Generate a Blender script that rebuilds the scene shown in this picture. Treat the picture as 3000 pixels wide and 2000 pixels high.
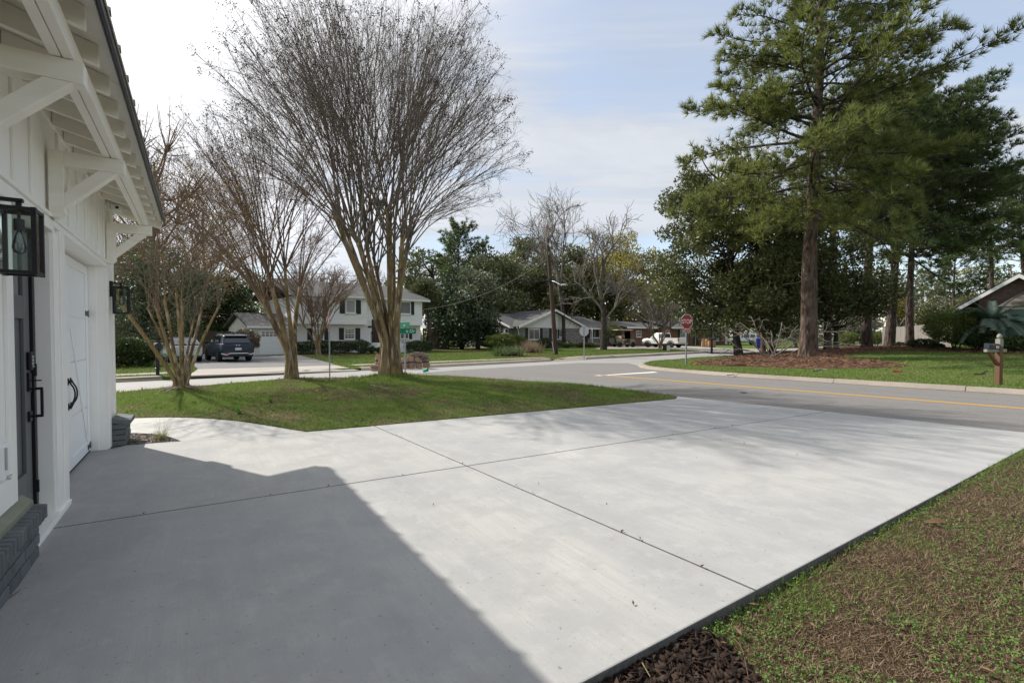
import bpy, math, random
import numpy as np
from mathutils import Vector, Matrix
from mathutils.geometry import delaunay_2d_cdt

for _o in list(bpy.data.objects):
    bpy.data.objects.remove(_o)
SC = bpy.context.scene
COL = SC.collection
rnd = random.Random(11)
rng = np.random.default_rng(11)
R = math.radians

# ------------------------------------------------------------------ camera
F = 1425.0                     # focal length in photograph pixels (3000 wide)
PY = 1015.0                    # principal row (slightly shifted lens)
PITCH = R(1.3)
EYE = 1.53
cam = bpy.data.cameras.new('camera')
cam.sensor_width = 36.0
cam.lens = F / 3000.0 * 36.0
cam.shift_y = (PY - 1000.0) / 3000.0
cam.clip_start = 0.05
cam.clip_end = 2000.0
camo = bpy.data.objects.new('camera', cam)
COL.objects.link(camo)
camo.location = (0, 0, EYE)
camo.rotation_euler = (R(90) - PITCH, 0, 0)
SC.camera = camo

# ------------------------------------------------------------------ light
SUN_EL = R(42.0)
SUN_H = Vector((-0.8658, 0.4996, 0.0)).normalized()
SUN_DIR = Vector((SUN_H.x * math.cos(SUN_EL), SUN_H.y * math.cos(SUN_EL), math.sin(SUN_EL)))
sun = bpy.data.lights.new('sun', 'SUN')
sun.energy = 2.95
sun.angle = R(0.7)
sun.color = (1.0, 0.95, 0.87)
suno = bpy.data.objects.new('sun', sun)
COL.objects.link(suno)
suno.rotation_euler = SUN_DIR.to_track_quat('Z', 'Y').to_euler()
suno.location = (-20, 10, 30)

W = bpy.data.worlds.new('World')
SC.world = W
W.use_nodes = True


def build_world():
    nt = W.node_tree
    N, L = nt.nodes, nt.links
    N.clear()
    out = N.new('ShaderNodeOutputWorld')
    bg = N.new('ShaderNodeBackground')
    bg.inputs['Strength'].default_value = 0.15
    L.new(bg.outputs[0], out.inputs[0])
    sky = N.new('ShaderNodeTexSky')
    sky.sky_type = 'NISHITA'
    sky.sun_disc = False
    sky.sun_elevation = SUN_EL
    sky.sun_rotation = math.atan2(SUN_H.x, SUN_H.y)
    sky.altitude = 10
    sky.air_density = 1.25
    sky.dust_density = 0.3
    sky.ozone_density = 3.0

    def math_(op, a, b=None, clamp=False):
        n = N.new('ShaderNodeMath')
        n.operation = op
        n.use_clamp = clamp
        for i, v in enumerate((a, b)):
            if v is None:
                continue
            if isinstance(v, (int, float)):
                n.inputs[i].default_value = v
            else:
                L.new(v, n.inputs[i])
        return n.outputs[0]
    tc = N.new('ShaderNodeTexCoord')
    d = tc.outputs['Generated']
    sep = N.new('ShaderNodeSeparateXYZ')
    L.new(d, sep.inputs[0])
    zz = math_('ADD', math_('MAXIMUM', sep.outputs[2], 0.0), 0.14)
    cmb = N.new('ShaderNodeCombineXYZ')
    L.new(math_('DIVIDE', sep.outputs[0], zz), cmb.inputs[0])
    L.new(math_('DIVIDE', sep.outputs[1], zz), cmb.inputs[1])
    mp = N.new('ShaderNodeMapping')
    mp.inputs['Rotation'].default_value = (0, 0, R(-28))
    mp.inputs['Scale'].default_value = (0.34, 1.05, 1)
    L.new(cmb.outputs[0], mp.inputs['Vector'])

    def noise(vec, sc, det, rough, dist=0.0):
        n = N.new('ShaderNodeTexNoise')
        n.inputs['Scale'].default_value = sc
        n.inputs['Detail'].default_value = det
        n.inputs['Roughness'].default_value = rough
        n.inputs['Distortion'].default_value = dist
        L.new(vec, n.inputs['Vector'])
        return n.outputs[0]

    def rng_(v, a, b, c, e):
        m = N.new('ShaderNodeMapRange')
        m.interpolation_type = 'SMOOTHSTEP'
        for i, q in zip((1, 2, 3, 4), (a, b, c, e)):
            m.inputs[i].default_value = q
        L.new(v, m.inputs[0])
        return m.outputs[0]
    n1 = noise(mp.outputs[0], 1.3, 7, 0.6, 0.7)
    n2 = noise(cmb.outputs[0], 0.45, 4, 0.5, 0.3)
    streak = rng_(n1, 0.38, 0.62, 0.0, 1.0)
    big = rng_(n2, 0.32, 0.66, 0.0, 1.0)
    dot = N.new('ShaderNodeVectorMath')
    dot.operation = 'DOT_PRODUCT'
    L.new(d, dot.inputs[0])
    dot.inputs[1].default_value = SUN_DIR
    cs = math_('MAXIMUM', dot.outputs['Value'], 0.0)
    glow = rng_(cs, 0.52, 1.0, 0.0, 1.0)                 # thin cloud forward-scatters around the sun
    mask = math_('ADD', math_('MULTIPLY', streak, 0.34), math_('MULTIPLY', big, 0.30))
    mask = math_('ADD', mask, 0.54)
    lowblue = rng_(sep.outputs[2], 0.0, 0.16, 0.66, 1.0)   # the cloud sheet thins out near the horizon away from the sun
    mask = math_('MULTIPLY', mask, lowblue)
    mask = math_('ADD', mask, math_('MULTIPLY', glow, 0.75), clamp=True)
    bright = math_('MULTIPLY', math_('ADD', math_('MULTIPLY', streak, .34), .84), math_('ADD', math_('MULTIPLY', glow, 2.3), 2.22))
    cc = N.new('ShaderNodeCombineColor')
    warm = math_('MULTIPLY', glow, 1.0)
    L.new(math_('MULTIPLY', bright, math_('ADD', math_('MULTIPLY', warm, .08), .92)), cc.inputs[0])
    L.new(math_('MULTIPLY', bright, math_('ADD', math_('MULTIPLY', warm, .03), .97)), cc.inputs[1])
    L.new(math_('MULTIPLY', bright, math_('ADD', math_('MULTIPLY', warm, -.04), 1.06)), cc.inputs[2])
    mx = N.new('ShaderNodeMix')
    mx.data_type = 'RGBA'
    L.new(mask, mx.inputs[0])
    L.new(sky.outputs[0], mx.inputs[6])
    L.new(cc.outputs[0], mx.inputs[7])
    L.new(mx.outputs[2], bg.inputs['Color'])


build_world()
SC.view_settings.view_transform = 'Standard'
SC.view_settings.look = 'None'
SC.view_settings.exposure = 1.04
SC.view_settings.gamma = 1.0
SC.view_settings.use_curve_mapping = False
SC.render.engine = 'CYCLES'
SC.cycles.max_bounces = 8
SC.cycles.diffuse_bounces = 6
SC.cycles.transparent_max_bounces = 8
SC.cycles.sample_clamp_indirect = 6.0
SC.cycles.use_denoising = True

# ------------------------------------------------------------------ measuring the place
_cp, _sp = math.cos(PITCH), math.sin(PITCH)


def ray(u, v):
    a = (u - 1500) / F
    b = -(v - PY) / F
    return np.array([a, _cp + b * _sp, -_sp + b * _cp])


_C = np.array([0.0, 0.0, EYE])


def G(u, v, z=0.0):
    d = ray(u, v)
    return _C + d * ((z - EYE) / d[2])


def GT(u, v, hf):
    z = 0.1
    for _ in range(12):
        p = G(u, v, z)
        z = 0.5 * z + 0.5 * hf(p[0], p[1])
    p = G(u, v, z)
    return np.array([p[0], p[1], hf(p[0], p[1])])


def at(u, v, Y):
    """the point at forward distance Y seen at photograph pixel (u, v)"""
    d = ray(u, v)
    return _C + d * (Y / d[1])


def on_plane(u, v, nrm, c):
    d = ray(u, v)
    n = np.array([nrm[0], nrm[1], 0.0])
    return _C + d * (c / (d @ n))


def sm(t):
    t = np.clip(t, 0.0, 1.0)
    return t * t * (3 - 2 * t)


# house frame: s along the garage wall (away from us), n outward (towards the drive)
DS = np.array([-0.5437, 0.8393, 0.0])
DN = np.array([0.8393, 0.5437, 0.0])
UP = np.array([0.0, 0.0, 1.0])
# street frame: e along the cross street (to the right), m away from us; r along the side road (towards us)
E_ = np.array([0.748, 0.663, 0.0])
M_ = np.array([-0.663, 0.748, 0.0])
RR = np.array([0.645, -0.765, 0.0])
RQ = np.array([0.765, 0.645, 0.0])


class Fr:
    """a local frame; call it with (x, y, z) for a world point"""

    def __init__(s, o, ex, ey, ez=UP, k=1.0):
        s.o = np.array(o, float)
        s.ex, s.ey, s.ez = (np.array(q, float) * k for q in (ex, ey, ez))

    def __call__(s, x, y, z):
        return s.o + s.ex * x + s.ey * y + s.ez * z


HS = Fr((0, 0, 0), DS, DN)
WORLD = Fr((0, 0, 0), (1, 0, 0), (0, 1, 0))


def turned(o, ang, k=1.0, tilt=None):
    c, s = math.cos(ang), math.sin(ang)
    return Fr(o, (c, s, 0), (-s, c, 0), UP, k)


def facing(o, fwd, k=1.0):
    """frame whose +x points along fwd"""
    f = np.array([fwd[0], fwd[1], 0.0])
    f /= np.linalg.norm(f)
    return Fr(o, f, (-f[1], f[0], 0), UP, k)


# ------------------------------------------------------------------ materials
def M(name, col, rough=0.75, layers=(), bump=(), metal=0.0, spec=0.4, isl=None, transl=0.0, coat=0.0, vec=None, alpha=1.0,
      trans=0.0, orand=None):
    """procedural material. layers: (kind, scale, lo, hi, colour, amount); bump: (kind, scale, strength); isl: (colour, amount) per loose piece"""
    m = bpy.data.materials.new(name)
    m.use_nodes = True
    nt = m.node_tree
    N, L = nt.nodes, nt.links
    b = N['Principled BSDF']
    b.inputs['Roughness'].default_value = rough
    b.inputs['Metallic'].default_value = metal
    b.inputs['Specular IOR Level'].default_value = spec
    b.inputs['Coat Weight'].default_value = coat
    if trans:
        b.inputs['Transmission Weight'].default_value = trans
    if alpha < 1:
        b.inputs['Alpha'].default_value = alpha
    src = None

    def coords(sc):
        nonlocal src
        if src is None:
            src = N.new('ShaderNodeTexCoord').outputs['Object']
        if vec is not None:          # (axis, ) planar coords: (dot(P, axis), z, 0)
            dn = N.new('ShaderNodeVectorMath')
            dn.operation = 'DOT_PRODUCT'
            L.new(src, dn.inputs[0])
            dn.inputs[1].default_value = vec
            sp = N.new('ShaderNodeSeparateXYZ')
            L.new(src, sp.inputs[0])
            cb = N.new('ShaderNodeCombineXYZ')
            L.new(dn.outputs['Value'], cb.inputs[0])
            L.new(sp.outputs[2], cb.inputs[1])
            base = cb.outputs[0]
        else:
            base = src
        if isinstance(sc, (tuple, list)):
            mp = N.new('ShaderNodeMapping')
            if len(sc) == 4:
                mp.inputs['Rotation'].default_value = (0, 0, sc[3])
            mp.inputs['Scale'].default_value = sc[:3]
            if len(sc) == 4:        # rotate first, then stretch
                mp2 = N.new('ShaderNodeMapping')
                mp2.inputs['Rotation'].default_value = (0, 0, sc[3])
                L.new(base, mp2.inputs[0])
                mp.inputs['Rotation'].default_value = (0, 0, 0)
                L.new(mp2.outputs[0], mp.inputs[0])
            else:
                L.new(base, mp.inputs[0])
            return mp.outputs[0], 1.0
        return base, sc

    def tex(kind, sc):
        v, s = coords(sc)
        if kind.startswith('noise'):
            t = N.new('ShaderNodeTexNoise')
            t.inputs['Detail'].default_value = 8.0 if kind == 'noise' else 2.0
            t.inputs['Roughness'].default_value = 0.62
            t.inputs['Scale'].default_value = s
            L.new(v, t.inputs['Vector'])
            return t.outputs[0]
        if kind == 'voronoi':
            t = N.new('ShaderNodeTexVoronoi')
            t.inputs['Scale'].default_value = s
            L.new(v, t.inputs['Vector'])
            return t.outputs['Distance']
        if kind == 'cell':
            t = N.new('ShaderNodeTexVoronoi')
            t.inputs['Scale'].default_value = s
            L.new(v, t.inputs['Vector'])
            sx = N.new('ShaderNodeSeparateColor')
            L.new(t.outputs['Color'], sx.inputs[0])
            return sx.outputs[0]
        if kind == 'wave':
            t = N.new('ShaderNodeTexWave')
            t.inputs['Scale'].default_value = s
            t.inputs['Distortion'].default_value = 1.5
            t.inputs['Detail'].default_value = 3.0
            L.new(v, t.inputs['Vector'])
            return t.outputs['Fac']
        if kind in ('brickfac', 'brickcol'):
            t = N.new('ShaderNodeTexBrick')
            t.inputs['Scale'].default_value = 1.0
            t.inputs['Brick Width'].default_value = s[0] if isinstance(s, tuple) else 0.215
            t.inputs['Row Height'].default_value = 0.076
            t.inputs['Mortar Size'].default_value = 0.007
            t.inputs['Mortar Smooth'].default_value = 0.2
            t.inputs['Color1'].default_value = (0, 0, 0, 1)
            t.inputs['Color2'].default_value = (1, 1, 1, 1)
            t.inputs['Mortar'].default_value = (.5, .5, .5, 1)
            L.new(v, t.inputs['Vector'])
            return t.outputs['Fac'] if kind == 'brickfac' else t.outputs['Color']

    cur = N.new('ShaderNodeRGB').outputs[0]
    cur.default_value = (*col, 1)

    def mix(fac, c2):
        nonlocal cur
        x = N.new('ShaderNodeMix')
        x.data_type = 'RGBA'
        L.new(fac, x.inputs[0])
        L.new(cur, x.inputs[6])
        x.inputs[7].default_value = (*c2, 1)
        cur = x.outputs[2]
    for kind, sc, lo, hi, c2, amt in layers:
        mr = N.new('ShaderNodeMapRange')
        mr.inputs[1].default_value = lo
        mr.inputs[2].default_value = hi
        mr.inputs[4].default_value = amt
        L.new(tex(kind, sc), mr.inputs[0])
        mix(mr.outputs[0], c2)
    if isl:
        g = N.new('ShaderNodeNewGeometry')
        for k, (c2, amt) in enumerate(isl if isinstance(isl[0][0], (tuple, list)) else [isl]):
            mr = N.new('ShaderNodeMapRange')
            v = g.outputs['Random Per Island']
            if k:
                f1 = N.new('ShaderNodeMath')
                f1.operation = 'MULTIPLY'
                f1.inputs[1].default_value = 7.31 * k
                L.new(v, f1.inputs[0])
                f2 = N.new('ShaderNodeMath')
                f2.operation = 'FRACT'
                L.new(f1.outputs[0], f2.inputs[0])
                v = f2.outputs[0]
                mr.inputs[1].default_value = 0.62
            mr.inputs[4].default_value = amt
            L.new(v, mr.inputs[0])
            mix(mr.outputs[0], c2)
    if orand:
        mr = N.new('ShaderNodeMapRange')
        mr.inputs[4].default_value = orand[1]
        L.new(N.new('ShaderNodeObjectInfo').outputs['Random'], mr.inputs[0])
        mix(mr.outputs[0], orand[0])
    L.new(cur, b.inputs['Base Color'])
    prev = None
    for kind, sc, st in bump:
        bp = N.new('ShaderNodeBump')
        bp.inputs['Strength'].default_value = min(1.0, st[0] if isinstance(st, tuple) else st)
        bp.inputs['Distance'].default_value = st[1] if isinstance(st, tuple) else 0.02
        L.new(tex(kind, sc), bp.inputs['Height'])
        if prev is not None:
            L.new(prev, bp.inputs['Normal'])
        prev = bp.outputs[0]
    if prev is not None:
        L.new(prev, b.inputs['Normal'])
    if transl:
        tb = N.new('ShaderNodeBsdfTranslucent')
        L.new(cur, tb.inputs['Color'])
        ms = N.new('ShaderNodeMixShader')
        ms.inputs[0].default_value = transl
        L.new(b.outputs[0], ms.inputs[1])
        L.new(tb.outputs[0], ms.inputs[2])
        L.new(ms.outputs[0], N['Material Output'].inputs['Surface'])
    return m


ANG_B = math.atan2(DS[1], DS[0])      # broom strokes on the drive run along its cross joints
m = {}
m['paint'] = M('white_paint', (.90, .885, .84), .5, [('noise', 3.0, .45, .8, (.76, .73, .67), .35)], [('noise', 60, (.15, .004))])
m['cream'] = M('cream_timber_paint', (.88, .845, .76), .55, [('noise', (2, 2, 14), .4, .8, (.72, .67, .57), .5), ('noise', 40, .62, .75, (.6, .55, .45), .35)], [('noise', (8, 8, 60), (.25, .004))])
m['garagewhite'] = M('garage_door_paint', (.88, .89, .90), .38, [('noise', 2, .5, .8, (.78, .79, .8), .3)])
m['soffit'] = M('soffit_panel', (.78, .75, .68), .6, [('noise', 6, .4, .75, (.68, .64, .56), .5)], [('noise', 30, (.2, .004))])
m['black'] = M('black_metal', (.012, .012, .014), .42, [('noise', 30, .5, .8, (.03, .03, .032), .5)], metal=0.3)
m['roofmetal'] = M('dark_roof_metal', (.03, .034, .042), .38, [('noise', 5, .4, .8, (.06, .065, .075), .5)], metal=.55)
m['dripedge'] = M('drip_edge_sun_tan', (.36, .30, .19), .4, [('noise', 18, .4, .7, (.16, .13, .08), .8)], metal=.5)  # sunlight reflected off the drip edge, put into its tan colour
m['doorgrey'] = M('charcoal_door_paint', (.125, .130, .130), .45, [('noise', 8, .4, .8, (.11, .113, .112), .5)])
m['brickpaint'] = M('painted_grey_brick', (.085, .095, .10), .7, [('noise', 14, .42, .75, (.16, .175, .18), .7), ('noise', 70, .55, .75, (.04, .045, .05), .6)], [('noise', 60, (.6, .008))], orand=((.15, .165, .17), .8))
m['mortar'] = M('dark_mortar', (.03, .033, .036), .9)
m['concrete'] = M('driveway_concrete', (.385, .38, .365), .72,
                  [('noise', (.22, 1.5, 1, -ANG_B), .38, .72, (.26, .264, .268), .85), ('noise', .45, .44, .60, (.47, .452, .41), .6), ('noise', 2.2, .46, .60, (.285, .285, .28), .55), ('noise', 6.0, .54, .64, (.44, .43, .41), .4),
                   ('noise', (.6, 9, 1, -ANG_B), .45, .72, (.32, .316, .308), .45), ('noise', (4, 150, 1, -ANG_B), .45, .7, (.31, .31, .305), .5), ('noise', (.7, 26, 1, -ANG_B), .46, .64, (.335, .33, .322), .55), ('noise', (.9, 2.6, 1, -ANG_B), .60, .74, (.50, .505, .51), .35), ('noise', 90, .5, .75, (.27, .27, .265), .5),
                   ('noise', 1.7, .62, .72, (.43, .41, .37), .35), ('voronoi', 5, .06, .0, (.09, .08, .07), .8), ('noise2', 34, .66, .72, (.17, .16, .15), .7)],
                  [('noise', (3, 160, 3, -ANG_B), (.35, .004)), ('noise', 200, (.3, .003))], spec=.35)
m['walk'] = M('pale_walk_concrete', (.385, .38, .362), .72, [('noise', .8, .4, .7, (.40, .39, .37), .5), ('noise', 120, .5, .8, (.33, .33, .32), .4)], [('noise', 200, (.3, .003))])
m['slabedge'] = M('concrete_bed', (.06, .057, .05), .95, [('noise', 25, .4, .7, (.12, .11, .09), .6)])
m['oldconcrete'] = M('old_tan_concrete', (.29, .25, .205), .85, [('noise', .9, .4, .66, (.20, .17, .135), .7), ('noise', 12, .5, .75, (.36, .32, .27), .4), ('noise', 60, .55, .7, (.25, .23, .2), .4)], [('noise', 50, (.5, .01))])
m['apron'] = M('apron_concrete', (.34, .31, .275), .8, [('noise', .5, .4, .66, (.27, .235, .19), .7), ('noise', 30, .5, .75, (.40, .37, .34), .4)], [('noise', 60, (.3, .005))])
m['asphalt'] = M('worn_asphalt', (.165, .155, .146), .85, [('noise', .35, .4, .7, (.145, .138, .132), .6), ('noise', (.12, 2.2, 1, -math.atan2(RR[1], RR[0])), .45, .66, (.20, .19, .18), .6), ('noise', 55, .48, .68, (.27, .26, .245), .7), ('noise', 75, .52, .70, (.06, .058, .055), .7)], [('noise', 160, (.6, .006))], spec=.3)
m['street'] = M('pale_street_asphalt', (.255, .245, .235), .72, [('noise', .3, .4, .7, (.26, .25, .24), .6), ('noise', (.12, 2.0, 1, -math.atan2(E_[1], E_[0])), .45, .7, (.35, .34, .33), .5), ('noise', 120, .45, .75, (.40, .39, .37), .6)], [('noise', 120, (.5, .006))], spec=.4)
m['drivetar'] = M('grey_blacktop', (.13, .128, .125), .85, [('noise', .6, .4, .7, (.18, .175, .165), .6), ('noise', 90, .5, .75, (.22, .21, .2), .5)], [('noise', 90, (.5, .006))])
m['yellow'] = M('yellow_road_paint', (.55, .31, .055), .7, [('noise', 14, .5, .75, (.28, .22, .15), .6), ('noise', 90, .55, .7, (.2, .19, .17), .6)])
m['whiteline'] = M('white_road_paint', (.72, .70, .66), .7, [('noise', 10, .5, .75, (.5, .48, .45), .6), ('noise', 70, .58, .7, (.3, .29, .27), .6)])
GRASS_LAYERS = [('noise', .55, .40, .66, (.075, .095, .022), .8), ('noise', 1.6, .48, .66, (.20, .145, .075), .85), ('noise', 26, .42, .7, (.03, .045, .01), .75), ('noise', 90, .5, .75, (.14, .15, .05), .5)]
m['lawn'] = M('lawn_soil', (.09, .145, .028), .95, GRASS_LAYERS, [('noise', 40, (.9, .03))], spec=.1)
m['lawnfar'] = M('mown_lawn', (.088, .15, .028), .95, [('noise', .35, .40, .66, (.11, .12, .035), .7), ('noise', 1.1, .55, .72, (.17, .13, .065), .6), ('noise', 18, .42, .7, (.035, .055, .012), .6)], [('noise', 30, (.9, .04))], spec=.1)
m['dry'] = M('dry_lawn_soil', (.060, .041, .026), .95, [('noise', 1.2, .42, .66, (.06, .05, .025), .7), ('noise', 22, .42, .7, (.12, .088, .055), .6), ('noise', 70, .5, .75, (.03, .025, .016), .7)], [('noise', 60, (.9, .03))], spec=.1)
m['ground'] = M('far_ground', (.06, .07, .03), .95, [('noise', .08, .4, .7, (.10, .09, .05), .6)], spec=.1)
m['mulch'] = M('pine_straw_bed', (.155, .085, .052), .95, [('noise', .8, .4, .7, (.11, .06, .04), .7), ('noise', (30, 30, 30), .42, .72, (.05, .03, .022), .8), ('noise', 45, .58, .75, (.28, .17, .10), .7)], [('noise', 35, (1.0, .05))], spec=.1)
m['straw'] = M('pine_straw', (.20, .105, .06), .9, isl=[((.08, .045, .03), .9), ((.36, .24, .15), .8)])
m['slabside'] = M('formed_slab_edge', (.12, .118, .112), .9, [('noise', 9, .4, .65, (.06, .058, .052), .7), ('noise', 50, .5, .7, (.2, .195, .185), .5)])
m['soil'] = M('dark_bark_soil', (.03, .023, .02), .95, [('noise', 40, .4, .7, (.06, .047, .04), .7)], [('noise', 50, (1, .03))])
m['chip'] = M('bark_chip', (.024, .015, .011), .9, isl=[((.062, .042, .032), .9), ((.006, .0045, .004), .8)], spec=.12)
m['chippale'] = M('weathered_bark_chip', (.15, .115, .10), .85, isl=[((.38, .32, .29), .9), ((.05, .035, .03), .8)])
m['blade'] = M('grass_blade', (.135, .235, .034), .7, isl=[((.20, .27, .06), .9), ((.30, .25, .11), .55)], transl=.35, spec=.25)
m['bladefar'] = M('verge_grass_blade', (.105, .18, .032), .7, isl=[((.17, .215, .055), .9), ((.30, .25, .12), .5)], transl=.35, spec=.25)
m['bladedry'] = M('dead_grass_blade', (.235, .165, .10), .8, isl=[((.09, .06, .035), .9), ((.34, .26, .17), .8)], transl=.2, spec=.2)
m['clover'] = M('clover_leaf', (.10, .20, .035), .6, isl=((.17, .29, .07), 1.0), transl=.35, spec=.3)
m['leaflitter'] = M('fallen_leaf', (.23, .135, .075), .7, isl=[((.12, .06, .03), .9), ((.36, .26, .16), .8)], transl=.2)
m['myrtlebark'] = M('crape_myrtle_bark', (.25, .18, .10), .85, [('noise', (4, 4, .8), .44, .56, (.105, .070, .040), .9), ('noise', (7, 7, 1.1), .52, .62, (.42, .35, .25), .85), ('noise', 2.0, .5, .62, (.20, .16, .05), .75), ('noise', (22, 22, 5), .56, .7, (.08, .055, .035), .6)], [('noise', (26, 26, 3), (.8, .03))], spec=.2)
m['twig'] = M('bare_twig_bark', (.145, .12, .102), .9, [('noise', .7, .45, .7, (.19, .145, .10), .6)], isl=((.23, .195, .165), .7), spec=.1)
m['twigwarm'] = M('warm_twig_bark', (.15, .10, .072), .9, isl=((.25, .185, .14), .8), spec=.1)
m['twigpale'] = M('pale_twig_bark', (.14, .12, .10), .85, isl=((.24, .21, .18), .8), spec=.15)
m['pod'] = M('dry_seed_pod', (.035, .030, .030), .8, isl=((.075, .055, .045), 1.0))
m['budleaf'] = M('young_yellow_leaf', (.36, .235, .045), .6, isl=((.22, .19, .05), 1.0), transl=.4)
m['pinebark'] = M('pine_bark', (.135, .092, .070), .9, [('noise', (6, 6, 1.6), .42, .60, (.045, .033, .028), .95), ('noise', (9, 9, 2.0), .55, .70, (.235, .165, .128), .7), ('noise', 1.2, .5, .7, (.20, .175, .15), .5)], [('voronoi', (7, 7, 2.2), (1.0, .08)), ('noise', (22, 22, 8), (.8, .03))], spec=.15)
m['darkpine'] = M('dark_pine_bark', (.10, .078, .066), .9, [('noise', (6, 6, 1.6), .42, .62, (.038, .028, .024), .9), ('noise', (9, 9, 2.0), .55, .72, (.20, .15, .125), .7)], [('voronoi', (7, 7, 2.2), (1.0, .08))], spec=.15)  # darker, greyer brown bark of the pines behind
m['darkbark'] = M('dark_bark', (.075, .062, .052), .9, [('noise', (8, 8, 2), .42, .66, (.03, .025, .022), .8), ('noise', 4, .55, .72, (.17, .16, .14), .6)], [('noise', (25, 25, 6), (.9, .04))], spec=.15)
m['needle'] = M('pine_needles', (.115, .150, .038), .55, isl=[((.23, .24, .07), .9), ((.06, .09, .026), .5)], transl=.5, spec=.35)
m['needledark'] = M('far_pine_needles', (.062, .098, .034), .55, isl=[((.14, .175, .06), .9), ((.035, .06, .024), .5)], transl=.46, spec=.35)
m['cone'] = M('pine_cone', (.075, .045, .030), .85)
m['magleaf'] = M('magnolia_leaf', (.070, .092, .030), .5, isl=[((.15, .165, .06), .9), ((.16, .10, .035), .35)], transl=.2, spec=.35)
m['oakleaf'] = M('live_oak_leaf', (.095, .112, .040), .5, isl=[((.18, .19, .075), .9), ((.025, .035, .016), .6)], transl=.22, spec=.45)
m['springleaf'] = M('spring_oak_leaf', (.25, .225, .055), .5, isl=[((.32, .28, .08), .9), ((.14, .14, .04), .5)], transl=.5, spec=.3)
m['greyleaf'] = M('grey_green_leaf', (.10, .125, .065), .5, isl=[((.19, .22, .13), .9), ((.05, .07, .03), .6)], transl=.25, spec=.45)
m['rustleaf'] = M('bronze_spring_leaf', (.20, .13, .065), .6, isl=[((.33, .24, .09), .9), ((.20, .14, .10), .6)], transl=.4)
m['conifer'] = M('dark_cedar_foliage', (.032, .058, .026), .6, isl=[((.065, .10, .045), .9), ((.012, .024, .013), .6)], transl=.15, spec=.3)
m['hedgeleaf'] = M('clipped_hedge_leaf', (.038, .066, .018), .42, isl=[((.085, .120, .032), .9), ((.018, .034, .011), .6)], transl=.2, spec=.5)
m['yellowhedge'] = M('lime_hedge_leaf', (.085, .125, .022), .45, isl=[((.19, .22, .045), .9), ((.03, .055, .014), .6)], transl=.3, spec=.45)
m['redtip'] = M('red_tip_leaf', (.10, .10, .05), .45, isl=[((.20, .17, .12), .9), ((.20, .05, .04), .8)], transl=.2, spec=.5)
m['palmleaf'] = M('palm_frond', (.075, .115, .085), .5, isl=((.13, .175, .125), .9), transl=.2, spec=.4)
m['tuftleaf'] = M('straw_grass', (.26, .245, .10), .7, isl=[((.38, .35, .19), .9), ((.12, .15, .05), .6)], transl=.35)
m['liriope'] = M('strap_leaf', (.06, .10, .026), .5, isl=((.15, .20, .08), .9), transl=.25, spec=.4)
m['browntuft'] = M('brown_ornamental_grass', (.22, .16, .10), .8, isl=((.33, .25, .17), .9), transl=.3)
m['housewhite'] = M('painted_white_siding', (.86, .86, .84), .6, [('noise', .8, .45, .75, (.70, .70, .67), .5)])
m['brickwhite'] = M('painted_white_brick', (.85, .84, .81), .75, [('brickfac', 1.0, .3, .9, (.50, .49, .47), .8), ('noise', 1.1, .45, .75, (.70, .68, .64), .5)], [('brickfac', 1.0, (.6, .01))], vec=tuple(E_))
m['brickgrey'] = M('whitewashed_brick', (.30, .285, .27), .85, [('brickcol', 1.0, .2, .9, (.10, .095, .092), .9), ('noise', 7, .50, .64, (.52, .50, .48), .75), ('brickfac', 1.0, .3, .9, (.36, .35, .335), .8)], [('brickfac', 1.0, (.6, .01))], vec=tuple(E_))
m['brickgreyend'] = M('whitewashed_end_brick', (.30, .285, .27), .85, [('brickcol', 1.0, .2, .9, (.10, .095, .092), .9), ('noise', 7, .50, .64, (.52, .50, .48), .75), ('brickfac', 1.0, .3, .9, (.36, .35, .335), .8)], [('brickfac', 1.0, (.6, .01))], vec=tuple(M_))
m['brickred'] = M('red_brick', (.20, .088, .062), .85, [('brickcol', 1.0, .2, .9, (.125, .055, .042), .8), ('noise', 5, .45, .7, (.27, .135, .10), .5), ('brickfac', 1.0, .3, .9, (.27, .23, .20), .75)], [('brickfac', 1.0, (.6, .01))], vec=tuple(E_))
m['brickdark'] = M('dark_red_brick', (.13, .078, .064), .85, [('brickcol', 1.0, .2, .9, (.105, .05, .045), .85), ('noise', 5, .45, .7, (.27, .16, .13), .5), ('brickfac', 1.0, .3, .9, (.22, .20, .18), .75)], [('brickfac', 1.0, (.6, .01))], vec=tuple(RR))
m['shingle'] = M('asphalt_shingle', (.075, .072, .072), .9, [('brickcol', (.9, .5, 1), .2, .9, (.045, .044, .046), .8), ('noise', 3, .45, .7, (.12, .115, .11), .5), ('noise', 80, .5, .75, (.15, .145, .14), .5)], [('noise', 50, (.6, .02))])
m['shinglebrown'] = M('brown_shingle', (.12, .10, .085), .9, [('noise', 3, .45, .7, (.17, .145, .12), .5), ('noise', 60, .5, .75, (.2, .18, .15), .5)], [('noise', 50, (.6, .02))])
m['shutter'] = M('black_shutter', (.022, .023, .026), .55)
m['trimwhite'] = M('white_trim', (.80, .80, .78), .5, [('noise', 2, .5, .8, (.7, .7, .67), .4)])
m['glass'] = M('window_glass', (.035, .042, .046), .06, spec=.8, coat=.3)
m['glassgrey'] = M('curtained_window', (.19, .20, .205), .12, [('noise', (3, 3, .4), .4, .7, (.28, .29, .29), .6)], spec=.7)
m['blinds'] = M('green_blinds_glass', (.075, .135, .115), .15, [('wave', (.01, .01, 9), .3, .7, (.13, .20, .175), .8)], spec=.7)


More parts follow.
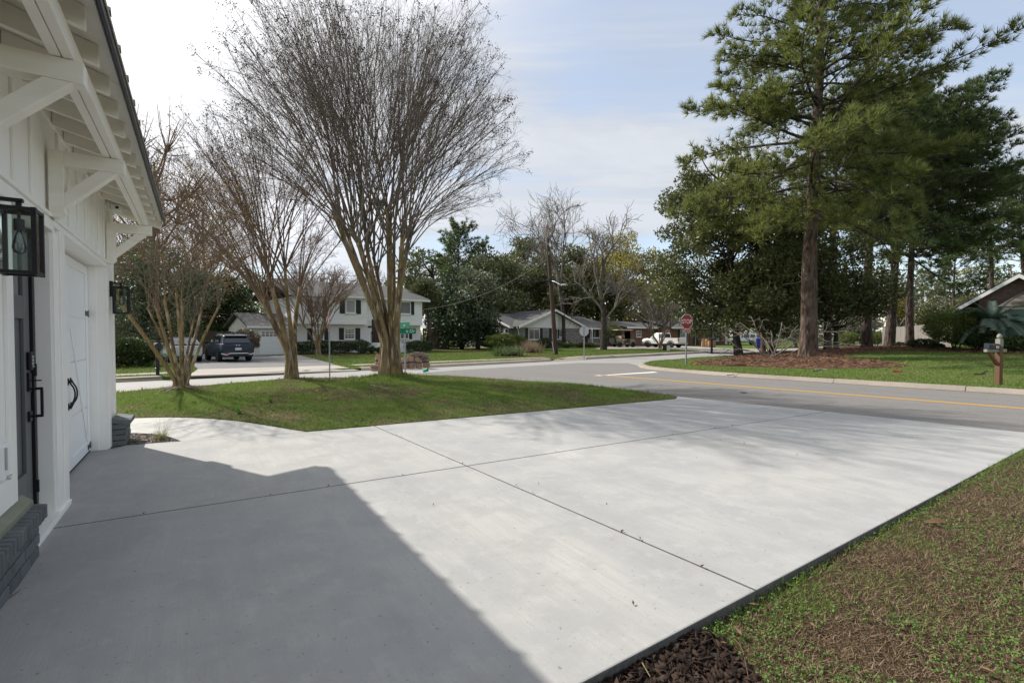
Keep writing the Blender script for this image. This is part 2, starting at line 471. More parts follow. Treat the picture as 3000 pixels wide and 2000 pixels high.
def glass_mat(name, tint, refl):
    g = bpy.data.materials.new(name)
    g.use_nodes = True
    nt = g.node_tree
    nt.nodes.clear()
    o = nt.nodes.new('ShaderNodeOutputMaterial')
    t = nt.nodes.new('ShaderNodeBsdfTransparent')
    t.inputs[0].default_value = (*tint, 1)
    r = nt.nodes.new('ShaderNodeBsdfGlossy')
    r.inputs['Roughness'].default_value = .02
    f = nt.nodes.new('ShaderNodeFresnel')
    f.inputs[0].default_value = refl
    x = nt.nodes.new('ShaderNodeMixShader')
    nt.links.new(f.outputs[0], x.inputs[0])
    nt.links.new(t.outputs[0], x.inputs[1])
    nt.links.new(r.outputs[0], x.inputs[2])
    nt.links.new(x.outputs[0], o.inputs[0])
    return g


m['clearglass'] = glass_mat('lantern_glass', (.93, .97, .95), 1.35)
m['bulbglass'] = glass_mat('bulb_glass', (.88, .9, .9), 1.6)
m['steel'] = M('galvanised_steel', (.33, .345, .355), .5, [('noise', 14, .4, .7, (.25, .26, .27), .6)], metal=.6)
m['signback'] = M('bare_aluminium', (.44, .45, .455), .45, metal=.4)
m['signred'] = M('stop_sign_red', (.28, .016, .020), .5, [('noise', 3, .5, .8, (.22, .02, .025), .4)])
m['signwhite'] = M('sign_white', (.80, .80, .79), .5)
m['signgreen'] = M('street_sign_green', (.005, .19, .10), .45)
m['pole'] = M('creosote_pole', (.085, .055, .042), .9, [('noise', (10, 10, 1), .42, .66, (.045, .03, .025), .8)], [('noise', (40, 40, 3), (.7, .02))])
m['wire'] = M('black_cable', (.02, .02, .022), .6)
m['wirepale'] = M('aluminium_cable', (.42, .42, .41), .5, metal=.3)
m['bag'] = M('kraft_paper_bag', (.36, .235, .135), .85, [('noise', 3, .42, .7, (.28, .175, .10), .6), ('noise', 12, .5, .7, (.44, .30, .19), .5)], [('noise', 8, (.8, .05)), ('noise', 30, (.5, .02))])
m['bagorange'] = M('orange_paper_bag', (.50, .22, .10), .85, [('noise', 3, .42, .7, (.40, .26, .15), .6)], [('noise', 8, (.8, .05))])
m['bagblue'] = M('bag_print_blue', (.035, .045, .17), .8)
m['cup'] = M('green_plastic_cup', (.0, .34, .19), .35)
m['bluebin'] = M('blue_bin_plastic', (.008, .028, .23), .4, [('noise', 3, .5, .8, (.02, .05, .28), .5)])
m['rubber'] = M('tyre_rubber', (.018, .018, .018), .85)
m['rim'] = M('alloy_rim', (.50, .50, .51), .3, metal=.8)
m['bluepaint'] = M('deep_blue_car_paint', (.002, .014, .030), .35, spec=.35, coat=.25)
m['silverpaint'] = M('silver_blue_car_paint', (.44, .49, .54), .25, metal=.3, coat=.8)
m['whitepaint'] = M('white_car_paint', (.78, .78, .75), .25, coat=.8)
m['carglass'] = M('dark_car_glass', (.012, .015, .02), .05, spec=.9, coat=.5)
m['chrome'] = M('bright_metal', (.62, .63, .65), .18, metal=.9)
m['plastic'] = M('black_plastic', (.02, .02, .021), .6)
m['taillight'] = M('red_lens', (.26, .012, .015), .2, coat=.6)
m['platewhite'] = M('number_plate', (.62, .66, .70), .5, [('cell', 22, .5, .6, (.3, .36, .45), .5)])
m['tan'] = M('tan_plastic', (.55, .47, .33), .5)
m['camo'] = M('mottled_body_panel', (.28, .25, .17), .5, [('noise2', 3, .48, .52, (.10, .095, .06), 1.0)])
m['greywood'] = M('weathered_fence_board', (.30, .275, .245), .9, [('noise', (3, 3, .5), .42, .68, (.19, .17, .15), .8), ('noise', 30, .55, .7, (.36, .34, .31), .5)], [('noise', (30, 30, 2), (.6, .01))], orand=((.17, .155, .14), .9))
m['brownwood'] = M('dark_fence_board', (.12, .085, .06), .9, [('noise', (3, 3, .5), .42, .68, (.07, .05, .036), .8)])
m['postwood'] = M('mailbox_post_wood', (.14, .072, .038), .8, [('noise', (9, 9, 1), .42, .66, (.13, .06, .03), .7)], [('noise', (40, 40, 3), (.5, .01))])
m['postgrey'] = M('grey_post_wood', (.24, .235, .20), .85, [('noise', (9, 9, 1), .42, .66, (.28, .27, .24), .7)])
m['mailmetal'] = M('black_mailbox_metal', (.028, .033, .042), .55, spec=.25)
m['root'] = M('exposed_root', (.22, .17, .135), .9, [('noise', 9, .42, .68, (.11, .08, .065), .8)], isl=((.34, .28, .24), .8))
m['stick'] = M('cut_stick', (.24, .20, .17), .9, isl=((.13, .10, .085), .9))
m['plantred'] = M('red_flag_cloth', (.32, .04, .04), .8)
m['flagcloth'] = M('striped_flag_cloth', (.35, .05, .06), .8, [('wave', (1.5, 1.5, 16), .45, .55, (.5, .47, .45), 1.0)])
m['pinkcloth'] = M('pink_sign_board', (.55, .25, .27), .7)
m['sillolive'] = M('olive_ledge_flashing', (.20, .21, .15), .6, [('noise', 10, .4, .7, (.28, .29, .23), .6)])
m['orange'] = M('orange_marker', (.65, .12, .03), .7)
m['plaque'] = M('bronze_plaque', (.05, .045, .035), .5)
m['doorwood'] = M('dark_front_door', (.05, .022, .018), .5)
m['metalroofpale'] = M('pale_corrugated_roof', (.5, .48, .46), .5, metal=.3)

# ------------------------------------------------------------------ building objects
ORIGIN = {}


def tag(o, label=None, cat=None, group=None, kind=None):
    if label:
        o['label'] = label
    if cat:
        o['category'] = cat
    if group:
        o['group'] = group
    if kind:
        o['kind'] = kind
    return o


def thing(name, label, cat, loc, group=None):
    o = bpy.data.objects.new(name, None)
    o.empty_display_size = 0.2
    COL.objects.link(o)
    o.location = tuple(loc)
    ORIGIN[o.name] = np.array(loc, float)
    return tag(o, label, cat, group)


def link_mesh(name, me, mat, parent=None, smooth=False, bevel=0.0, sharp=None):
    o = bpy.data.objects.new(name, me)
    COL.objects.link(o)
    if mat is not None and not me.materials:
        me.materials.append(mat)
    org = np.zeros(3)
    if parent is not None:
        org = ORIGIN.get(parent.name, np.zeros(3))
        o.parent = parent
        ORIGIN[o.name] = org
    if org.any():
        n = len(me.vertices)
        co = np.empty(n * 3)
        me.vertices.foreach_get('co', co)
        co = (co.reshape(-1, 3) - org).ravel()
        me.vertices.foreach_set('co', co)
        me.update()
    if smooth:
        me.polygons.foreach_set('use_smooth', np.ones(len(me.polygons), bool))
        if sharp:
            me.set_sharp_from_angle(angle=R(sharp))
    if bevel:
        b = o.modifiers.new('edge', 'BEVEL')
        b.width = bevel
        b.segments = 2
        b.limit_method = 'ANGLE'
    return o


def np_mesh(name, V, Fc, mat, parent=None, smooth=False):
    """one mesh from a vertex array and a face array of constant size"""
    V = np.asarray(V, np.float32)
    Fc = np.asarray(Fc, np.int32)
    me = bpy.data.meshes.new(name)
    k = Fc.shape[1]
    me.vertices.add(len(V))
    me.vertices.foreach_set('co', V.ravel())
    me.loops.add(Fc.size)
    me.loops.foreach_set('vertex_index', Fc.ravel())
    me.polygons.add(len(Fc))
    me.polygons.foreach_set('loop_start', np.arange(0, Fc.size, k, dtype=np.int32))
    me.polygons.foreach_set('loop_total', np.full(len(Fc), k, np.int32))
    me.update(calc_edges=True)
    return link_mesh(name, me, mat, parent, smooth)


class MB:
    """collects faces in world space; obj() makes ONE mesh object of them"""

    def __init__(s):
        s.v, s.f = [], []

    def add(s, pts, faces):
        n = len(s.v)
        s.v.extend([tuple(float(c) for c in p) for p in pts])
        s.f.extend([tuple(n + i for i in f) for f in faces])
        return s

    def box(s, fr, x0, x1, y0, y1, z0, z1):
        p = [fr(x, y, z) for z in (z0, z1) for x, y in ((x0, y0), (x1, y0), (x1, y1), (x0, y1))]
        return s.add(p, [(3, 2, 1, 0), (4, 5, 6, 7), (0, 1, 5, 4), (1, 2, 6, 5), (2, 3, 7, 6), (3, 0, 4, 7)])

    def hexa(s, p):
        """8 points: bottom ring then top ring"""
        return s.add(p, [(3, 2, 1, 0), (4, 5, 6, 7), (0, 1, 5, 4), (1, 2, 6, 5), (2, 3, 7, 6), (3, 0, 4, 7)])

    def prism(s, a, b):
        n = len(a)
        return s.add(list(a) + list(b), [tuple(range(n))[::-1], tuple(range(n, 2 * n))] +
                     [(i, (i + 1) % n, n + (i + 1) % n, n + i) for i in range(n)])

    def quad(s, a, b, c, d):
        return s.add([a, b, c, d], [(0, 1, 2, 3)])

    def loft(s, rings, cap=True, closed=True):
        n = len(rings[0])
        pts = [p for r in rings for p in r]
        fc = []
        for k in range(len(rings) - 1):
            for i in range(n if closed else n - 1):
                j = (i + 1) % n
                fc.append((k * n + i, k * n + j, (k + 1) * n + j, (k + 1) * n + i))
        if cap:
            fc.append(tuple(range(n))[::-1])
            fc.append(tuple(range((len(rings) - 1) * n, len(rings) * n)))
        return s.add(pts, fc)

    def tube(s, pts, rads, n=6, cap=True):
        V, Fc = tube_arrays(np.array(pts, float), np.array(rads, float), n)
        s.add(V, [tuple(f) for f in Fc])
        if cap:
            k = len(s.v) - len(V)
            s.f.append(tuple(range(k + n - 1, k - 1, -1)))
            s.f.append(tuple(range(len(s.v) - n, len(s.v))))
        return s

    def cyl(s, fr, p0, p1, r, n=12):
        return s.tube([fr(*p0), fr(*p1)], [r, r], n)

    def lathe(s, fr, prof, n=16):
        rings = [[fr(r * math.cos(6.2832 * i / n), r * math.sin(6.2832 * i / n), z) for i in range(n)] for r, z in prof]
        return s.loft(rings)

    def obj(s, name, mat, parent=None, bevel=0.0, smooth=False, sharp=None):
        me = bpy.data.meshes.new(name)
        me.from_pydata(s.v, [], s.f)
        me.update()
        return link_mesh(name, me, mat, parent, smooth, bevel, sharp)


def tube_arrays(P, Rd, n):
    k = len(P)
    T = np.empty_like(P)
    T[1:-1] = P[2:] - P[:-2]
    T[0] = P[1] - P[0]
    T[-1] = P[-1] - P[-2]
    T /= np.maximum(np.linalg.norm(T, axis=1, keepdims=True), 1e-9)
    ref = np.array([0.31, 0.95, 0.05]) if abs(T[:, 2]).mean() > 0.7 else np.array([0.05, 0.1, 1.0])
    A = np.cross(T, ref)
    A /= np.maximum(np.linalg.norm(A, axis=1, keepdims=True), 1e-9)
    B = np.cross(T, A)
    an = np.arange(n) * (2 * math.pi / n)
    V = P[:, None, :] + Rd[:, None, None] * (np.cos(an)[None, :, None] * A[:, None, :] + np.sin(an)[None, :, None] * B[:, None, :])
    i = np.arange(n)
    j = (i + 1) % n
    base = (np.arange(k - 1) * n)[:, None]
    Fc = np.stack([base + i, base + j, base + n + j, base + n + i], -1).reshape(-1, 4)
    return V.reshape(-1, 3), Fc


def vnoise(xy, sc, seed=0, octv=3):
    """plain lattice noise, 0..1"""
    g = np.random.default_rng(1234 + seed).uniform(0, 1, (64, 64))
    out = np.zeros(len(xy))
    amp, tot = 1.0, 0.0
    for o in range(octv):
        p = xy[:, :2] * sc * 2 ** o + 17.3 * o
        i = np.floor(p).astype(int)
        f = p - i
        f = f * f * (3 - 2 * f)
        a, b = g[i[:, 0] % 64, i[:, 1] % 64], g[(i[:, 0] + 1) % 64, i[:, 1] % 64]
        c, d = g[i[:, 0] % 64, (i[:, 1] + 1) % 64], g[(i[:, 0] + 1) % 64, (i[:, 1] + 1) % 64]
        out += amp * ((a * (1 - f[:, 0]) + b * f[:, 0]) * (1 - f[:, 1]) + (c * (1 - f[:, 0]) + d * f[:, 0]) * f[:, 1])
        tot += amp
        amp *= .55
    return out / tot


class Tubes:
    """many tapered tubes in one mesh (branches, wires, twigs)"""

    def __init__(s):
        s.V, s.F, s.n = [], [], 0

    def add(s, P, Rd, n=4):
        V, Fc = tube_arrays(np.asarray(P, float), np.asarray(Rd, float), n)
        s.V.append(V)
        s.F.append(Fc + s.n)
        s.n += len(V)

    def obj(s, name, mat, parent=None, smooth=True):
        if not s.V:
            return None
        return np_mesh(name, np.concatenate(s.V), np.concatenate(s.F), mat, parent, smooth)


def unit(v):
    return v / np.maximum(np.linalg.norm(v, axis=-1, keepdims=True), 1e-9)


def sphere_dirs(n):
    return unit(rng.normal(size=(n, 3)))


def leaf_quads(C, size, aspect=.5, D=None, jit=.35):
    """diamond leaves centred on C"""
    n = len(C)
    d = sphere_dirs(n) if D is None else unit(D + rng.normal(size=(n, 3)) * jit)
    w = unit(np.cross(d, sphere_dirs(n)))
    s = size * rng.uniform(.65, 1.3, (n, 1))
    b = np.cross(d, w)
    V = np.stack([C - d * s * .5, C + w * s * aspect * .5 + b * s * .06, C + d * s * .5, C - w * s * aspect * .5 + b * s * .06], 1).reshape(-1, 3)
    return V, np.arange(4 * n).reshape(-1, 4)


def leaf_obj(name, C, size, mat, parent=None, aspect=.5, D=None, jit=.35):
    V, Fc = leaf_quads(np.asarray(C), size, aspect, D, jit)
    return np_mesh(name, V, Fc, mat, parent)


def tufts(C, A, K, length, width, spread=.9):
    """needle or blade tufts: K thin triangles from each point of C, fanned round the axes A"""
    n = len(C)
    C = np.repeat(C, K, 0)
    A = np.repeat(A, K, 0)
    d = unit(A + sphere_dirs(n * K) * spread)
    L = length * rng.uniform(.7, 1.15, (n * K, 1))
    w = unit(np.cross(d, sphere_dirs(n * K))) * width * .5
    V = np.stack([C - w, C + w, C + d * L], 1).reshape(-1, 3)
    return V, np.arange(3 * n * K).reshape(-1, 3)


def in_poly(P, poly):
    x, y = P[:, 0], P[:, 1]
    c = np.zeros(len(P), bool)
    n = len(poly)
    for i in range(n):
        x0, y0 = poly[i][:2]
        x1, y1 = poly[i - 1][:2]
        if y0 == y1:
            continue
        k = (y0 > y) != (y1 > y)
        c ^= k & (x < (x1 - x0) * (y - y0) / (y1 - y0) + x0)
    return c


def dist_poly(P, poly, closed=True):
    best = np.full(len(P), 1e9)
    pts = [np.array(p[:2], float) for p in poly]
    for i in range(len(pts) if closed else len(pts) - 1):
        a, b = pts[i], pts[(i + 1) % len(pts)]
        ab = b - a
        t = np.clip(((P[:, :2] - a) @ ab) / max(ab @ ab, 1e-9), 0, 1)
        best = np.minimum(best, np.linalg.norm(P[:, :2] - a - t[:, None] * ab, axis=1))
    return best


def scatter(poly, n):
    p = np.array([q[:2] for q in poly])
    lo, hi = p.min(0), p.max(0)
    out = []
    tot = 0
    while tot < n:
        c = rng.uniform(lo, hi, (n * 2, 2))
        c = c[in_poly(c, poly)]
        out.append(c)
        tot += len(c)
    return np.concatenate(out)[:n]


def smooth_line(pts, k=6):
    """Catmull-Rom through 2-D/3-D points"""
    P = [np.array(p, float) for p in pts]
    P = [2 * P[0] - P[1]] + P + [2 * P[-1] - P[-2]]
    out = []
    for i in range(1, len(P) - 2):
        for t in np.arange(k) / k:
            a, b, c, d = P[i - 1:i + 3]
            out.append(.5 * ((2 * b) + (c - a) * t + (2 * a - 5 * b + 4 * c - d) * t * t + (3 * b - a - 3 * c + d) * t ** 3))
    out.append(P[-2])
    return out


def sheet(name, poly, step, zf, mat, parent=None, skirt=.15, kind='structure'):
    """a ground sheet inside a polygon, with its own surface heights and a short skirt at the rim"""
    poly = [np.array(p[:2], float) for p in poly]
    rim = []
    for i in range(len(poly)):
        a, b = poly[i], poly[(i + 1) % len(poly)]
        k = max(1, int(np.linalg.norm(b - a) / (step * 1.0)))
        for t in range(k):
            rim.append(a + (b - a) * t / k)
    P = np.array(rim)
    lo, hi = P.min(0), P.max(0)
    gx, gy = np.meshgrid(np.arange(lo[0], hi[0], step), np.arange(lo[1], hi[1], step))
    g = np.stack([gx.ravel(), gy.ravel()], 1)
    g = g[in_poly(g, poly)]
    if len(g):
        g = g[dist_poly(g, poly) > step * .35]
        g = g + rng.uniform(-.12, .12, g.shape) * step
    pts = [Vector(p) for p in np.concatenate([P, g]).tolist()]
    n = len(P)
    v, _, f, _, _, _ = delaunay_2d_cdt(pts, [(i, (i + 1) % n) for i in range(n)], [], 1, 1e-5)
    V = np.array([(q.x, q.y) for q in v])
    Z = zf(V[:, 0], V[:, 1]) * np.ones(len(V))
    b = MB()
    b.add(np.column_stack([V, Z]), [tuple(q) for q in f])
    if skirt:
        rp = np.column_stack([P, zf(P[:, 0], P[:, 1]) * np.ones(n)])
        lw = rp.copy()
        lw[:, 2] -= skirt
        b.add(list(rp) + list(lw), [(i, n + i, n + (i + 1) % n, (i + 1) % n) for i in range(n)])
    o = b.obj(name, mat, parent, smooth=True, sharp=50)
    # faces up
    if kind and parent is None:
        tag(o, kind=kind)
    return o


def flat(z):
    return lambda x, y: np.full(np.shape(x), float(z))


def text_part(name, txt, fr, size, mat, parent, extrude=.002, align='CENTER', sx=1.0):
    """lettering as a thin mesh: fr x = reading direction, y = up, z = out of the face"""
    cu = bpy.data.curves.new(name, 'FONT')
    cu.body = txt
    cu.size = size
    cu.extrude = extrude
    cu.align_x = align
    cu.align_y = 'CENTER'
    o = bpy.data.objects.new(name, cu)
    COL.objects.link(o)
    dg = bpy.context.evaluated_depsgraph_get()
    me = bpy.data.meshes.new_from_object(o.evaluated_get(dg))
    bpy.data.objects.remove(o)
    me.name = name
    n = len(me.vertices)
    co = np.empty(n * 3)
    me.vertices.foreach_get('co', co)
    co = co.reshape(-1, 3)
    co = fr.o + np.outer(co[:, 0] * sx, fr.ex) + np.outer(co[:, 1], fr.ey) + np.outer(co[:, 2], fr.ez)
    me.vertices.foreach_set('co', co.ravel())
    me.update()
    me.materials.clear()
    return link_mesh(name, me, mat, parent)


# ------------------------------------------------------------------ ground heights
def Nst(x, y):
    return M_[0] * x + M_[1] * y


def q_of(x, y):
    return RQ[0] * x + RQ[1] * y


BIG = G(1145, 1096, .32)[:2]          # foot of the big crape myrtle
MID = G(853, 1107, .17)[:2]
LEFTM = G(532, 1146, .14)[:2]


DRIVE_SIDE = [G(u, v)[:2] for u, v in ((1978, 1168), (900, 1264), (800, 1248), (680, 1231), (600, 1225), (500, 1222), (378, 1225), (200, 1234))]


def z_lawn(x, y):
    x, y = np.asarray(x, float), np.asarray(y, float)
    P = np.column_stack([np.ravel(x), np.ravel(y)])
    t = sm(dist_poly(P, DRIVE_SIDE, closed=False).reshape(np.shape(x)) / 2.6)
    z = .012 + .125 * t
    z = z + .17 * np.exp(-((x - BIG[0]) ** 2 + (y - BIG[1]) ** 2) / .9 ** 2) * 1.0
    z = z + .06 * np.exp(-((x - MID[0]) ** 2 + (y - MID[1]) ** 2) / .7 ** 2)
    z = z + .09 * np.exp(-((x - LEFTM[0]) ** 2 + (y - LEFTM[1]) ** 2) / .55 ** 2)
    return z + .012 * np.sin(x * 2.1 + 1) * np.sin(y * 1.7) * t


def z_far(x, y):
    n = Nst(np.asarray(x, float), np.asarray(y, float))
    return .11 + .0 * n


def z_corner(x, y):
    x, y = np.asarray(x, float), np.asarray(y, float)
    d = q_of(x, y) - 19.2
    d2 = 15.4 - Nst(x, y)
    z = .12 + .48 * sm(d / 17.0) * sm(d2 / 9.0)
    return z + .02 * np.sin(x * .9) * np.sin(y * .8) * sm(d / 3)

# ------------------------------------------------------------------ the ground, roads and pavements
def rq(r, q):
    """side-road coordinates -> world x, y"""
    A = np.array([[RR[0], RR[1]], [RQ[0], RQ[1]]])
    return np.linalg.solve(A, np.array([r, q]))


def en(a, n):
    A = np.array([[E_[0], E_[1]], [M_[0], M_[1]]])
    return np.linalg.solve(A, np.array([a, n]))


def ring_ground():
    b = MB()
    n = 48
    rad = [0.0, 60, 160, 420, 900]
    rings = []
    for r in rad[1:]:
        rings.append([(r * math.cos(6.2832 * i / n), 20 + r * math.sin(6.2832 * i / n), -.16) for i in range(n)])
    pts = [p for q in rings for p in q] + [(0, 20, -.16)]
    f = []
    for k in range(len(rings) - 1):
        for i in range(n):
            j = (i + 1) % n
            f.append((k * n + i, (k + 1) * n + i, (k + 1) * n + j, k * n + j))
    for i in range(n):
        f.append((len(pts) - 1, i, (i + 1) % n))
    b.add(pts, f)
    tag(b.obj('ground', m['ground']), kind='structure')


ring_ground()

street_poly = [en(-60, 12.5), en(5, 13.2), en(100, 11.5), en(100, 23.5), en(45, 21.3), en(30, 20.7), en(17, 20.36), en(5, 20.55), en(-60, 20.7)]
sheet('street', street_poly, 3.0, flat(-.014), m['street'], skirt=.1)
road_poly = [rq(-17.4, 9.0), rq(-9.0, 10.6), rq(45, 10.6), rq(45, 18.1), rq(-9.0, 18.1), rq(-13.0, 19.4), rq(-16.6, 22.5), rq(-18.5, 20.5), rq(-18.2, 12)]
sheet('side_road', road_poly, 2.0, flat(-.008), m['asphalt'], skirt=.05)
# painted markings
for k, q in enumerate((14.765, 14.915)):
    b = MB()
    for i in range(30):
        r0 = -12.55 + i * 1.6
        p = [rq(r0, q - .05), rq(r0 + 1.6, q - .05), rq(r0 + 1.6, q + .05), rq(r0, q + .05)]
        b.quad(*[(*c, -.004) for c in p])
    tag(b.obj('yellow_centre_line', m['yellow']), kind='structure')
stop_bar = [G(1739, 1100, -.004), G(1756, 1100.5, -.004), G(1928, 1090.5, -.004), G(1915, 1088.5, -.004)]
b = MB()
b.quad(*stop_bar)
tag(b.obj('stop_line', m['whiteline']), kind='structure')
# small iron cover in the lane
b = MB()
pc = G(2178, 1149.5, -.003)
b.prism([pc + np.array([.09 * math.cos(t), .09 * math.sin(t), 0]) for t in np.arange(16) * 6.2832 / 16],
        [pc + np.array([.09 * math.cos(t), .09 * math.sin(t), .006]) for t in np.arange(16) * 6.2832 / 16])
tag(b.obj('iron_cover', m['plastic']), 'dark round iron cover set in the side road', 'cover')

# ---- the concrete drive: slabs separated by open joints
A0, A1 = G(128, 1550)[:2], G(2423, 1205)[:2]
B0, B1 = G(1135, 1263.5)[:2], G(2187, 1715)[:2]
N0, N1 = G(1709, 2000)[:2], G(3000, 1314)[:2]
F0, F1 = G(325, 1311.5)[:2], G(900, 1264)[:2]
F2 = G(1978, 1168)[:2]


def isect(a, b, c, d):
    r, s = b - a, d - c
    t = ((c - a)[0] * s[1] - (c - a)[1] * s[0]) / (r[0] * s[1] - r[1] * s[0])
    return a + r * t


X = isect(A0, A1, B0, B1)
BN = isect(N0, N1, B0, B1)
BF = isect(F1, F2, B0, B1)
roadline0, roadline1 = rq(-7.2, 11.16), rq(2.0, 11.16)
AR = isect(A0, A1, roadline0, roadline1)
NR = isect(N0, N1, roadline0, roadline1)
FR = G(1985, 1161)[:2]
hs2 = lambda s, n: HS(s, n, 0)[:2]
AW = isect(A0, A1, hs2(0, -1.22), hs2(9, -1.22))
NW = isect(N0, N1, hs2(0, -1.22), hs2(9, -1.22))


def shrink(poly, g):
    """pull every edge of a convex-ish polygon inwards by g"""
    P = [np.array(p, float) for p in poly]
    area = sum(P[i - 1][0] * P[i][1] - P[i][0] * P[i - 1][1] for i in range(len(P)))
    if area < 0:
        P = P[::-1]
    out = []
    n = len(P)
    for i in range(n):
        a, b_, c = P[i - 1], P[i], P[(i + 1) % n]
        d1, d2 = unit(b_ - a), unit(c - b_)
        n1, n2 = np.array([-d1[1], d1[0]]), np.array([-d2[1], d2[0]])
        k = 1 + n1 @ n2
        out.append(b_ + (n1 + n2) * g / max(k, .2))
    return out


def slab(name, poly, mat, parent, gap=.0065, zt=0.0, th=.11, bev=.009):
    P = shrink(poly, gap)
    b = MB()
    b.prism([(*p, zt - th) for p in P], [(*p, zt) for p in P])
    o = b.obj(name, mat, parent, bevel=bev)
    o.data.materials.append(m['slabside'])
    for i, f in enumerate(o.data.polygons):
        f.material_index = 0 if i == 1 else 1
    return o


drive = MB()
dp = [NW, NR, FR, F2, F1, hs2(8.50, -.8), hs2(8.46, -1.22)]
drive.prism([(*p, -.155) for p in dp], [(*p, -.05) for p in dp])
drive = tag(drive.obj('driveway', m['slabedge']), kind='structure')
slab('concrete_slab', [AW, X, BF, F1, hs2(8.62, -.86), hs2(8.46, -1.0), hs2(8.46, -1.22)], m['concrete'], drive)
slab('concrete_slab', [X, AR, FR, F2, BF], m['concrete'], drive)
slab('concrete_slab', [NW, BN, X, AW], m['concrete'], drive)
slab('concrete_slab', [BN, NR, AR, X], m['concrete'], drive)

# ---- curved front walk and the bark bed beside the brick corner
bed_in = smooth_line([G(300, 1276)[:2], G(370, 1268)[:2], G(440, 1269.5)[:2], G(490, 1277)[:2], G(531, 1292)[:2]], 5)
walk_out = smooth_line([G(900, 1264)[:2], G(860, 1258)[:2], G(800, 1248)[:2], G(740, 1238.5)[:2], G(680, 1231)[:2], G(600, 1225)[:2], G(500, 1222)[:2], G(378, 1225)[:2], G(300, 1231)[:2]], 5)
js, je = G(440, 1264)[:2], G(585, 1237.5)[:2]
walk = MB()
wp = bed_in[:-1] + [bed_in[-1]] + walk_out
walk.prism([(*p, -.15) for p in wp], [(*p, -.05) for p in wp])
walk = tag(walk.obj('front_walk', m['slabedge']), kind='structure')
ji = min(range(len(bed_in)), key=lambda i: abs(bed_in[i][0] - G(442, 1270)[0]))
jo = min(range(len(walk_out)), key=lambda i: np.linalg.norm(walk_out[i] - G(655, 1229)[:2]))
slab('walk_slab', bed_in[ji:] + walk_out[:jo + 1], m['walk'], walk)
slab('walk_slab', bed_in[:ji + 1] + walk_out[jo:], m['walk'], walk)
bed_poly = bed_in + [hs2(8.62, -.86), hs2(9.3, -.86), hs2(9.3, -1.1)]
bed_poly = [hs2(8.60, -.83)] + [G(531, 1293)[:2]] + bed_in[::-1] + [hs2(9.15, -1.0), hs2(8.63, -.95)]
tag(sheet('bark_bed', bed_poly, .12, lambda x, y: -.035 + .012 * np.sin(x * 17) * np.sin(y * 13), m['soil'], skirt=.1), kind='structure')

# ---- lawn island between the drive and the street
lawn_poly = [FR - np.array([.05, .02])] + [F2, F1] + walk_out[1:] + [hs2(10.5, -1.1), en(-9, 9.5), en(-9, 16.0)]
edge = [G(200, 1160, .13)[:2], G(342, 1150, .13)[:2], G(600, 1128, .13)[:2], G(870, 1110, .14)[:2], G(1010, 1106, .14)[:2], G(1180, 1102, .12)[:2], G(1350, 1105, .10)[:2],
        G(1500, 1116.5, .10)[:2], G(1660, 1128, .09)[:2], G(1800, 1140, .08)[:2], G(1900, 1148.5, .055)[:2], G(1965, 1156, .03)[:2]]
lawn_poly += smooth_line(edge, 4)
sheet('lawn', lawn_poly, .28, z_lawn, m['lawn'], skirt=.25)
# ---- dry lawn on the near side of the drive and its bark corner
near_poly = [N0 + (N0 - N1) * .22, N0, N1, NR, rq(8, 11.15), rq(8, 2.5), hs2(-6, 1.0), hs2(-2.0, -.3)]
bark_near = [hs2(1.62, -.2), N0, G(1790, 1942, -.05)[:2], G(1985, 1846, -.05)[:2], G(2085, 1862, -.06)[:2], G(2160, 1918, -.06)[:2], G(2235, 2010, -.06)[:2], G(2300, 2300, -.06)[:2], hs2(-.4, 1.0), hs2(.2, -.2)]


def z_near(x, y):
    x, y = np.asarray(x, float), np.asarray(y, float)
    s = DS[0] * x + DS[1] * y
    n = DN[0] * x + DN[1] * y
    z = -.052 + .038 * sm((n - 4.0) / 5.0)
    return z + .008 * np.sin(x * 5.3) * np.sin(y * 4.1) - .012 * sm((1.9 - s) / .3) * sm((3.2 - n) / .8)


sheet('dry_lawn', near_poly, .10, z_near, m['dry'], skirt=.1)
sheet('bark_corner', bark_near, .08, lambda x, y: z_near(x, y) + .006 + .004 * np.sin(x * 31) * np.sin(y * 27), m['soil'], skirt=.03)

# ---- the far side of the street
far_edge = [en(-60, 20.62), en(2.3, 20.62), en(9.06, 20.45), en(17, 20.30), en(24, 20.42), en(43, 21.05), en(100, 23.3)]
far_poly = far_edge + [en(130, 90), en(-90, 90)]
sheet('far_lawn', far_poly, 4.0, flat(.105), m['lawnfar'], skirt=.3)


def ribbon(name, pts, w, z, mat, side=1, step=1.2):
    P = [np.array(p[:2], float) for p in pts]
    b = MB()
    L, Rr = [], []
    for i, p in enumerate(P):
        t = unit(P[min(i + 1, len(P) - 1)] - P[max(i - 1, 0)])
        nrm = np.array([-t[1], t[0]])
        L.append(p - nrm * w / 2)
        Rr.append(p + nrm * w / 2)
    for i in range(len(P) - 1):
        b.hexa([(*L[i], z - .05), (*L[i + 1], z - .05), (*Rr[i + 1], z - .05), (*Rr[i], z - .05), (*L[i], z), (*L[i + 1], z), (*Rr[i + 1], z), (*Rr[i], z)])
    return tag(b.obj(name, mat), kind='structure')


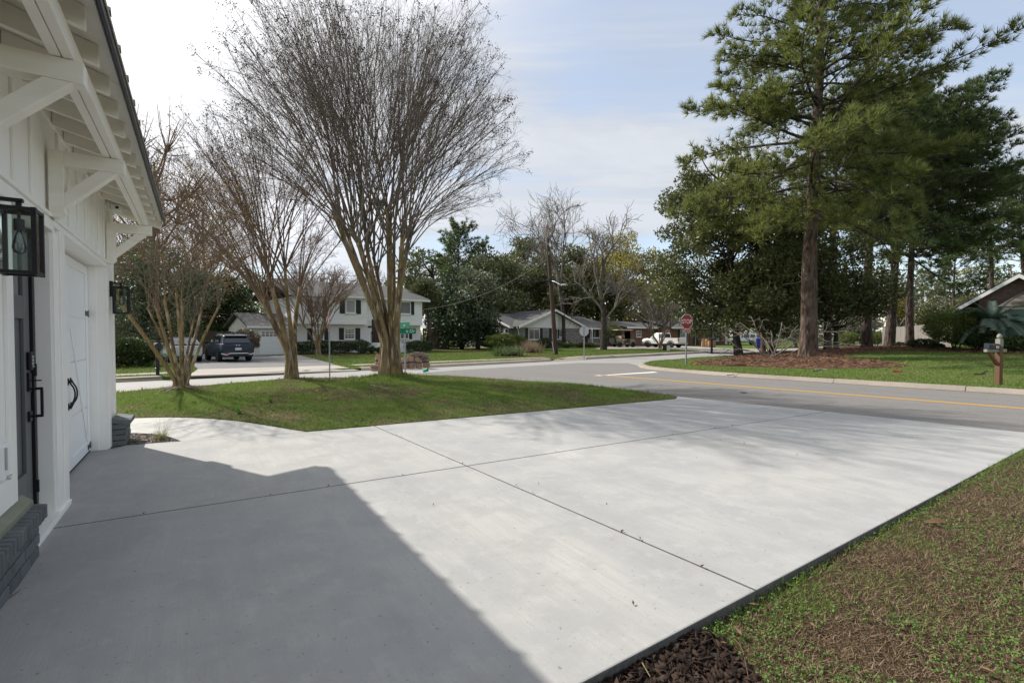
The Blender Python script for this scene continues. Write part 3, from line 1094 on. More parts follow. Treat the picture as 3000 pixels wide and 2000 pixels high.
def pavement(name, a0, a1, n0, n1, w, mat, panel=1.5):
    """a pavement of separate concrete panels"""
    root = MB()
    p0, p1 = en(a0, n0), en(a1, n1)
    t = unit(p1 - p0)
    nr = np.array([-t[1], t[0]]) * w / 2
    root.prism([(*q, .06) for q in (p0 - nr, p1 - nr, p1 + nr, p0 + nr)], [(*q, .112) for q in (p0 - nr, p1 - nr, p1 + nr, p0 + nr)])
    root = tag(root.obj(name, m['slabedge']), kind='structure')
    k = max(1, int(np.linalg.norm(p1 - p0) / panel))
    for i in range(k):
        a, c = p0 + (p1 - p0) * i / k, p0 + (p1 - p0) * (i + 1) / k
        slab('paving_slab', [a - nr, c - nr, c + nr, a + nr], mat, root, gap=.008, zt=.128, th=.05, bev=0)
    return root


pavement('pavement', -14, 2.5, 22.3, 22.3, 1.0, m['oldconcrete'], 1.5)
pavement('pavement', 9.6, 22.3, 22.35, 21.75, .95, m['oldconcrete'], 1.5)
pavement('pavement', 24.6, 41.0, 21.45, 21.25, .55, m['apron'], 1.6)


def z_apron(x, y):
    n = Nst(np.asarray(x, float), np.asarray(y, float))
    return -.004 + .128 * sm((n - 20.0) / .55)


apron = [G(548, 1109.5)[:2], G(1052, 1086)[:2], G(1015, 1078, .1)[:2], G(985, 1069.5, .12)[:2], G(579, 1081, .12)[:2], G(570, 1090, .1)[:2]]
sheet('drive_apron', apron, .5, z_apron, m['apron'], skirt=.05)
tar = [G(579, 1081.3, .12)[:2], G(984, 1069.8, .12)[:2], G(975, 1066, .12)[:2], G(925, 1052, .12)[:2], G(878, 1041, .12)[:2], G(735, 1039, .12)[:2], G(640, 1039, .12)[:2], G(560, 1036, .12)[:2], G(500, 1040, .12)[:2], G(560, 1062, .12)[:2]]
sheet('blacktop_drive', tar, .8, flat(.128), m['drivetar'], skirt=.03)
ramp = [G(1612, 1058.5)[:2], G(1716, 1053)[:2], G(1722, 1045, .12)[:2], G(1668, 1045, .12)[:2]]
sheet('kerb_ramp', ramp, .5, z_apron, m['oldconcrete'], skirt=.05)
nb_drive = [G(1740, 1022, .12)[:2], G(1960, 1021.5, .12)[:2], G(2080, 1030, .12)[:2], G(2170, 1033.5, .12)[:2], G(2260, 1028, .12)[:2], G(2270, 1022, .12)[:2], G(2130, 1020, .12)[:2], G(2000, 1013.5, .12)[:2], G(1780, 1014, .12)[:2]]
sheet('neighbour_drive', nb_drive, 1.5, flat(.122), m['apron'], skirt=.05)
# planting beds (bare straw) in front of the white house and by the pole
for poly in ([(880, 1042), (975, 1043), (1110, 1038), (1110, 1030), (890, 1028)], [(905, 1047), (990, 1046), (985, 1038), (880, 1042)], [(1235, 1024), (1440, 1026), (1460, 1020), (1240, 1018)],
             [(1480, 1049), (1560, 1049), (1640, 1046), (1600, 1036), (1520, 1034), (1470, 1044)]):
    sheet('straw_bed', smooth_line([G(u, v, .12)[:2] for u, v in poly] + [G(*poly[0], .12)[:2]], 4)[:-1], .8, flat(.117), m['mulch'], skirt=.03)

# ---- the corner lot
corner_line = [rq(26, 18.25), rq(6, 18.2), rq(-1.0, 18.1), rq(-4.7, 17.98), rq(-9.4, 18.02), rq(-12.3, 18.7), rq(-14.0, 19.85), rq(-15.1, 21.6), rq(-15.7, 24.2), en(33, 15.6), en(45, 15.9), en(70, 15.5), en(100, 15.0)]
corner_line = smooth_line(corner_line, 4)
lot = []
for i, p in enumerate(corner_line):
    t = unit(corner_line[min(i + 1, len(corner_line) - 1)] - corner_line[max(i - 1, 0)])
    lot.append(p + np.array([t[1], -t[0]]) * .40)
lot_edge = list(lot)
lot = lot + [en(100, -40), rq(60, 18.7)]
sheet('corner_lot', lot, 1.1, z_corner, m['lawnfar'], skirt=.3)
mul = [(2020, 1067), (2060, 1057.5), (2130, 1049.5), (2200, 1037), (2270, 1030), (2350, 1031), (2420, 1020), (2470, 1014), (2560, 1013.5), (2700, 1016), (2860, 1027), (3050, 1034), (3050, 1040), (2850, 1034), (2690, 1029), (2565, 1030),
       (2480, 1040), (2480, 1050), (2600, 1060), (2655, 1071), (2610, 1077), (2500, 1079), (2350, 1080), (2200, 1075), (2090, 1071)]
mul = smooth_line([GT(u, v, z_corner)[:2] for u, v in mul], 3)
mul_poly = [p for p in mul]


def z_mul(x, y):
    P = np.column_stack([np.ravel(x), np.ravel(y)])
    d = dist_poly(P, mul_poly).reshape(np.shape(x))
    return z_corner(x, y) + .012 + .10 * sm(d / 1.4) + .012 * np.sin(np.asarray(x) * 4.7) * np.sin(np.asarray(y) * 5.3)


sheet('straw_mulch_bed', mul_poly, .45, z_mul, m['mulch'], skirt=.06)


def kerb(line, name, mat, w=.42, h=.125, seg=3.0, side=1, base=-.02):
    """rolled kerb, cast in separate lengths; line runs along its foot, the back lies on `side`"""
    P = [np.array(p, float) for p in line]
    L = [0.0]
    for a, c in zip(P[:-1], P[1:]):
        L.append(L[-1] + np.linalg.norm(c - a))
    tot = L[-1]
    k = max(1, int(tot / seg))

    def pt(d):
        d = min(max(d, 0), tot)
        i = max(j for j in range(len(L)) if L[j] <= d + 1e-9)
        i = min(i, len(P) - 2)
        t = (d - L[i]) / max(L[i + 1] - L[i], 1e-9)
        return P[i] + (P[i + 1] - P[i]) * t, unit(P[i + 1] - P[i])
    root = tag(bpy.data.objects.new(name, None), kind='structure')
    COL.objects.link(root)
    root.location = (*P[0], 0)
    ORIGIN[root.name] = np.array([*P[0], 0.0])
    prof = [(0, base), (0, .012), (.05, h * .42), (.13, h * .86), (.22, h), (w, h + .006), (w, base)]
    for i in range(k):
        d0, d1 = tot * i / k + .008, tot * (i + 1) / k - .008
        n = max(1, int((d1 - d0) / .7))
        rings = []
        dz = rnd.uniform(-.006, .008)
        for j in range(n + 1):
            p, t = pt(d0 + (d1 - d0) * j / n)
            nr = np.array([-t[1], t[0]]) * side
            rings.append([(*(p + nr * x), z + (dz if z > .02 else 0)) for x, z in prof])
        b = MB()
        b.loft(rings)
        b.obj('kerb_length', mat, root)
    return root


kerb(corner_line[:-8], 'kerb', m['oldconcrete'], side=-1, w=.41, h=.12, seg=3.1)
kerb([en(-60, 20.35), en(-8, 20.4), en(2.1, 20.55)], 'kerb', m['oldconcrete'], side=1, h=.13, seg=3.0)
kerb([en(9.2, 20.30), en(12, 20.05), en(17.5, 20.05), en(21.1, 20.18)], 'kerb', m['oldconcrete'], side=1, h=.13, seg=3.0)
kerb([en(24.4, 20.28), en(34, 20.5), en(43.5, 20.85)], 'kerb', m['oldconcrete'], side=1, h=.13, seg=3.0)

# ------------------------------------------------------------------ the white garage house beside us
house = thing('garage_house', 'white board and batten house with bracketed metal eave and carriage garage door', 'house', HS(7.2, -3, 0))


def hb(name, s0, s1, n0, n1, z0, z1, mat, parent=house, bevel=.004):
    return MB().box(HS, s0, s1, n0, n1, z0, z1).obj(name, mat, parent, bevel=bevel)


w = MB()
for s0, s1, n0, z0, z1 in ((-5, 4.44, -1.25, .0, 3.42), (4.44, 5.50, -1.25, 2.40, 3.42), (5.50, 5.90, -1.30, 0, 3.42), (5.90, 8.42, -1.30, 2.46, 3.42), (8.42, 9.05, -1.30, 0, 3.42)):
    w.box(HS, s0, s1, n0, -1.022, z0, z1)
wall = w.obj('wall', m['paint'], house)
hb('wall', 8.90, 9.05, -9, -1.302, 0, 3.42, m['paint'])
hb('wall', -5, 8.89, -9.0, -8.85, 0, 3.42, m['paint'])
hb('floor', 4.2, 8.89, -3.0, -1.31, -.05, .02, m['slabedge'])
# battens
k = 0
s = 1.6
while s < 9.0:
    if not any(abs(s - c) < .11 for c in (3.66, 5.46, 8.5)):
        hb('batten', s - .022, s + .022, -1.022, -1.004, 2.535, 3.30, m['paint'])
    s += .4215
for s in (2.2, 2.62, 3.05, 3.5, 3.9):
    hb('batten', s - .022, s + .022, -1.022, -1.004, .665, 2.39, m['paint'])
hb('frieze_board', -4, 9.05, -1.022, -0.997, 3.302, 3.40, m['cream'])
# trim
hb('header_trim', -4, 5.545, -1.022, -0.998, 2.40, 2.497, m['paint'])
hb('header_trim', 5.55, 8.46, -1.022, -0.996, 2.445, 2.497, m['paint'])
hb('drip_cap', -4, 8.48, -1.022, -0.980, 2.5, 2.53, m['paint'])
hb('casing', 4.31, 4.437, -1.022, -1.000, .445, 2.397, m['paint'])
hb('casing', 5.52, 5.70, -1.022, -1.000, .03, 2.397, m['paint'])
hb('casing', 5.72, 5.905, -1.022, -0.992, .012, 2.442, m['paint'])
hb('casing', 8.425, 8.60, -1.022, -0.998, .012, 2.442, m['paint'])
hb('casing', 8.415, 8.425, -1.21, -1.11, .012, 2.44, m['paint'])
hb('corner_board', 8.90, 9.055, -1.022, -0.996, .40, 3.30, m['paint'])
hb('corner_board', 8.63, 8.885, -1.022, -1.008, .40, 2.44, m['paint'])
hb('skirt_board', -4, 4.305, -1.022, -1.002, .445, .66, m['paint'])
fl = MB()
fl.hexa([HS(-4, -1.02, .34), HS(4.60, -1.02, .34), HS(4.60, -.962, .34), HS(-4, -.962, .34), HS(-4, -1.02, .442), HS(4.60, -1.02, .442), HS(4.60, -.962, .392), HS(-4, -.962, .392)])
fl.obj('ledge', m['sillolive'], house)
hb('threshold', 4.66, 5.88, -1.24, -.975, .0, .045, m['paint'])

# soffit, rafters, beam and brackets
zs = lambda n: 3.42 - .281 * (n + 1)
s = -3.0
while s < 9.1:
    e = min(s + 1.215, 9.12)
    b = MB()
    b.hexa([HS(s, -1.0, zs(-1.0)), HS(e, -1.0, zs(-1.0)), HS(e, -.425, zs(-.425)), HS(s, -.425, zs(-.425)),
            HS(s, -1.0, zs(-1.0) + .03), HS(e, -1.0, zs(-1.0) + .03), HS(e, -.425, zs(-.425) + .03), HS(s, -.425, zs(-.425) + .03)])
    b.obj('soffit_panel', m['soffit'], house)
    s += 1.222
s = 1.75
while s < 9.1:
    b = MB()
    c = s - .022, s + .022
    n0, n1 = -.99, -.475
    b.hexa([HS(c[0], n0, zs(n0) - .135), HS(c[1], n0, zs(n0) - .135), HS(c[1], n1, zs(n1) - .12), HS(c[0], n1, zs(n1) - .12),
            HS(c[0], n0, zs(n0) - .002), HS(c[1], n0, zs(n0) - .002), HS(c[1], n1, zs(n1) - .002), HS(c[0], n1, zs(n1) - .002)])
    b.obj('rafter', m['cream'], house, bevel=.003)
    s += .4215
for n0, n1 in ((-.655, -.605), (-.60, -.55)):
    hb('eave_beam', -2.0, 8.60, n0, n1, 3.053, 3.168, m['cream'])
for s in (3.66, 5.46, 8.50):
    arm = hb('bracket', s - .055, s + .055, -.905, -.51, 2.93, 3.05, m['cream'])
    b = MB()
    prof = [(-1.0, 2.50), (-.945, 2.50), (-.905, 2.54), (-.905, 3.05), (-1.0, 3.05)]
    b.prism([HS(s - .06, n, z) for n, z in prof], [HS(s + .06, n, z) for n, z in prof])
    b.obj('bracket_post', m['cream'], arm, bevel=.004)
    b = MB()
    prof = [(-.905, 2.585), (-.56, 2.93), (-.685, 2.93), (-.905, 2.71)]
    b.prism([HS(s - .05, n, z) for n, z in prof], [HS(s + .05, n, z) for n, z in prof])
    b.obj('bracket_brace', m['cream'], arm, bevel=.004)
# roof: deck, edge strips and the standing seams
b = MB()
zr = lambda n: zs(n) + .034
b.hexa([HS(-5, -6.5, zr(-6.5)), HS(9.13, -6.5, zr(-6.5)), HS(9.13, -.405, zr(-.405)), HS(-5, -.405, zr(-.405)),
        HS(-5, -6.5, zr(-6.5) + .03), HS(9.13, -6.5, zr(-6.5) + .03), HS(9.13, -.405, zr(-.405) + .03), HS(-5, -.405, zr(-.405) + .03)])
roof = b.obj('roof', m['roofmetal'], house)
hb('roof_edge', -5, 9.135, -.403, -.385, 3.205, 3.283, m['roofmetal'])
hb('drip_edge', -5, 9.137, -.384, -.378, 3.262, 3.290, m['dripedge'])
s = 1.40
while s < 9.1:
    b = MB()
    zz = lambda n: zr(n) + .031
    n0, n1 = -6.4, -.378
    b.add([HS(s - .034, n0, zz(n0)), HS(s, n0, zz(n0) + .036), HS(s + .034, n0, zz(n0)), HS(s - .034, n1, zz(n1)), HS(s, n1, zz(n1) + .036), HS(s + .034, n1, zz(n1))],
          [(0, 1, 4, 3), (1, 2, 5, 4), (2, 0, 3, 5), (3, 4, 5), (2, 1, 0)])
    b.obj('seam', m['roofmetal'], roof)
    s += .4215
b = MB()
b.hexa([HS(9.125, -5, zs(-5) - .12), HS(9.15, -5, zs(-5) - .12), HS(9.15, -.43, zs(-.43) - .12), HS(9.125, -.43, zs(-.43) - .12),
        HS(9.125, -5, zs(-5) + .03), HS(9.15, -5, zs(-5) + .03), HS(9.15, -.43, zs(-.43) + .03), HS(9.125, -.43, zs(-.43) + .03)])
b.obj('barge_board', m['cream'], house, bevel=.003)
# garage door: four sections with carriage boards laid over them
gd = hb('garage_door', 5.95, 8.40, -1.26, -1.235, .03, 2.43, m['garagewhite'])
for z0, z1 in ((.03, .60), (.606, 1.22), (1.226, 1.83), (1.836, 2.42)):
    hb('door_section', 5.95, 8.40, -1.234, -1.212, z0, z1, m['garagewhite'], gd, .004)
for s0, s1 in ((5.95, 7.17), (7.18, 8.40)):
    f = 1 if s0 > 7 else -1
    for a, c, z0, z1 in ((s0, s0 + .10, .03, 2.42), (s1 - .10, s1, .03, 2.42), (s0 + .102, s1 - .102, .03, .15), (s0 + .102, s1 - .102, 1.75, 1.88), (s0 + .102, s1 - .102, 2.32, 2.42)):
        hb('overlay_board', a, c, -1.211, -1.195, z0, z1, m['garagewhite'], gd, .003)
    p, q = (s0 + .11, s1 - .11) if f > 0 else (s1 - .11, s0 + .11)
    b = MB()
    b.hexa([HS(q - .06 * f, -1.2105, .16), HS(q + .0 * f, -1.2105, .16), HS(p + .06 * f, -1.2105, 1.74), HS(p, -1.2105, 1.74),
            HS(q - .06 * f, -1.198, .16), HS(q + .0 * f, -1.198, .16), HS(p + .06 * f, -1.198, 1.74), HS(p, -1.198, 1.74)])
    b.obj('diagonal_board', m['garagewhite'], gd, bevel=.002)
    sh = s1 if f > 0 else s0
    for z in (1.815, .09):
        b = MB()
        b.prism([HS(sh, -1.1945, z - .045), HS(sh, -1.1945, z + .045), HS(sh - f * .16, -1.1945, z + .018), HS(sh - f * .21, -1.1945, z + .035), HS(sh - f * .21, -1.1945, z - .035), HS(sh - f * .16, -1.1945, z - .018)],
                [HS(sh, -1.188, z - .045), HS(sh, -1.188, z + .045), HS(sh - f * .16, -1.188, z + .018), HS(sh - f * .21, -1.188, z + .035), HS(sh - f * .21, -1.188, z - .035), HS(sh - f * .16, -1.188, z - .018)])
        b.obj('strap_hinge', m['black'], gd)
    hs = 7.175 + f * .06
    b = MB()
    pts = smooth_line([HS(hs, -1.185, 1.04), HS(hs, -1.17, 1.0), HS(hs, -1.145, .95), HS(hs, -1.135, .885), HS(hs, -1.145, .82), HS(hs, -1.17, .77), HS(hs, -1.185, .73)], 4)
    b.tube(pts, [.008] * len(pts), 8)
    b.box(HS, hs - .013, hs + .013, -1.1948, -1.184, .985, 1.06)
    b.box(HS, hs - .013, hs + .013, -1.1948, -1.184, .71, .785)
    b.obj('pull_handle', m['black'], gd)
hb('bottom_seal', 5.95, 8.40, -1.235, -1.20, 0.002, .028, m['plastic'], gd)
# side door
dr = hb('side_door', 4.44, 5.43, -1.20, -1.160, .05, 2.36, m['doorgrey'])
for a, c, z0, z1 in ((4.46, 4.60, .06, 2.35), (5.27, 5.42, .06, 2.35), (4.602, 5.268, .06, .45), (4.602, 5.268, 1.66, 1.84), (4.602, 5.268, 2.24, 2.35)):
    hb('door_frame_board', a, c, -1.159, -1.135, z0, z1, m['doorgrey'], dr, .004)
hb('door_glass', 4.602, 5.268, -1.158, -1.150, 1.842, 2.238, m['glass'], dr, 0)
hb('weather_strip', 5.432, 5.495, -1.22, -1.115, .05, 2.39, m['black'], dr)
for z in (2.20, 1.25, .3):
    MB().cyl(HS, (5.44, -1.108, z - .05), (5.44, -1.108, z + .05), .009, 8).obj('hinge', m['black'], dr)
lk = hb('smart_lock', 5.31, 5.385, -1.134, -1.105, 1.255, 1.40, m['black'], dr, .01)
for i in range(3):
    hb('lock_key', 5.325, 5.37, -1.1045, -1.101, 1.30 + i * .026, 1.318 + i * .026, m['signback'], lk, 0)
MB().cyl(HS, (5.348, -1.105, 1.285), (5.348, -1.098, 1.285), .012, 10).obj('lock_cylinder', m['signback'], lk)
hd = hb('door_handle', 5.315, 5.38, -1.134, -1.118, 1.085, 1.235, m['black'], dr, .004)
hb('thumb_lever', 5.335, 5.36, -1.117, -1.055, 1.165, 1.175, m['black'], hd, .003)
hb('handle_plate', 5.315, 5.38, -1.134, -1.118, .845, .925, m['black'], hd, .004)
b = MB()
b.box(HS, 5.338, 5.358, -1.118, -1.047, 1.095, 1.115)
b.box(HS, 5.338, 5.358, -1.064, -1.046, .896, 1.0945)
b.box(HS, 5.338, 5.358, -1.118, -1.047, .875, .8955)
b.obj('handle_grip', m['black'], hd, bevel=.003)
# painted brick skirts, every brick laid on its own
brick_meshes = {}


def brick(sx, sy, sz, pos_s, pos_n, pos_z, tilt=0.0, parent=house):
    key = (round(sx, 3), round(sy, 3), round(sz, 3), round(tilt, 3))
    o = None
    b = MB()
    j = lambda: rnd.uniform(-.0025, .0025)
    pts = []
    for z in (0, sz):
        for x, y in ((0, 0), (sx, 0), (sx, sy), (0, sy)):
            pts.append(HS(pos_s + x + j(), pos_n + y + j(), pos_z + z - tilt * y + j()))
    b.hexa(pts)
    return b.obj('brick', m['brickpaint'], parent, bevel=.006)


hb('mortar_core', 1.2, 4.60, -1.0, -.945, .0, .335, m['mortar'], house, 0)
for r_, z in enumerate((.004, .087, .170)):
    s = 1.62 + (.105 if r_ % 2 else 0)
    while s < 4.55:
        L = min(.203, 4.615 - s)
        brick(L, .075, .073, s, -1.01, z)
        s += .213
s = 1.9
while s < 4.58:
    brick(.058, .135, .093, s, -1.035 + .003, .279, .16)
    s += .0685
hb('mortar_core', 8.615, 9.17, -.998, -.86, .0, .30, m['mortar'], house, 0)
for r_, z in enumerate((.0, .078, .156, .234)):
    s = 8.60 - .0
    first = True
    while s < 9.18:
        L = .10 if (first and r_ % 2) else .203
        L = min(L, 9.19 - s)
        brick(L, .150, .069, s, -.998, z)
        s += L + .010
        first = False
s = 8.585
while s < 9.17:
    brick(.098, .20, .062, s, -1.0, .318, .18)
    s += .107


# ---- wall lanterns
def lantern(label, s, n, z, wall_s):
    t = thing('wall_lantern', label, 'lantern', HS(s, n, z), 'black box lanterns on the garage wall')
    g = .078
    h0, h1 = z - .19, z + .19
    r = .0115
    b = MB()
    for x, y in ((-1, -1), (1, -1), (1, 1), (-1, 1)):
        b.box(HS, s + x * g - r, s + x * g + r, n + y * g - r, n + y * g + r, h0, h1)
    for zz in (h0 + .002, h1 - .022):
        for y in (-1, 1):
            b.box(HS, s - g + r, s + g - r, n + y * g - r + .001, n + y * g + r - .001, zz, zz + .02)
        for x in (-1, 1):
            b.box(HS, s + x * g - r + .001, s + x * g + r - .001, n - g + r, n + g - r, zz, zz + .02)
    b.box(HS, s - g + .012, s + g - .012, n - g + .012, n + g - .012, h1 - .006, h1 - .001)
    b.obj('frame', m['black'], t, bevel=.0015)
    for y in (-1, 1):
        MB().box(HS, s - g + r, s + g - r, n + y * g - .0012, n + y * g + .0012, h0 + .022, h1 - .022).obj('pane', m['clearglass'], t)
    for x in (-1, 1):
        MB().box(HS, s + x * g - .0012, s + x * g + .0012, n - g + r, n + g - r, h0 + .022, h1 - .022).obj('pane', m['clearglass'], t)
    b = MB()
    b.box(HS, wall_s - .05, wall_s + .05, -1.012, -.965, z + .05, z + .26)
    b.box(HS, wall_s - .018, wall_s + .018, -.962, n + .02, h1 + .035, h1 + .055)
    b.box(HS, s - .012, s + .012, n - .012, n + .012, h1 - .001, h1 + .036)
    b.obj('wall_mount', m['black'], t, bevel=.003)
    fr = Fr(HS(s, n, 0), DS, DN)
    MB().lathe(fr, [(.008, h1 - .002), (.008, h1 - .06), (.024, h1 - .062), (.024, h1 - .125), (.02, h1 - .128)], 12).obj('socket', m['black'], t, smooth=True, sharp=40)
    bl = MB().lathe(fr, [(.012, h1 - .13), (.017, h1 - .15), (.030, h1 - .20), (.032, h1 - .225), (.025, h1 - .25), (.004, h1 - .262)], 14).obj('bulb', m['bulbglass'], t, smooth=True)
    b = MB()
    for k in range(4):
        a = k * 1.57
        b.tube([fr(.004 * math.cos(a), .004 * math.sin(a), h1 - .14), fr(.013 * math.cos(a), .013 * math.sin(a), h1 - .22), fr(.011 * math.cos(a + 1.5), .011 * math.sin(a + 1.5), h1 - .235)], [.0012] * 3, 4)
    b.obj('filament', m['chrome'], bl)
    return t


lantern('large near black glass lantern with clear bulb beside the grey side door', 3.878, -.845, 2.065, 3.878)
lantern('smaller looking far black glass lantern on the column right of the garage door', 8.68, -.878, 2.02, 8.68)

# ---- small fittings on the wall
t = thing('security_camera', 'small white twin-head security camera under the eave near the far bracket', 'camera', HS(8.40, -.96, 3.25))
hb('mount', 8.36, 8.44, -.98, -.94, 3.20, 3.30, m['trimwhite'], t, .01)
for ds in (-.05, .06):
    b = MB()
    b.box(HS, 8.40 + ds - .035, 8.40 + ds + .035, -.935, -.82, 3.19, 3.27)
    hh = b.obj('camera_head', m['trimwhite'], t, bevel=.012)
    MB().cyl(HS, (8.40 + ds - .036, -.87, 3.232), (8.40 + ds - .032, -.87, 3.232), .02, 10).obj('lens', m['black'], hh)
b = MB()
b.tube([HS(8.4, -.93, 3.2), HS(8.38, -.92, 3.16), HS(8.40, -.9, 3.13)], [.008, .008, .006], 6)
b.obj('aerial', m['trimwhite'], t)
t = thing('outlet_box', 'white weatherproof outlet cover on the wall left of the grey door', 'outlet box', HS(3.880, -.98, .8))
hb('cover', 3.820, 3.940, -.982, -.915, .70, .92, m['trimwhite'], t, .02)
hb('cover_window', 3.835, 3.848, -.9145, -.905, .77, .90, m['signback'], t, .004)
hb('latch', 3.860, 3.900, -.9145, -.90, .71, .735, m['chrome'], t, .004)

# ------------------------------------------------------------------ houses across the street
class Facade:
    """vertical plane N = c of the street frame; px() measures a photograph pixel on it"""

    def __init__(s, c, ex=E_, nn=M_):
        s.c, s.ex, s.nn = c, np.array(ex) / np.linalg.norm(ex), np.array(nn) / np.linalg.norm(nn)
        s.fr = Fr(s.nn * c, s.ex, -s.nn)

    def px(s, u, v):
        p = on_plane(u, v, s.nn, s.c)
        return float(p @ s.ex), float(p[2])

    def a(s, u, v=985):
        return s.px(u, v)[0]

    def z(s, u, v):
        return s.px(u, v)[1]

    def off(s, out):
        return Facade(s.c - out, s.ex, s.nn)


def window(root, fa, u0, u1, v0, v1, glass='glass', nx=1, ny=1, sash=True, shut=None, out=.0, w=.07):
    fr = fa.fr
    um = (u0 + u1) / 2
    a0, a1 = fa.a(u0, (v0 + v1) / 2), fa.a(u1, (v0 + v1) / 2)
    z0, z1 = fa.z(um, v1), fa.z(um, v0)
    b = MB()
    b.box(fr, a0, a0 + w, out + .001, out + .06, z0, z1)
    b.box(fr, a1 - w, a1, out + .001, out + .06, z0, z1)
    b.box(fr, a0 + w, a1 - w, out + .001, out + .058, z0, z0 + w)
    b.box(fr, a0 + w, a1 - w, out + .001, out + .058, z1 - w, z1)
    zm = (z0 + z1) / 2
    if sash == 'slide':
        am = (a0 + a1) / 2
        b.box(fr, am - .03, am + .03, out + .001, out + .05, z0 + w, z1 - w)
    elif sash:
        b.box(fr, a0 + w, a1 - w, out + .001, out + .05, zm - .03, zm + .03)
    for i in range(1, nx):
        x = a0 + w + (a1 - a0 - 2 * w) * i / nx
        b.box(fr, x - .012, x + .012, out + .001, out + .045, z0 + w, z1 - w)
    for i in range(1, ny):
        zz = z0 + w + (z1 - z0 - 2 * w) * i / ny
        if abs(zz - zm) > .05 or not sash:
            b.box(fr, a0 + w, a1 - w, out + .001, out + .044, zz - .012, zz + .012)
    f = b.obj('window', m['trimwhite'], root)
    if sash == 'slide':
        cells = [(a0 + w, am - .03, z0 + w, z1 - w), (am + .03, a1 - w, z0 + w, z1 - w)]
    elif sash:
        cells = [(a0 + w, a1 - w, z0 + w, zm - .03), (a0 + w, a1 - w, zm + .03, z1 - w)]
    else:
        cells = [(a0 + w, a1 - w, z0 + w, z1 - w)]
    for c in cells:
        MB().box(fr, c[0], c[1], out - .02, out + .022, c[2], c[3]).obj('pane', m[glass], f)
    MB().box(fr, a0 - .05, a1 + .05, out + .001, out + .10, z0 - .07, z0 - .002).obj('sill', m['trimwhite'], f)
    for sh in (shut or []):
        s0, s1 = fa.a(sh[0], (v0 + v1) / 2), fa.a(sh[1], (v0 + v1) / 2)
        sb = MB().box(fr, s0, s1, out + .001, out + .035, z0 - .05, z1 + .03).obj('shutter', m['shutter'], root)
        for k in range(2):
            h = (z1 - z0) / 2
            MB().box(fr, s0 + .05, s1 - .05, out + .036, out + .045, z0 + k * h + .03, z0 + (k + 1) * h - .06).obj('louvre_panel', m['shutter'], sb)
    return f


def gable_roof(name, root, pa, pb, depth_pts, mat):
    pass


def roof_slab(root, quad, th, mat, name='roof'):
    """a sloping roof plane with thickness: quad = 4 world points of its top"""
    q = [np.array(p, float) for p in quad]
    n = unit(np.cross(q[1] - q[0], q[3] - q[0]))
    if n[2] < 0:
        n = -n
    b = MB()
    b.hexa([p - n * th for p in q] + q)
    return b.obj(name, mat, root)


# ---- the white two-storey house
W1 = Facade(39.0)
fr = W1.fr
aL, aR = W1.a(868), W1.a(1232)
wh = thing('white_house', 'white two-storey house with black shutters and attached garage across the street', 'house', fr((aL + aR) / 2, -4, .1))
W2 = W1.off(.45)
z2 = W2.z(1020, 950)
zE = W2.z(1084, 875.5)
MB().box(fr, aL, aR, -8.5, 0, .0, z2 + .35).obj('lower_wall', m['brickwhite'], wh)
MB().box(fr, aL + .02, aR + .1, -8.6, -.01, z2 + .352, zE).obj('upper_wall', m['housewhite'], wh)
for u0, u1 in ((862, 1076), (1158, 1237)):
    a0, a1 = W2.a(u0, 930), W2.a(u1, 930)
    bl = MB().box(fr, a0, a1, .002, .42, z2, zE - .002).obj('overhang', m['housewhite'], wh)
    MB().box(fr, a0 - .02, a1 + .02, .30, .465, z2 - .003, z2 + .24).obj('band_board', m['housewhite'], bl)
    z = z2 + .245
    while z < zE - .1:
        h = min(.20, zE - z)
        b = MB()
        b.hexa([fr(a0, .421, z), fr(a1, .421, z), fr(a1, .452, z), fr(a0, .452, z), fr(a0, .421, z + h - .004), fr(a1, .421, z + h - .004), fr(a1, .428, z + h - .004), fr(a0, .428, z + h - .004)])
        b.obj('siding_board', m['housewhite'], bl)
        z += .205
a0, a1 = W2.a(850, 880) - .3, W2.a(1255, 878)
zr_ = float(on_plane(1120, 838, M_, 43.3)[2])
p = lambda a, o, z: fr(a, o, z)
ov = .75
roof_slab(wh, [p(a0, ov, zE + .18), p(a1, ov, zE + .18), p(a1, -4.3, zr_), p(a0, -4.3, zr_)], .16, m['shingle'])
roof_slab(wh, [p(a1, -9.3, zE + .18), p(a0, -9.3, zE + .18), p(a0, -4.305, zr_), p(a1, -4.305, zr_)], .16, m['shingle'])
MB().box(fr, a0, a1, ov - .03, ov + .04, zE - .03, zE + .16).obj('fascia', m['trimwhite'], wh)
MB().box(fr, a0 + .1, a1 - .1, .43, ov - .032, zE + .0, zE + .02).obj('soffit', m['housewhite'], wh)
gb = MB()
gb.prism([p(aR + .1, 0, zE), p(aR + .1, -8.6, zE), p(aR + .1, -4.3, zr_ - .2)], [p(aR - .1, 0, zE), p(aR - .1, -8.6, zE), p(aR - .1, -4.3, zr_ - .2)])
gb.obj('gable', m['housewhite'], wh)
W2w = W2.off(.0)
window(wh, W2, 1012, 1041, 879, 917, 'glassgrey', sash=False, shut=[(995, 1010), (1043, 1057)], out=.003)
window(wh, W2, 917, 943, 879, 915, 'glassgrey', sash=False, shut=[(901, 915), (945, 958)], out=.003)
window(wh, W2, 1168, 1203, 884, 920, 'glassgrey', sash=False, shut=[(1204, 1213), (1159, 1167)], out=.003)
window(wh, W1, 1008, 1039, 961.5, 993, 'glass', 3, 4, shut=[(993, 1007), (1041, 1055)])
window(wh, W1, 917, 947, 962.5, 994, 'glass', 3, 4, shut=[(900, 915), (950, 962)])
window(wh, W1, 1172, 1197, 962, 992, 'glass', 3, 4, shut=[(1198, 1207), (1163, 1171)])
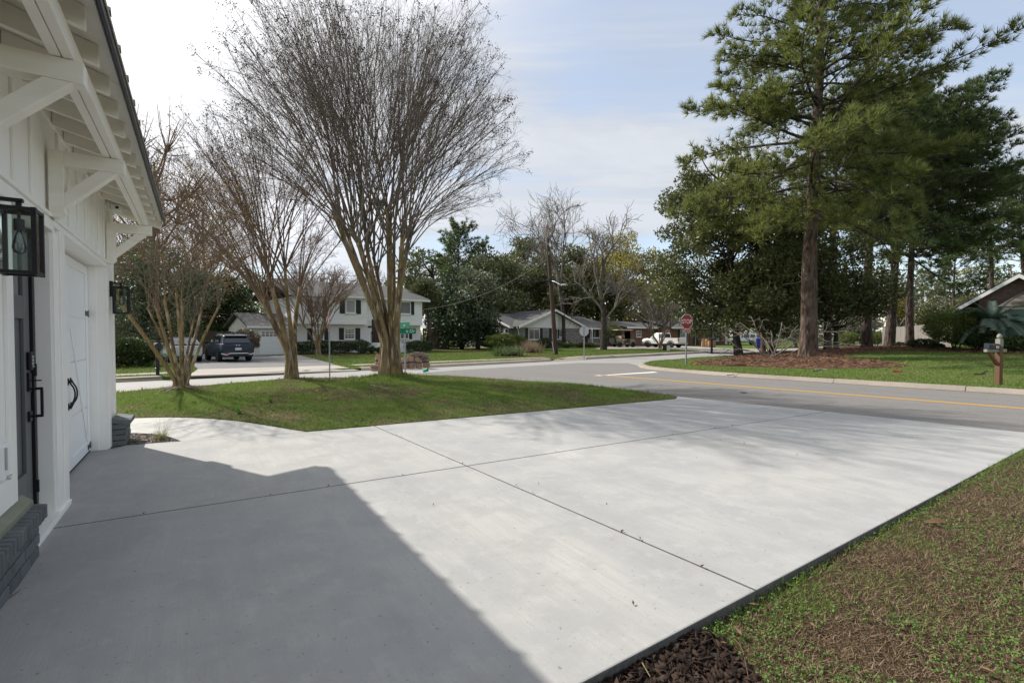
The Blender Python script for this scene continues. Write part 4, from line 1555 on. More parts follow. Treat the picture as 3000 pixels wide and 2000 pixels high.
# entry
ea0, ea1 = W1.a(1089), W1.a(1118)
ez = W1.z(1100, 1003)
ed = MB().box(fr, ea0, ea1, .001, .05, ez, W1.z(1100, 936)).obj('front_door', m['doorwood'], wh)
MB().box(fr, ea0 + .12, ea1 - .12, .051, .06, ez + .9, ez + 1.9).obj('door_glass', m['glass'], ed)
for i in range(5):
    sa0, sa1 = W1.a(1074) + .12 * i * 0, W1.a(1160)
    MB().box(fr, sa0 - .0, sa1, .003 + .0, 2.3 - i * .32, .05 + (ez - .05) * i / 5 + .001, .05 + (ez - .05) * (i + 1) / 5).obj('step', m['brickwhite'], wh)
rl = MB()
for i in range(14):
    x = W1.a(1072) + i * .22
    rl.tube([fr(x, 1.0, ez), fr(x, 1.0, ez + .85)], [.012] * 2, 4)
rl.box(fr, W1.a(1072), W1.a(1072) + 13 * .22, .98, 1.02, ez + .85, ez + .89)
for i in range(6):
    rl.tube([fr(W1.a(1071), 1.0 + i * .22, max(.1, ez - i * .16)), fr(W1.a(1071), 1.0 + i * .22, ez + .85 - i * .16)], [.012] * 2, 4)
rl.tube([fr(W1.a(1071), 1.0, ez + .87), fr(W1.a(1071), 2.2, ez + .02)], [.02] * 2, 5)
rl.obj('stair_railing', m['black'], wh)
pl = MB()
pc, pz = W1.px(1076, 957.5)
pl.prism([fr(pc + .19 * math.cos(t), .456, pz + .10 * math.sin(t)) for t in np.arange(14) * 6.2832 / 14], [fr(pc + .19 * math.cos(t), .47, pz + .10 * math.sin(t)) for t in np.arange(14) * 6.2832 / 14])
pl.obj('house_plaque', m['plaque'], wh)
# garage wing
Gf = W1.off(.1)
ga0, ga1 = Gf.a(735), aL - .005
zg = Gf.z(760, 957)
MB().box(Gf.fr, ga0, ga1, -7.0, 0, 0, zg).obj('garage_wall', m['brickwhite'], wh)
pk = on_plane(703, 912, E_ / np.linalg.norm(E_), ga0 - .35)
zpk = float(pk[2])
p = lambda a, o, z: Gf.fr(a, o, z)
roof_slab(wh, [p(ga0 - .35, .45, zg + .08), p(ga1, .45, zg + .08), p(ga1, -3.5, zpk), p(ga0 - .35, -3.5, zpk)], .14, m['shingle'])
roof_slab(wh, [p(ga1, -7.45, zg + .08), p(ga0 - .35, -7.45, zg + .08), p(ga0 - .35, -3.505, zpk), p(ga1, -3.505, zpk)], .14, m['shingle'])
gb = MB()
gb.prism([p(ga0 + .002, 0, zg), p(ga0 + .002, -7, zg), p(ga0 + .002, -3.5, zpk - .2)], [p(ga0 + .2, 0, zg), p(ga0 + .2, -7, zg), p(ga0 + .2, -3.5, zpk - .2)])
gb.obj('gable', m['housewhite'], wh)
MB().box(Gf.fr, ga0 - .35, ga1, .43, .47, zg - .10, zg + .06).obj('fascia', m['trimwhite'], wh)
d0, d1, dz = Gf.a(757), Gf.a(757) + 2.5, Gf.z(790, 967.5)
gdw = MB().box(Gf.fr, d0, d1, .001, .03, .12, dz).obj('garage_door', m['trimwhite'], wh)
nr = 4
for i in range(nr):
    h = (dz - .12) / nr
    MB().box(Gf.fr, d0 + .07, d1 - .07, .031, .05, .13 + i * h, .12 + (i + 1) * h - .012).obj('door_section', m['garagewhite'], gdw)
for i in range(8):
    cx = d0 + .22 + i * (d1 - d0 - .38) / 8
    for j in range(2):
        zz = dz - .44 + j * .19
        MB().box(Gf.fr, cx, cx + .21, .051, .058, zz, zz + .155).obj('pane', m['glass'], gdw)

# ---- the grey brick ranch house
B1f = Facade(39.9)
B2f = Facade(41.0)
fr = B1f.fr
ga, gb_ = B1f.a(1521), B1f.a(1706)
rh = thing('brick_ranch_house', 'grey whitewashed brick ranch house with white front gable and dark roof', 'house', fr((ga + gb_) / 2, -5, .1))
ze = B1f.z(1600, 958)
MB().box(fr, ga, gb_, -5, 0, 0, ze).obj('front_wall', m['brickgrey'], rh)
zp = Facade(39.5).z(1615, 906)
am = (ga + gb_) / 2
b = MB()
b.prism([fr(ga - .2, 0.02, ze + .05), fr(gb_ + .2, 0.02, ze + .05), fr(am, .02, zp - .22)], [fr(ga - .2, -.15, ze + .05), fr(gb_ + .2, -.15, ze + .05), fr(am, -.15, zp - .22)])
gbl = b.obj('gable', m['housewhite'], rh)
z = ze + .02
hh = zp - .25 - ze
while z < zp - .35:
    t0, t1 = (z - ze) / hh, (z + .21 - ze) / hh
    hw = (gb_ - ga) / 2 + .05
    b = MB()
    b.hexa([fr(am - hw * (1 - t0), .021, z), fr(am + hw * (1 - t0), .021, z), fr(am + hw * (1 - t0), .05, z), fr(am - hw * (1 - t0), .05, z),
            fr(am - hw * (1 - t1), .021, z + .205), fr(am + hw * (1 - t1), .021, z + .205), fr(am + hw * (1 - t1), .03, z + .205), fr(am - hw * (1 - t1), .03, z + .205)])
    b.obj('siding_board', m['housewhite'], gbl)
    z += .21
vt = MB()
vz = B1f.z(1611, 921)
vt.prism([fr(am + .0 + .28 * math.cos(t), .052, vz + .36 * math.sin(t)) for t in np.arange(16) * 6.2832 / 16], [fr(am + .28 * math.cos(t), .08, vz + .36 * math.sin(t)) for t in np.arange(16) * 6.2832 / 16])
vt.obj('gable_vent', m['steel'], gbl)
MB().box(fr, ga - .3, gb_ + .3, .022, .07, ze - .10, ze + .018).obj('band_board', m['trimwhite'], rh)
ov, rv = .55, .62
el = B1f.a(1518) - .35, B1f.a(1707) + .3
zt = ze + .02
for sgn, ae in ((-1, el[0]), (1, el[1])):
    roof_slab(rh, [fr(ae, ov, zt), fr(am, ov, zp), fr(am, -6.5, zp), fr(ae, -6.5, zt)], .14, m['shingle'])
    b = MB()
    b.hexa([fr(ae, ov + .002, zt - .22), fr(am, ov + .002, zp - .22), fr(am, ov + .05, zp - .22), fr(ae, ov + .05, zt - .22), fr(ae, ov + .002, zt + .02), fr(am, ov + .002, zp + .02), fr(am, ov + .05, zp + .02), fr(ae, ov + .05, zt + .02)])
    b.obj('barge_board', m['trimwhite'], rh)
# main block behind
fr2 = B2f.fr
mL, mR = B2f.a(1492), B2f.a(1818)
MB().box(fr2, mL, mR, -8.5, 0, 0, ze - .02).obj('main_wall', m['brickgrey'], rh)
MB().box(fr2, mL - .004, mL + .05, -8.5, -.01, 0, ze - .021).obj('end_wall', m['brickgreyend'], rh)
zrid = float(on_plane(1440, 914.5, E_ / np.linalg.norm(E_), mL - .4)[2])
b = MB()
b.prism([fr2(mL, 0, ze - .02), fr2(mL, -8.5, ze - .02), fr2(mL, -4.25, zrid - .2)], [fr2(mL + .1, 0, ze - .02), fr2(mL + .1, -8.5, ze - .02), fr2(mL + .1, -4.25, zrid - .2)])
b.obj('end_gable', m['brickgreyend'], rh)
hipa = B2f.a(1790)
roof_slab(rh, [fr2(mL - .4, .6, zt - .02), fr2(mR + .5, .6, zt - .02), fr2(hipa - 1.5, -4.25, zrid), fr2(mL - .4, -4.25, zrid)], .14, m['shingle'])
roof_slab(rh, [fr2(mR + .5, -9.1, zt), fr2(mL - .4, -9.1, zt), fr2(mL - .4, -4.255, zrid), fr2(hipa - 1.5, -4.255, zrid)], .14, m['shingle'])
roof_slab(rh, [fr2(mR + .5, .6, zt - .02), fr2(mR + .5, -9.1, zt), fr2(hipa - 1.49, -4.26, zrid), fr2(hipa - 1.49, -4.24, zrid)], .14, m['shingle'])
b = MB()
b.hexa([fr2(mL - .45, .6, zt - .2), fr2(mL - .41, .6, zt - .2), fr2(mL - .41, -4.25, zrid - .18), fr2(mL - .45, -4.25, zrid - .18), fr2(mL - .45, .6, zt + .02), fr2(mL - .41, .6, zt + .02), fr2(mL - .41, -4.25, zrid + .03), fr2(mL - .45, -4.25, zrid + .03)])
b.obj('barge_board', m['trimwhite'], rh)
MB().box(fr2, gb_ + .5, mR + .5, .6, .66, zt - .2, zt - .03).obj('fascia', m['trimwhite'], rh)
MB().box(fr2, mL - .4, ga - .4, .6, .66, zt - .2, zt - .03).obj('fascia', m['trimwhite'], rh)
window(rh, B1f, 1547.5, 1580.5, 961.5, 995, 'glass', sash='slide', shut=[(1539, 1547), (1581.5, 1589.5)], w=.10)
window(rh, B1f, 1616, 1648, 961.5, 994, 'glass', sash='slide', shut=[(1609, 1616.5), (1649, 1656.5)], w=.10)
window(rh, B2f, 1687, 1711, 962, 991, 'glass', sash='slide', shut=[(1673, 1685), (1712, 1718)], w=.09)
window(rh, B2f, 1728, 1756, 962, 990, 'glass', sash='slide', shut=[(1722, 1728), (1757, 1763)], w=.09)
window(rh, B2f, 1478, 1488, 963, 975, 'glass', sash=False, w=.05)
b = MB()
x0 = B2f.a(1519)
dsx = B1f.a(1519.5) - .05
b.tube([fr(dsx - .5, .3, zt - .12), fr(dsx - .1, .12, zt - .45), fr(dsx, .06, zt - .7), fr(dsx, .06, .2)], [.05] * 4, 6)
b.obj('downspout', m['trimwhite'], rh)
MB().box(fr2, B2f.a(1714), B2f.a(1721), .001, .05, .15, 2.1).obj('front_door', m['doorwood'], rh)
for u in (1716, 1822):
    MB().box(fr2, B2f.a(u) - .06, B2f.a(u) + .06, 1.0, 1.12, .1, zt - .05).obj('porch_post', m['trimwhite'], rh)

# ---- the red brick ranch further right
C1 = Facade(35.6)
fr = C1.fr
cL, cR = C1.a(1962), C1.a(2136)
rb = thing('red_brick_house', 'long low red brick house with black shutters behind the white pickup', 'house', fr((cL + cR) / 2, -4, .1))
zc = C1.z(2050, 962)
MB().box(fr, cL, cR, -9, 0, 0, zc).obj('front_wall', m['brickred'], rb)
zcr = float(on_plane(2080, 944, M_, 40)[2])
o = .6
roof_slab(rb, [fr(cL - .5, o, zc + .12), fr(cR + .7, o, zc + .12), fr(cR - 3.2, -4.5, zcr), fr(cL + 1, -4.5, zcr)], .14, m['shingle'])
roof_slab(rb, [fr(cR + .7, -9.6, zc + .12), fr(cL - .5, -9.6, zc + .12), fr(cL + 1, -4.505, zcr), fr(cR - 3.2, -4.505, zcr)], .14, m['shingle'])
roof_slab(rb, [fr(cR + .7, o, zc + .12), fr(cR + .7, -9.6, zc + .12), fr(cR - 3.19, -4.51, zcr), fr(cR - 3.19, -4.49, zcr)], .14, m['shingle'])
MB().box(fr, cL - .5, cR + .7, o + .002, o + .05, zc - .10, zc + .10).obj('fascia', m['trimwhite'], rb)
MB().box(fr, cR + .65, cR + .70, -9.6, o, zc - .10, zc + .10).obj('fascia', m['trimwhite'], rb)
window(rb, C1, 1992, 2008.5, 966, 988, 'glassgrey', 4, 4, shut=[(1987, 1991.5), (2009, 2014)])
window(rb, C1, 2087, 2105.5, 965, 998, 'glassgrey', 4, 6, shut=[(2082, 2086.5), (2106, 2111)])
MB().box(fr, C1.a(2031), C1.a(2047), .001, .03, .1, zc - .1).obj('entry_panel', m['doorwood'], rb)  # flat dark panel on the wall in place of a recessed entry
MB().box(fr, C1.a(2036), C1.a(2037), .031, .06, .1, zc - .1).obj('porch_post', m['trimwhite'], rb)
MB().box(fr, C1.a(2124), C1.a(2130), .001, .06, .12, C1.z(2127, 973)).obj('side_door', m['trimwhite'], rb)
Cw = C1.off(-2.0)
wL, wR = Cw.a(1833), cL + 1.0
MB().box(Cw.fr, wL, wR, -6, 0, 0, zc - .02).obj('wing_wall', m['brickred'], rb)
roof_slab(rb, [Cw.fr(wL - .5, .6, zc + .1), Cw.fr(wR, .6, zc + .1), Cw.fr(wR, -3.2, zcr - .3), Cw.fr(wL - .5, -3.2, zcr - .3)], .14, m['shingle'])
MB().box(Cw.fr, wL - .5, wR - 1.5, .602, .65, zc - .10, zc + .08).obj('fascia', m['trimwhite'], rb)
window(rb, Cw, 1864, 1878, 968, 987, 'glassgrey', 2, 2)

# ---- dark brick house on the corner lot at right
D1 = Facade(38.6, RR, RQ)
fr = D1.fr
dL = D1.a(2864)
pk = D1.off(.55).px(2986, 797)
lf = D1.off(.55).px(2788, 906)
am, zpk = pk
half = am - lf[0]
zlow = lf[1]
dRr = dL + 2 * (am - dL)
zb = .45
cb = thing('dark_brick_house', 'dark red brick house with grey bay roof and blinds behind the palm', 'house', fr(am, -4, .6))
slope = (zpk - zlow) / half
zw = zlow + (dL - lf[0]) * slope - .2
MB().box(fr, dL, dRr, -11, 0, zb - .2, zw).obj('front_wall', m['brickdark'], cb)
b = MB()
b.prism([fr(dL, 0, zw + .001), fr(dRr, 0, zw + .001), fr(am, 0, zpk - .22)], [fr(dL, -.2, zw + .001), fr(dRr, -.2, zw + .001), fr(am, -.2, zpk - .22)])
b.obj('gable', m['brickdark'], cb)
for sgn in (-1, 1):
    roof_slab(cb, [fr(am + sgn * half, .55, zlow), fr(am, .55, zpk), fr(am, -11.5, zpk), fr(am + sgn * half, -11.5, zlow)], .12, m['shingle'])
    b = MB()
    e = am + sgn * half
    b.hexa([fr(e, .552, zlow - .30), fr(am, .552, zpk - .30), fr(am, .60, zpk - .30), fr(e, .60, zlow - .30), fr(e, .552, zlow - .09), fr(am, .552, zpk - .09), fr(am, .60, zpk - .09), fr(e, .60, zlow - .09)])
    b.obj('barge_board', m['trimwhite'], cb)
    b = MB()
    b.hexa([fr(e, .01, zlow - .20), fr(am, .01, zpk - .20), fr(am, .549, zpk - .20), fr(e, .549, zlow - .20), fr(e, .01, zlow - .17), fr(am, .01, zpk - .17), fr(am, .549, zpk - .17), fr(e, .549, zlow - .17)])
    b.obj('soffit', m['trimwhite'], cb)
DB = D1.off(.7)
b0, zb0 = DB.px(2931, 994)
zb1 = DB.z(2950, 899)
b1 = b0 + 3.2
bay = MB().box(fr, b0, b1, .002, .66, zb0 - .12, zb1).obj('bay', m['trimwhite'], cb)
b = MB()
b.hexa([fr(b0 - .15, .002, zb1 + .03), fr(b1 + .15, .002, zb1 + .03), fr(b1 + .15, .88, zb1 + .03), fr(b0 - .15, .88, zb1 + .03),
        fr(b0 + .9, .004, zb1 + .95), fr(b1 - .9, .004, zb1 + .95), fr(b1 - .9, .15, zb1 + .95), fr(b0 + .9, .15, zb1 + .95)])
b.obj('bay_roof', m['shinglebrown'], cb)
wn = MB().box(fr, b0 + .06, b1 - .06, .661, .70, zb0, zb1 - .02).obj('window', m['trimwhite'], cb)
k = 3
for i in range(k):
    x0 = b0 + .16 + i * (b1 - b0 - .28) / k
    MB().box(fr, x0, x0 + (b1 - b0 - .28) / k - .09, .701, .712, zb0 + .1, zb1 - .14).obj('pane', m['blinds'], wn)
nvents = 0
for u in (2886, 2905):
    x, zv = D1.px(u, 1024)
    MB().box(fr, x - .25, x + .25, .001, .03, zv - .12, zv + .12).obj('foundation_vent', m['signback'], cb)

# ---- little brown house glimpsed at far left, carport roof and dark fence
F1f = Facade(44.0)
a_ = F1f.a(398)
bh = thing('brown_house', 'brown gabled house roof glimpsed above the far left hedge', 'house', F1f.fr(a_ - 5, -4, .1))
zlo, zhi = F1f.z(398, 981), F1f.z(343, 953)
pa = F1f.a(343)
w_ = a_ - pa
MB().box(F1f.fr, pa - w_ + .4, a_ - .4, -8, -.3, 0, zlo + .1).obj('wall', m['brickred'], bh)
b = MB()
b.prism([F1f.fr(a_ - .5, -.2, zlo), F1f.fr(2 * pa - a_ + .5, -.2, zlo), F1f.fr(pa, -.2, zhi - .2)], [F1f.fr(a_ - .5, -.4, zlo), F1f.fr(2 * pa - a_ + .5, -.4, zlo), F1f.fr(pa, -.4, zhi - .2)])
b.obj('gable', m['brownwood'], bh)
for sg in (1, -1):
    roof_slab(bh, [F1f.fr(pa + sg * w_, .2, zlo), F1f.fr(pa, .2, zhi), F1f.fr(pa, -8.4, zhi), F1f.fr(pa + sg * w_, -8.4, zlo)], .15, m['shinglebrown'])
S1 = Facade(46.0)
sh = thing('carport', 'pale corrugated carport roof beyond the right end of the white house', 'carport', S1.fr(S1.a(1262), -2, .1))
sa0, sa1 = S1.a(1236, 950), S1.a(1300, 950)
zs0, zs1 = S1.z(1262, 963), S1.z(1262, 944)
cr = MB().hexa([S1.fr(sa0, .3, zs0), S1.fr(sa1, .3, zs0), S1.fr(sa1, -4, zs1 + .5), S1.fr(sa0, -4, zs1 + .5), S1.fr(sa0, .3, zs0 + .05), S1.fr(sa1, .3, zs0 + .05), S1.fr(sa1, -4, zs1 + .55), S1.fr(sa0, -4, zs1 + .55)]).obj('roof', m['metalroofpale'], sh)
b = MB()
for i in range(14):
    x = sa0 + .1 + i * (sa1 - sa0 - .2) / 13
    b.hexa([S1.fr(x - .04, .3, zs0 + .05), S1.fr(x + .04, .3, zs0 + .05), S1.fr(x + .04, -4, zs1 + .55), S1.fr(x - .04, -4, zs1 + .55), S1.fr(x - .02, .3, zs0 + .1), S1.fr(x + .02, .3, zs0 + .1), S1.fr(x + .02, -4, zs1 + .6), S1.fr(x - .02, -4, zs1 + .6)])
b.obj('roof_rib', m['steel'], cr)
for x in (sa0 + .2, sa1 - .2):
    MB().box(S1.fr, x - .06, x + .06, -.1, .02, .1, zs0).obj('post', m['brownwood'], sh)


def fence(name, label, P0, P1, z0, h, mat, w=.145, gap=.022):
    P0, P1 = np.array(P0[:2], float), np.array(P1[:2], float)
    L = np.linalg.norm(P1 - P0)
    f = Fr((*P0, 0), (*unit(P1 - P0), 0), (*(np.array([-(P1 - P0)[1], (P1 - P0)[0]]) / L), 0))
    t = thing(name, label, 'fence', (*((P0 + P1) / 2), z0))
    k = int(L / (w + gap))
    for i in range(k):
        x = i * (w + gap)
        d = rnd.uniform(-.02, .03)
        MB().box(f, x, x + w, 0 + rnd.uniform(0, .012), .026, z0 - .3, z0 + h + d).obj('fence_board', mat, t)
    for z in (.3, h - .3):
        MB().box(f, 0, L, .03, .09, z0 + z, z0 + z + .09).obj('rail', mat, t)
    return t


fp0, fp1 = GT(2584, 1014, z_corner), GT(2790, 1018, z_corner)
fence('wooden_fence', 'weathered grey board fence behind the corner lot shrubs', fp0, fp1, .58, 1.92, m['greywood'])
q0, q1 = S1.off(3.0).fr(S1.off(3.0).a(1254), 0, 0), S1.off(3.0).fr(S1.off(3.0).a(1320), 0, 0)
fence('wooden_fence', 'dark brown board fence between white house and big cedar', q0, q1, .1, 1.8, m['brownwood'])
q0, q1 = Facade(43).fr(Facade(43).a(575), 0, 0), Facade(43).fr(Facade(43).a(690), 0, 0)
fence('wooden_fence', 'dark brown board fence behind the two parked cars', q0, q1, .1, 1.75, m['brownwood'])

# ------------------------------------------------------------------ trees and plants
def grow(p, d, L, n, wob, up=0.0):
    p, d = np.array(p, float), unit(np.array(d, float))
    out = [p]
    nz = rng.normal(size=(n, 3)) * wob
    for i in range(n):
        d = d + nz[i]
        d[2] += up
        d = d / math.sqrt(d @ d)
        p = p + d * (L / n)
        out.append(p)
    return np.array(out), d


def along(P, t):
    i = min(int(t * (len(P) - 1)), len(P) - 2)
    f = t * (len(P) - 1) - i
    return P[i] + (P[i + 1] - P[i]) * f, unit(P[i + 1] - P[i])


def side_dir(d, ang):
    q = np.cross(d, rng.normal(size=3))
    q /= max(math.sqrt(q @ q), 1e-6)
    return d * math.cos(ang) + q * math.sin(ang)


def pods_mesh(name, C, mat, parent, k=9, r=.07, s=.028):
    C = np.asarray(C)
    n = len(C)
    P = np.repeat(C, k, 0) + rng.normal(size=(n * k, 3)) * r * .55
    V = []
    t = sphere_dirs(n * k)
    u = unit(np.cross(t, sphere_dirs(n * k)))
    w = np.cross(t, u)
    sc = s * rng.uniform(.6, 1.2, (n * k, 1))
    V = np.stack([P + t * sc * .7, P + u * sc * .6 - t * sc * .3, P - u * sc * .3 + w * sc * .52 - t * sc * .3, P - u * sc * .3 - w * sc * .52 - t * sc * .3], 1).reshape(-1, 3)
    b = np.arange(n * k)[:, None] * 4
    Fc = np.concatenate([b + np.array([[0, 1, 2]]), b + np.array([[0, 2, 3]]), b + np.array([[0, 3, 1]])], 0)
    return np_mesh(name, V, Fc, mat, parent)


def myrtle(label, base, nstem, base_r, zsplit, zk, spread, stem_r, nshoot, env, ntwig, ntlet, pods=.5, leaf=0, bias=(0, 0), bark='myrtlebark', twig='twig', group=None, thin=1.0, name='crape_myrtle', lowz=.55, fork=2):
    """many-stemmed tree; env = (radius, height of the widest ring, top height): shoots fan from pollard knuckles to that dome"""
    base = np.array(base, float)
    t = thing(name, label, 'tree', base, group)
    T, C = Tubes(), Tubes()
    tips, lf = [], []
    eR, eZ, eT = env
    up = np.array([0, 0, 1.0])

    def twigs(Q, L, n, lo):
        for q in range(n):
            tt = lo + (1 - lo) * (q + rng.uniform(0, 1)) / n
            p1, dd = along(Q, min(tt, .99))
            L1 = L * rng.uniform(.6, 1.3) * (1.15 - .4 * tt)
            d1 = side_dir(dd, rng.uniform(.35, .85))
            d1[2] += .15
            Q1, de = grow(p1, d1, L1, 2, .14, .05)
            C.add(Q1, np.linspace(.0042, .0022, 3) * thin, 3)
            for _ in range(ntlet):
                p2, dq = along(Q1, rng.uniform(.15, .98))
                L2 = L1 * rng.uniform(.25, .6)
                e2 = p2 + side_dir(dq, rng.uniform(.4, 1.0)) * L2
                C.add([p2, e2], np.array([.0025, .0017]) * thin, 3)
                if leaf and rng.random() < leaf:
                    lf.append(e2)
            if tt > .6 and rng.random() < pods * (.8 if tt > .85 else .25):
                tips.append(Q1[-1])

    for k in range(nstem):
        az = 2 * math.pi * (k + rng.uniform(-.25, .25)) / nstem * (1 if nstem < 7 else 1.618 * nstem / math.floor(nstem * .618 + .5) * .618)
        az = 2.39996 * k + rng.uniform(-.2, .2) if nstem > 6 else az
        inner = k % 3 == 0
        ring = base_r * (.45 if inner else 1.0)
        u = np.array([math.cos(az), math.sin(az), 0])
        out = spread * rng.uniform(.55, 1.0) * (.45 if inner else 1.0)
        zt = zk * rng.uniform(.78, 1.12)
        P = []
        n = 9
        wob = rng.normal(size=3) * .05
        for i in range(n + 1):
            f = i / n
            z = -.06 + zt * f
            g = max(0, (z - zsplit) / max(zt - zsplit, .1))
            P.append(base + u * (ring * (1 - .25 * min(1, z / max(zsplit, .01))) + out * g ** 1.15) + np.array([bias[0] * g, bias[1] * g, z]) + np.array([math.sin(f * 5 + k), math.cos(f * 4 + k * 2), 0]) * .04 * f * zk / 4 + wob * f)
        P = np.array(P)
        r0 = stem_r * rng.uniform(.75, 1.2)
        rad = r0 * np.linspace(1.0, .55, n + 1)
        rad[0] *= 1.35
        rad[1] *= 1.08
        T.add(P, rad, 8)
        end, d = P[-1], unit(P[-1] - P[-3])
        T.add([end - d * .06, end + d * .04, end + d * .12], [rad[-1], rad[-1] * 1.35, rad[-1] * .5], 7)
        hz = (end - base) * np.array([1, 1, 0])
        for j in range(nshoot):
            a2 = az + rng.normal() * (1.6 if inner else .75)
            o = np.array([math.cos(a2), math.sin(a2), 0])
            el = math.asin(rng.uniform(-.12 if not inner else .5, 1.0) ** 1)       # where on the dome this shoot ends
            f = rng.uniform(.78, 1.03)
            cz = math.sin(el)
            tgt = base + np.array([bias[0], bias[1], 0]) * 1.3 + o * eR * math.cos(el) * f + up * (eZ + (eT - eZ) * cz * f if cz > 0 else eZ + (eZ - zk * lowz) * cz)
            st = along(P, rng.uniform(.72, .99))[0] if j % 3 == 2 else end
            v = tgt - st
            L = np.linalg.norm(v)
            mid = st + v * .48 + up * L * .13 * math.cos(el) - o * L * .05
            ts = np.linspace(0, 1, 10)[:, None]
            Q = (1 - ts) ** 2 * st + 2 * ts * (1 - ts) * mid + ts ** 2 * tgt
            Q[1:] += np.cumsum(rng.normal(size=(9, 3)) * .018 * L / 4, 0)
            rs = stem_r * .27 * rng.uniform(.7, 1.15) * thin * (L / 6) ** .5
            C.add(Q, rs + (.0055 * thin - rs) * np.linspace(0, 1, 10) ** .8, 5)
            twigs(Q, L * .13, ntwig, .25)
            for _ in range(fork):
                tb = rng.uniform(.25, .65)
                p1, dd = along(Q, tb)
                d1 = side_dir(dd, rng.uniform(.22, .5))
                Q2, _e = grow(p1, d1 + o * .1, L * (1 - tb) * rng.uniform(.7, 1.0), 7, .06, .0)
                C.add(Q2, np.linspace(rs * .5, .0048 * thin, 8), 4)
                twigs(Q2, L * .12, ntwig, .2)
                if pods and rng.random() < .7:
                    tips.append(Q2[-1])
            if pods and rng.random() < .85:
                tips.append(Q[-1])
    T.obj('trunk', m[bark], t)
    C.obj('crown', m[twig], t, smooth=False)
    if tips:
        tag(pods_mesh('seed_heads', tips, m['pod'], t, k=11, r=.09, s=.030), kind='stuff')
    if lf:
        L = np.repeat(np.array(lf), 3, 0) + rng.normal(size=(len(lf) * 3, 3)) * .05
        tag(leaf_obj('leaves', L, .045, m['budleaf'], t), kind='stuff')
    return t


myrtle('large bare crape myrtle with many fluted stems in the middle of the lawn', (*BIG, float(z_lawn(*BIG)) - .03), 13, .29, 1.0, 4.4, 1.32, .098, 10, (4.9, 6.8, 11.5), 11, 4, .55, fork=3, bias=(-.42, 0))
myrtle('middle bare crape myrtle with four forked stems left of the biggest one', (*MID, float(z_lawn(*MID)) - .03), 6, .17, .75, 3.3, 1.05, .105, 11, (3.7, 5.2, 8.6), 12, 4, .10, twig='twigwarm', bias=(-.55, 0))
myrtle('small bushy crape myrtle with yellow buds and exposed roots nearest the garage', (*LEFTM, float(z_lawn(*LEFTM)) - .03), 13, .14, .10, 2.2, 1.15, .044, 6, (2.9, 3.6, 6.0), 8, 3, .0, leaf=.16, twig='twigwarm', thin=.75, bias=(-.25, 0))
pm = G(934, 1040, .11)
myrtle('small bare crape myrtle before the hedge of the white house', pm, 7, .14, .6, 2.6, 1.2, .085, 8, (3.9, 4.6, 6.6), 7, 2, .0, twig='twigwarm', thin=1.7)
pm = G(1934, 1021, .11)
myrtle('spreading bare crape myrtle with reddish stems before the white pickup', pm, 7, .12, .3, 2.2, 1.5, .085, 8, (4.9, 4.6, 8.0), 7, 2, .0, twig='twigpale', thin=2.2)


# exposed roots round the left myrtle
def roots(base, n, r, label):
    t = thing('exposed_roots', label, 'roots', base)
    for k in range(n):
        T = Tubes()
        az = rng.uniform(0, 6.283)
        L = r * rng.uniform(.5, 1.2)
        P = []
        for i in range(6):
            f = i / 5
            x, y = base[0] + math.cos(az) * (.1 + L * f), base[1] + math.sin(az) * (.1 + L * f)
            P.append((x, y, float(z_lawn(x, y)) + .05 * (1 - f) ** 1.2 + .012 - .02 * f))
            az += rng.normal() * .22
        T.add(P, np.linspace(.022, .006, 6) * rng.uniform(.6, 1.2), 6)
        T.obj('root', m['root'], t)
    return t


roots(np.array([*LEFTM, float(z_lawn(*LEFTM))]), 26, .62, 'mat of pale exposed roots round the foot of the small bushy myrtle')


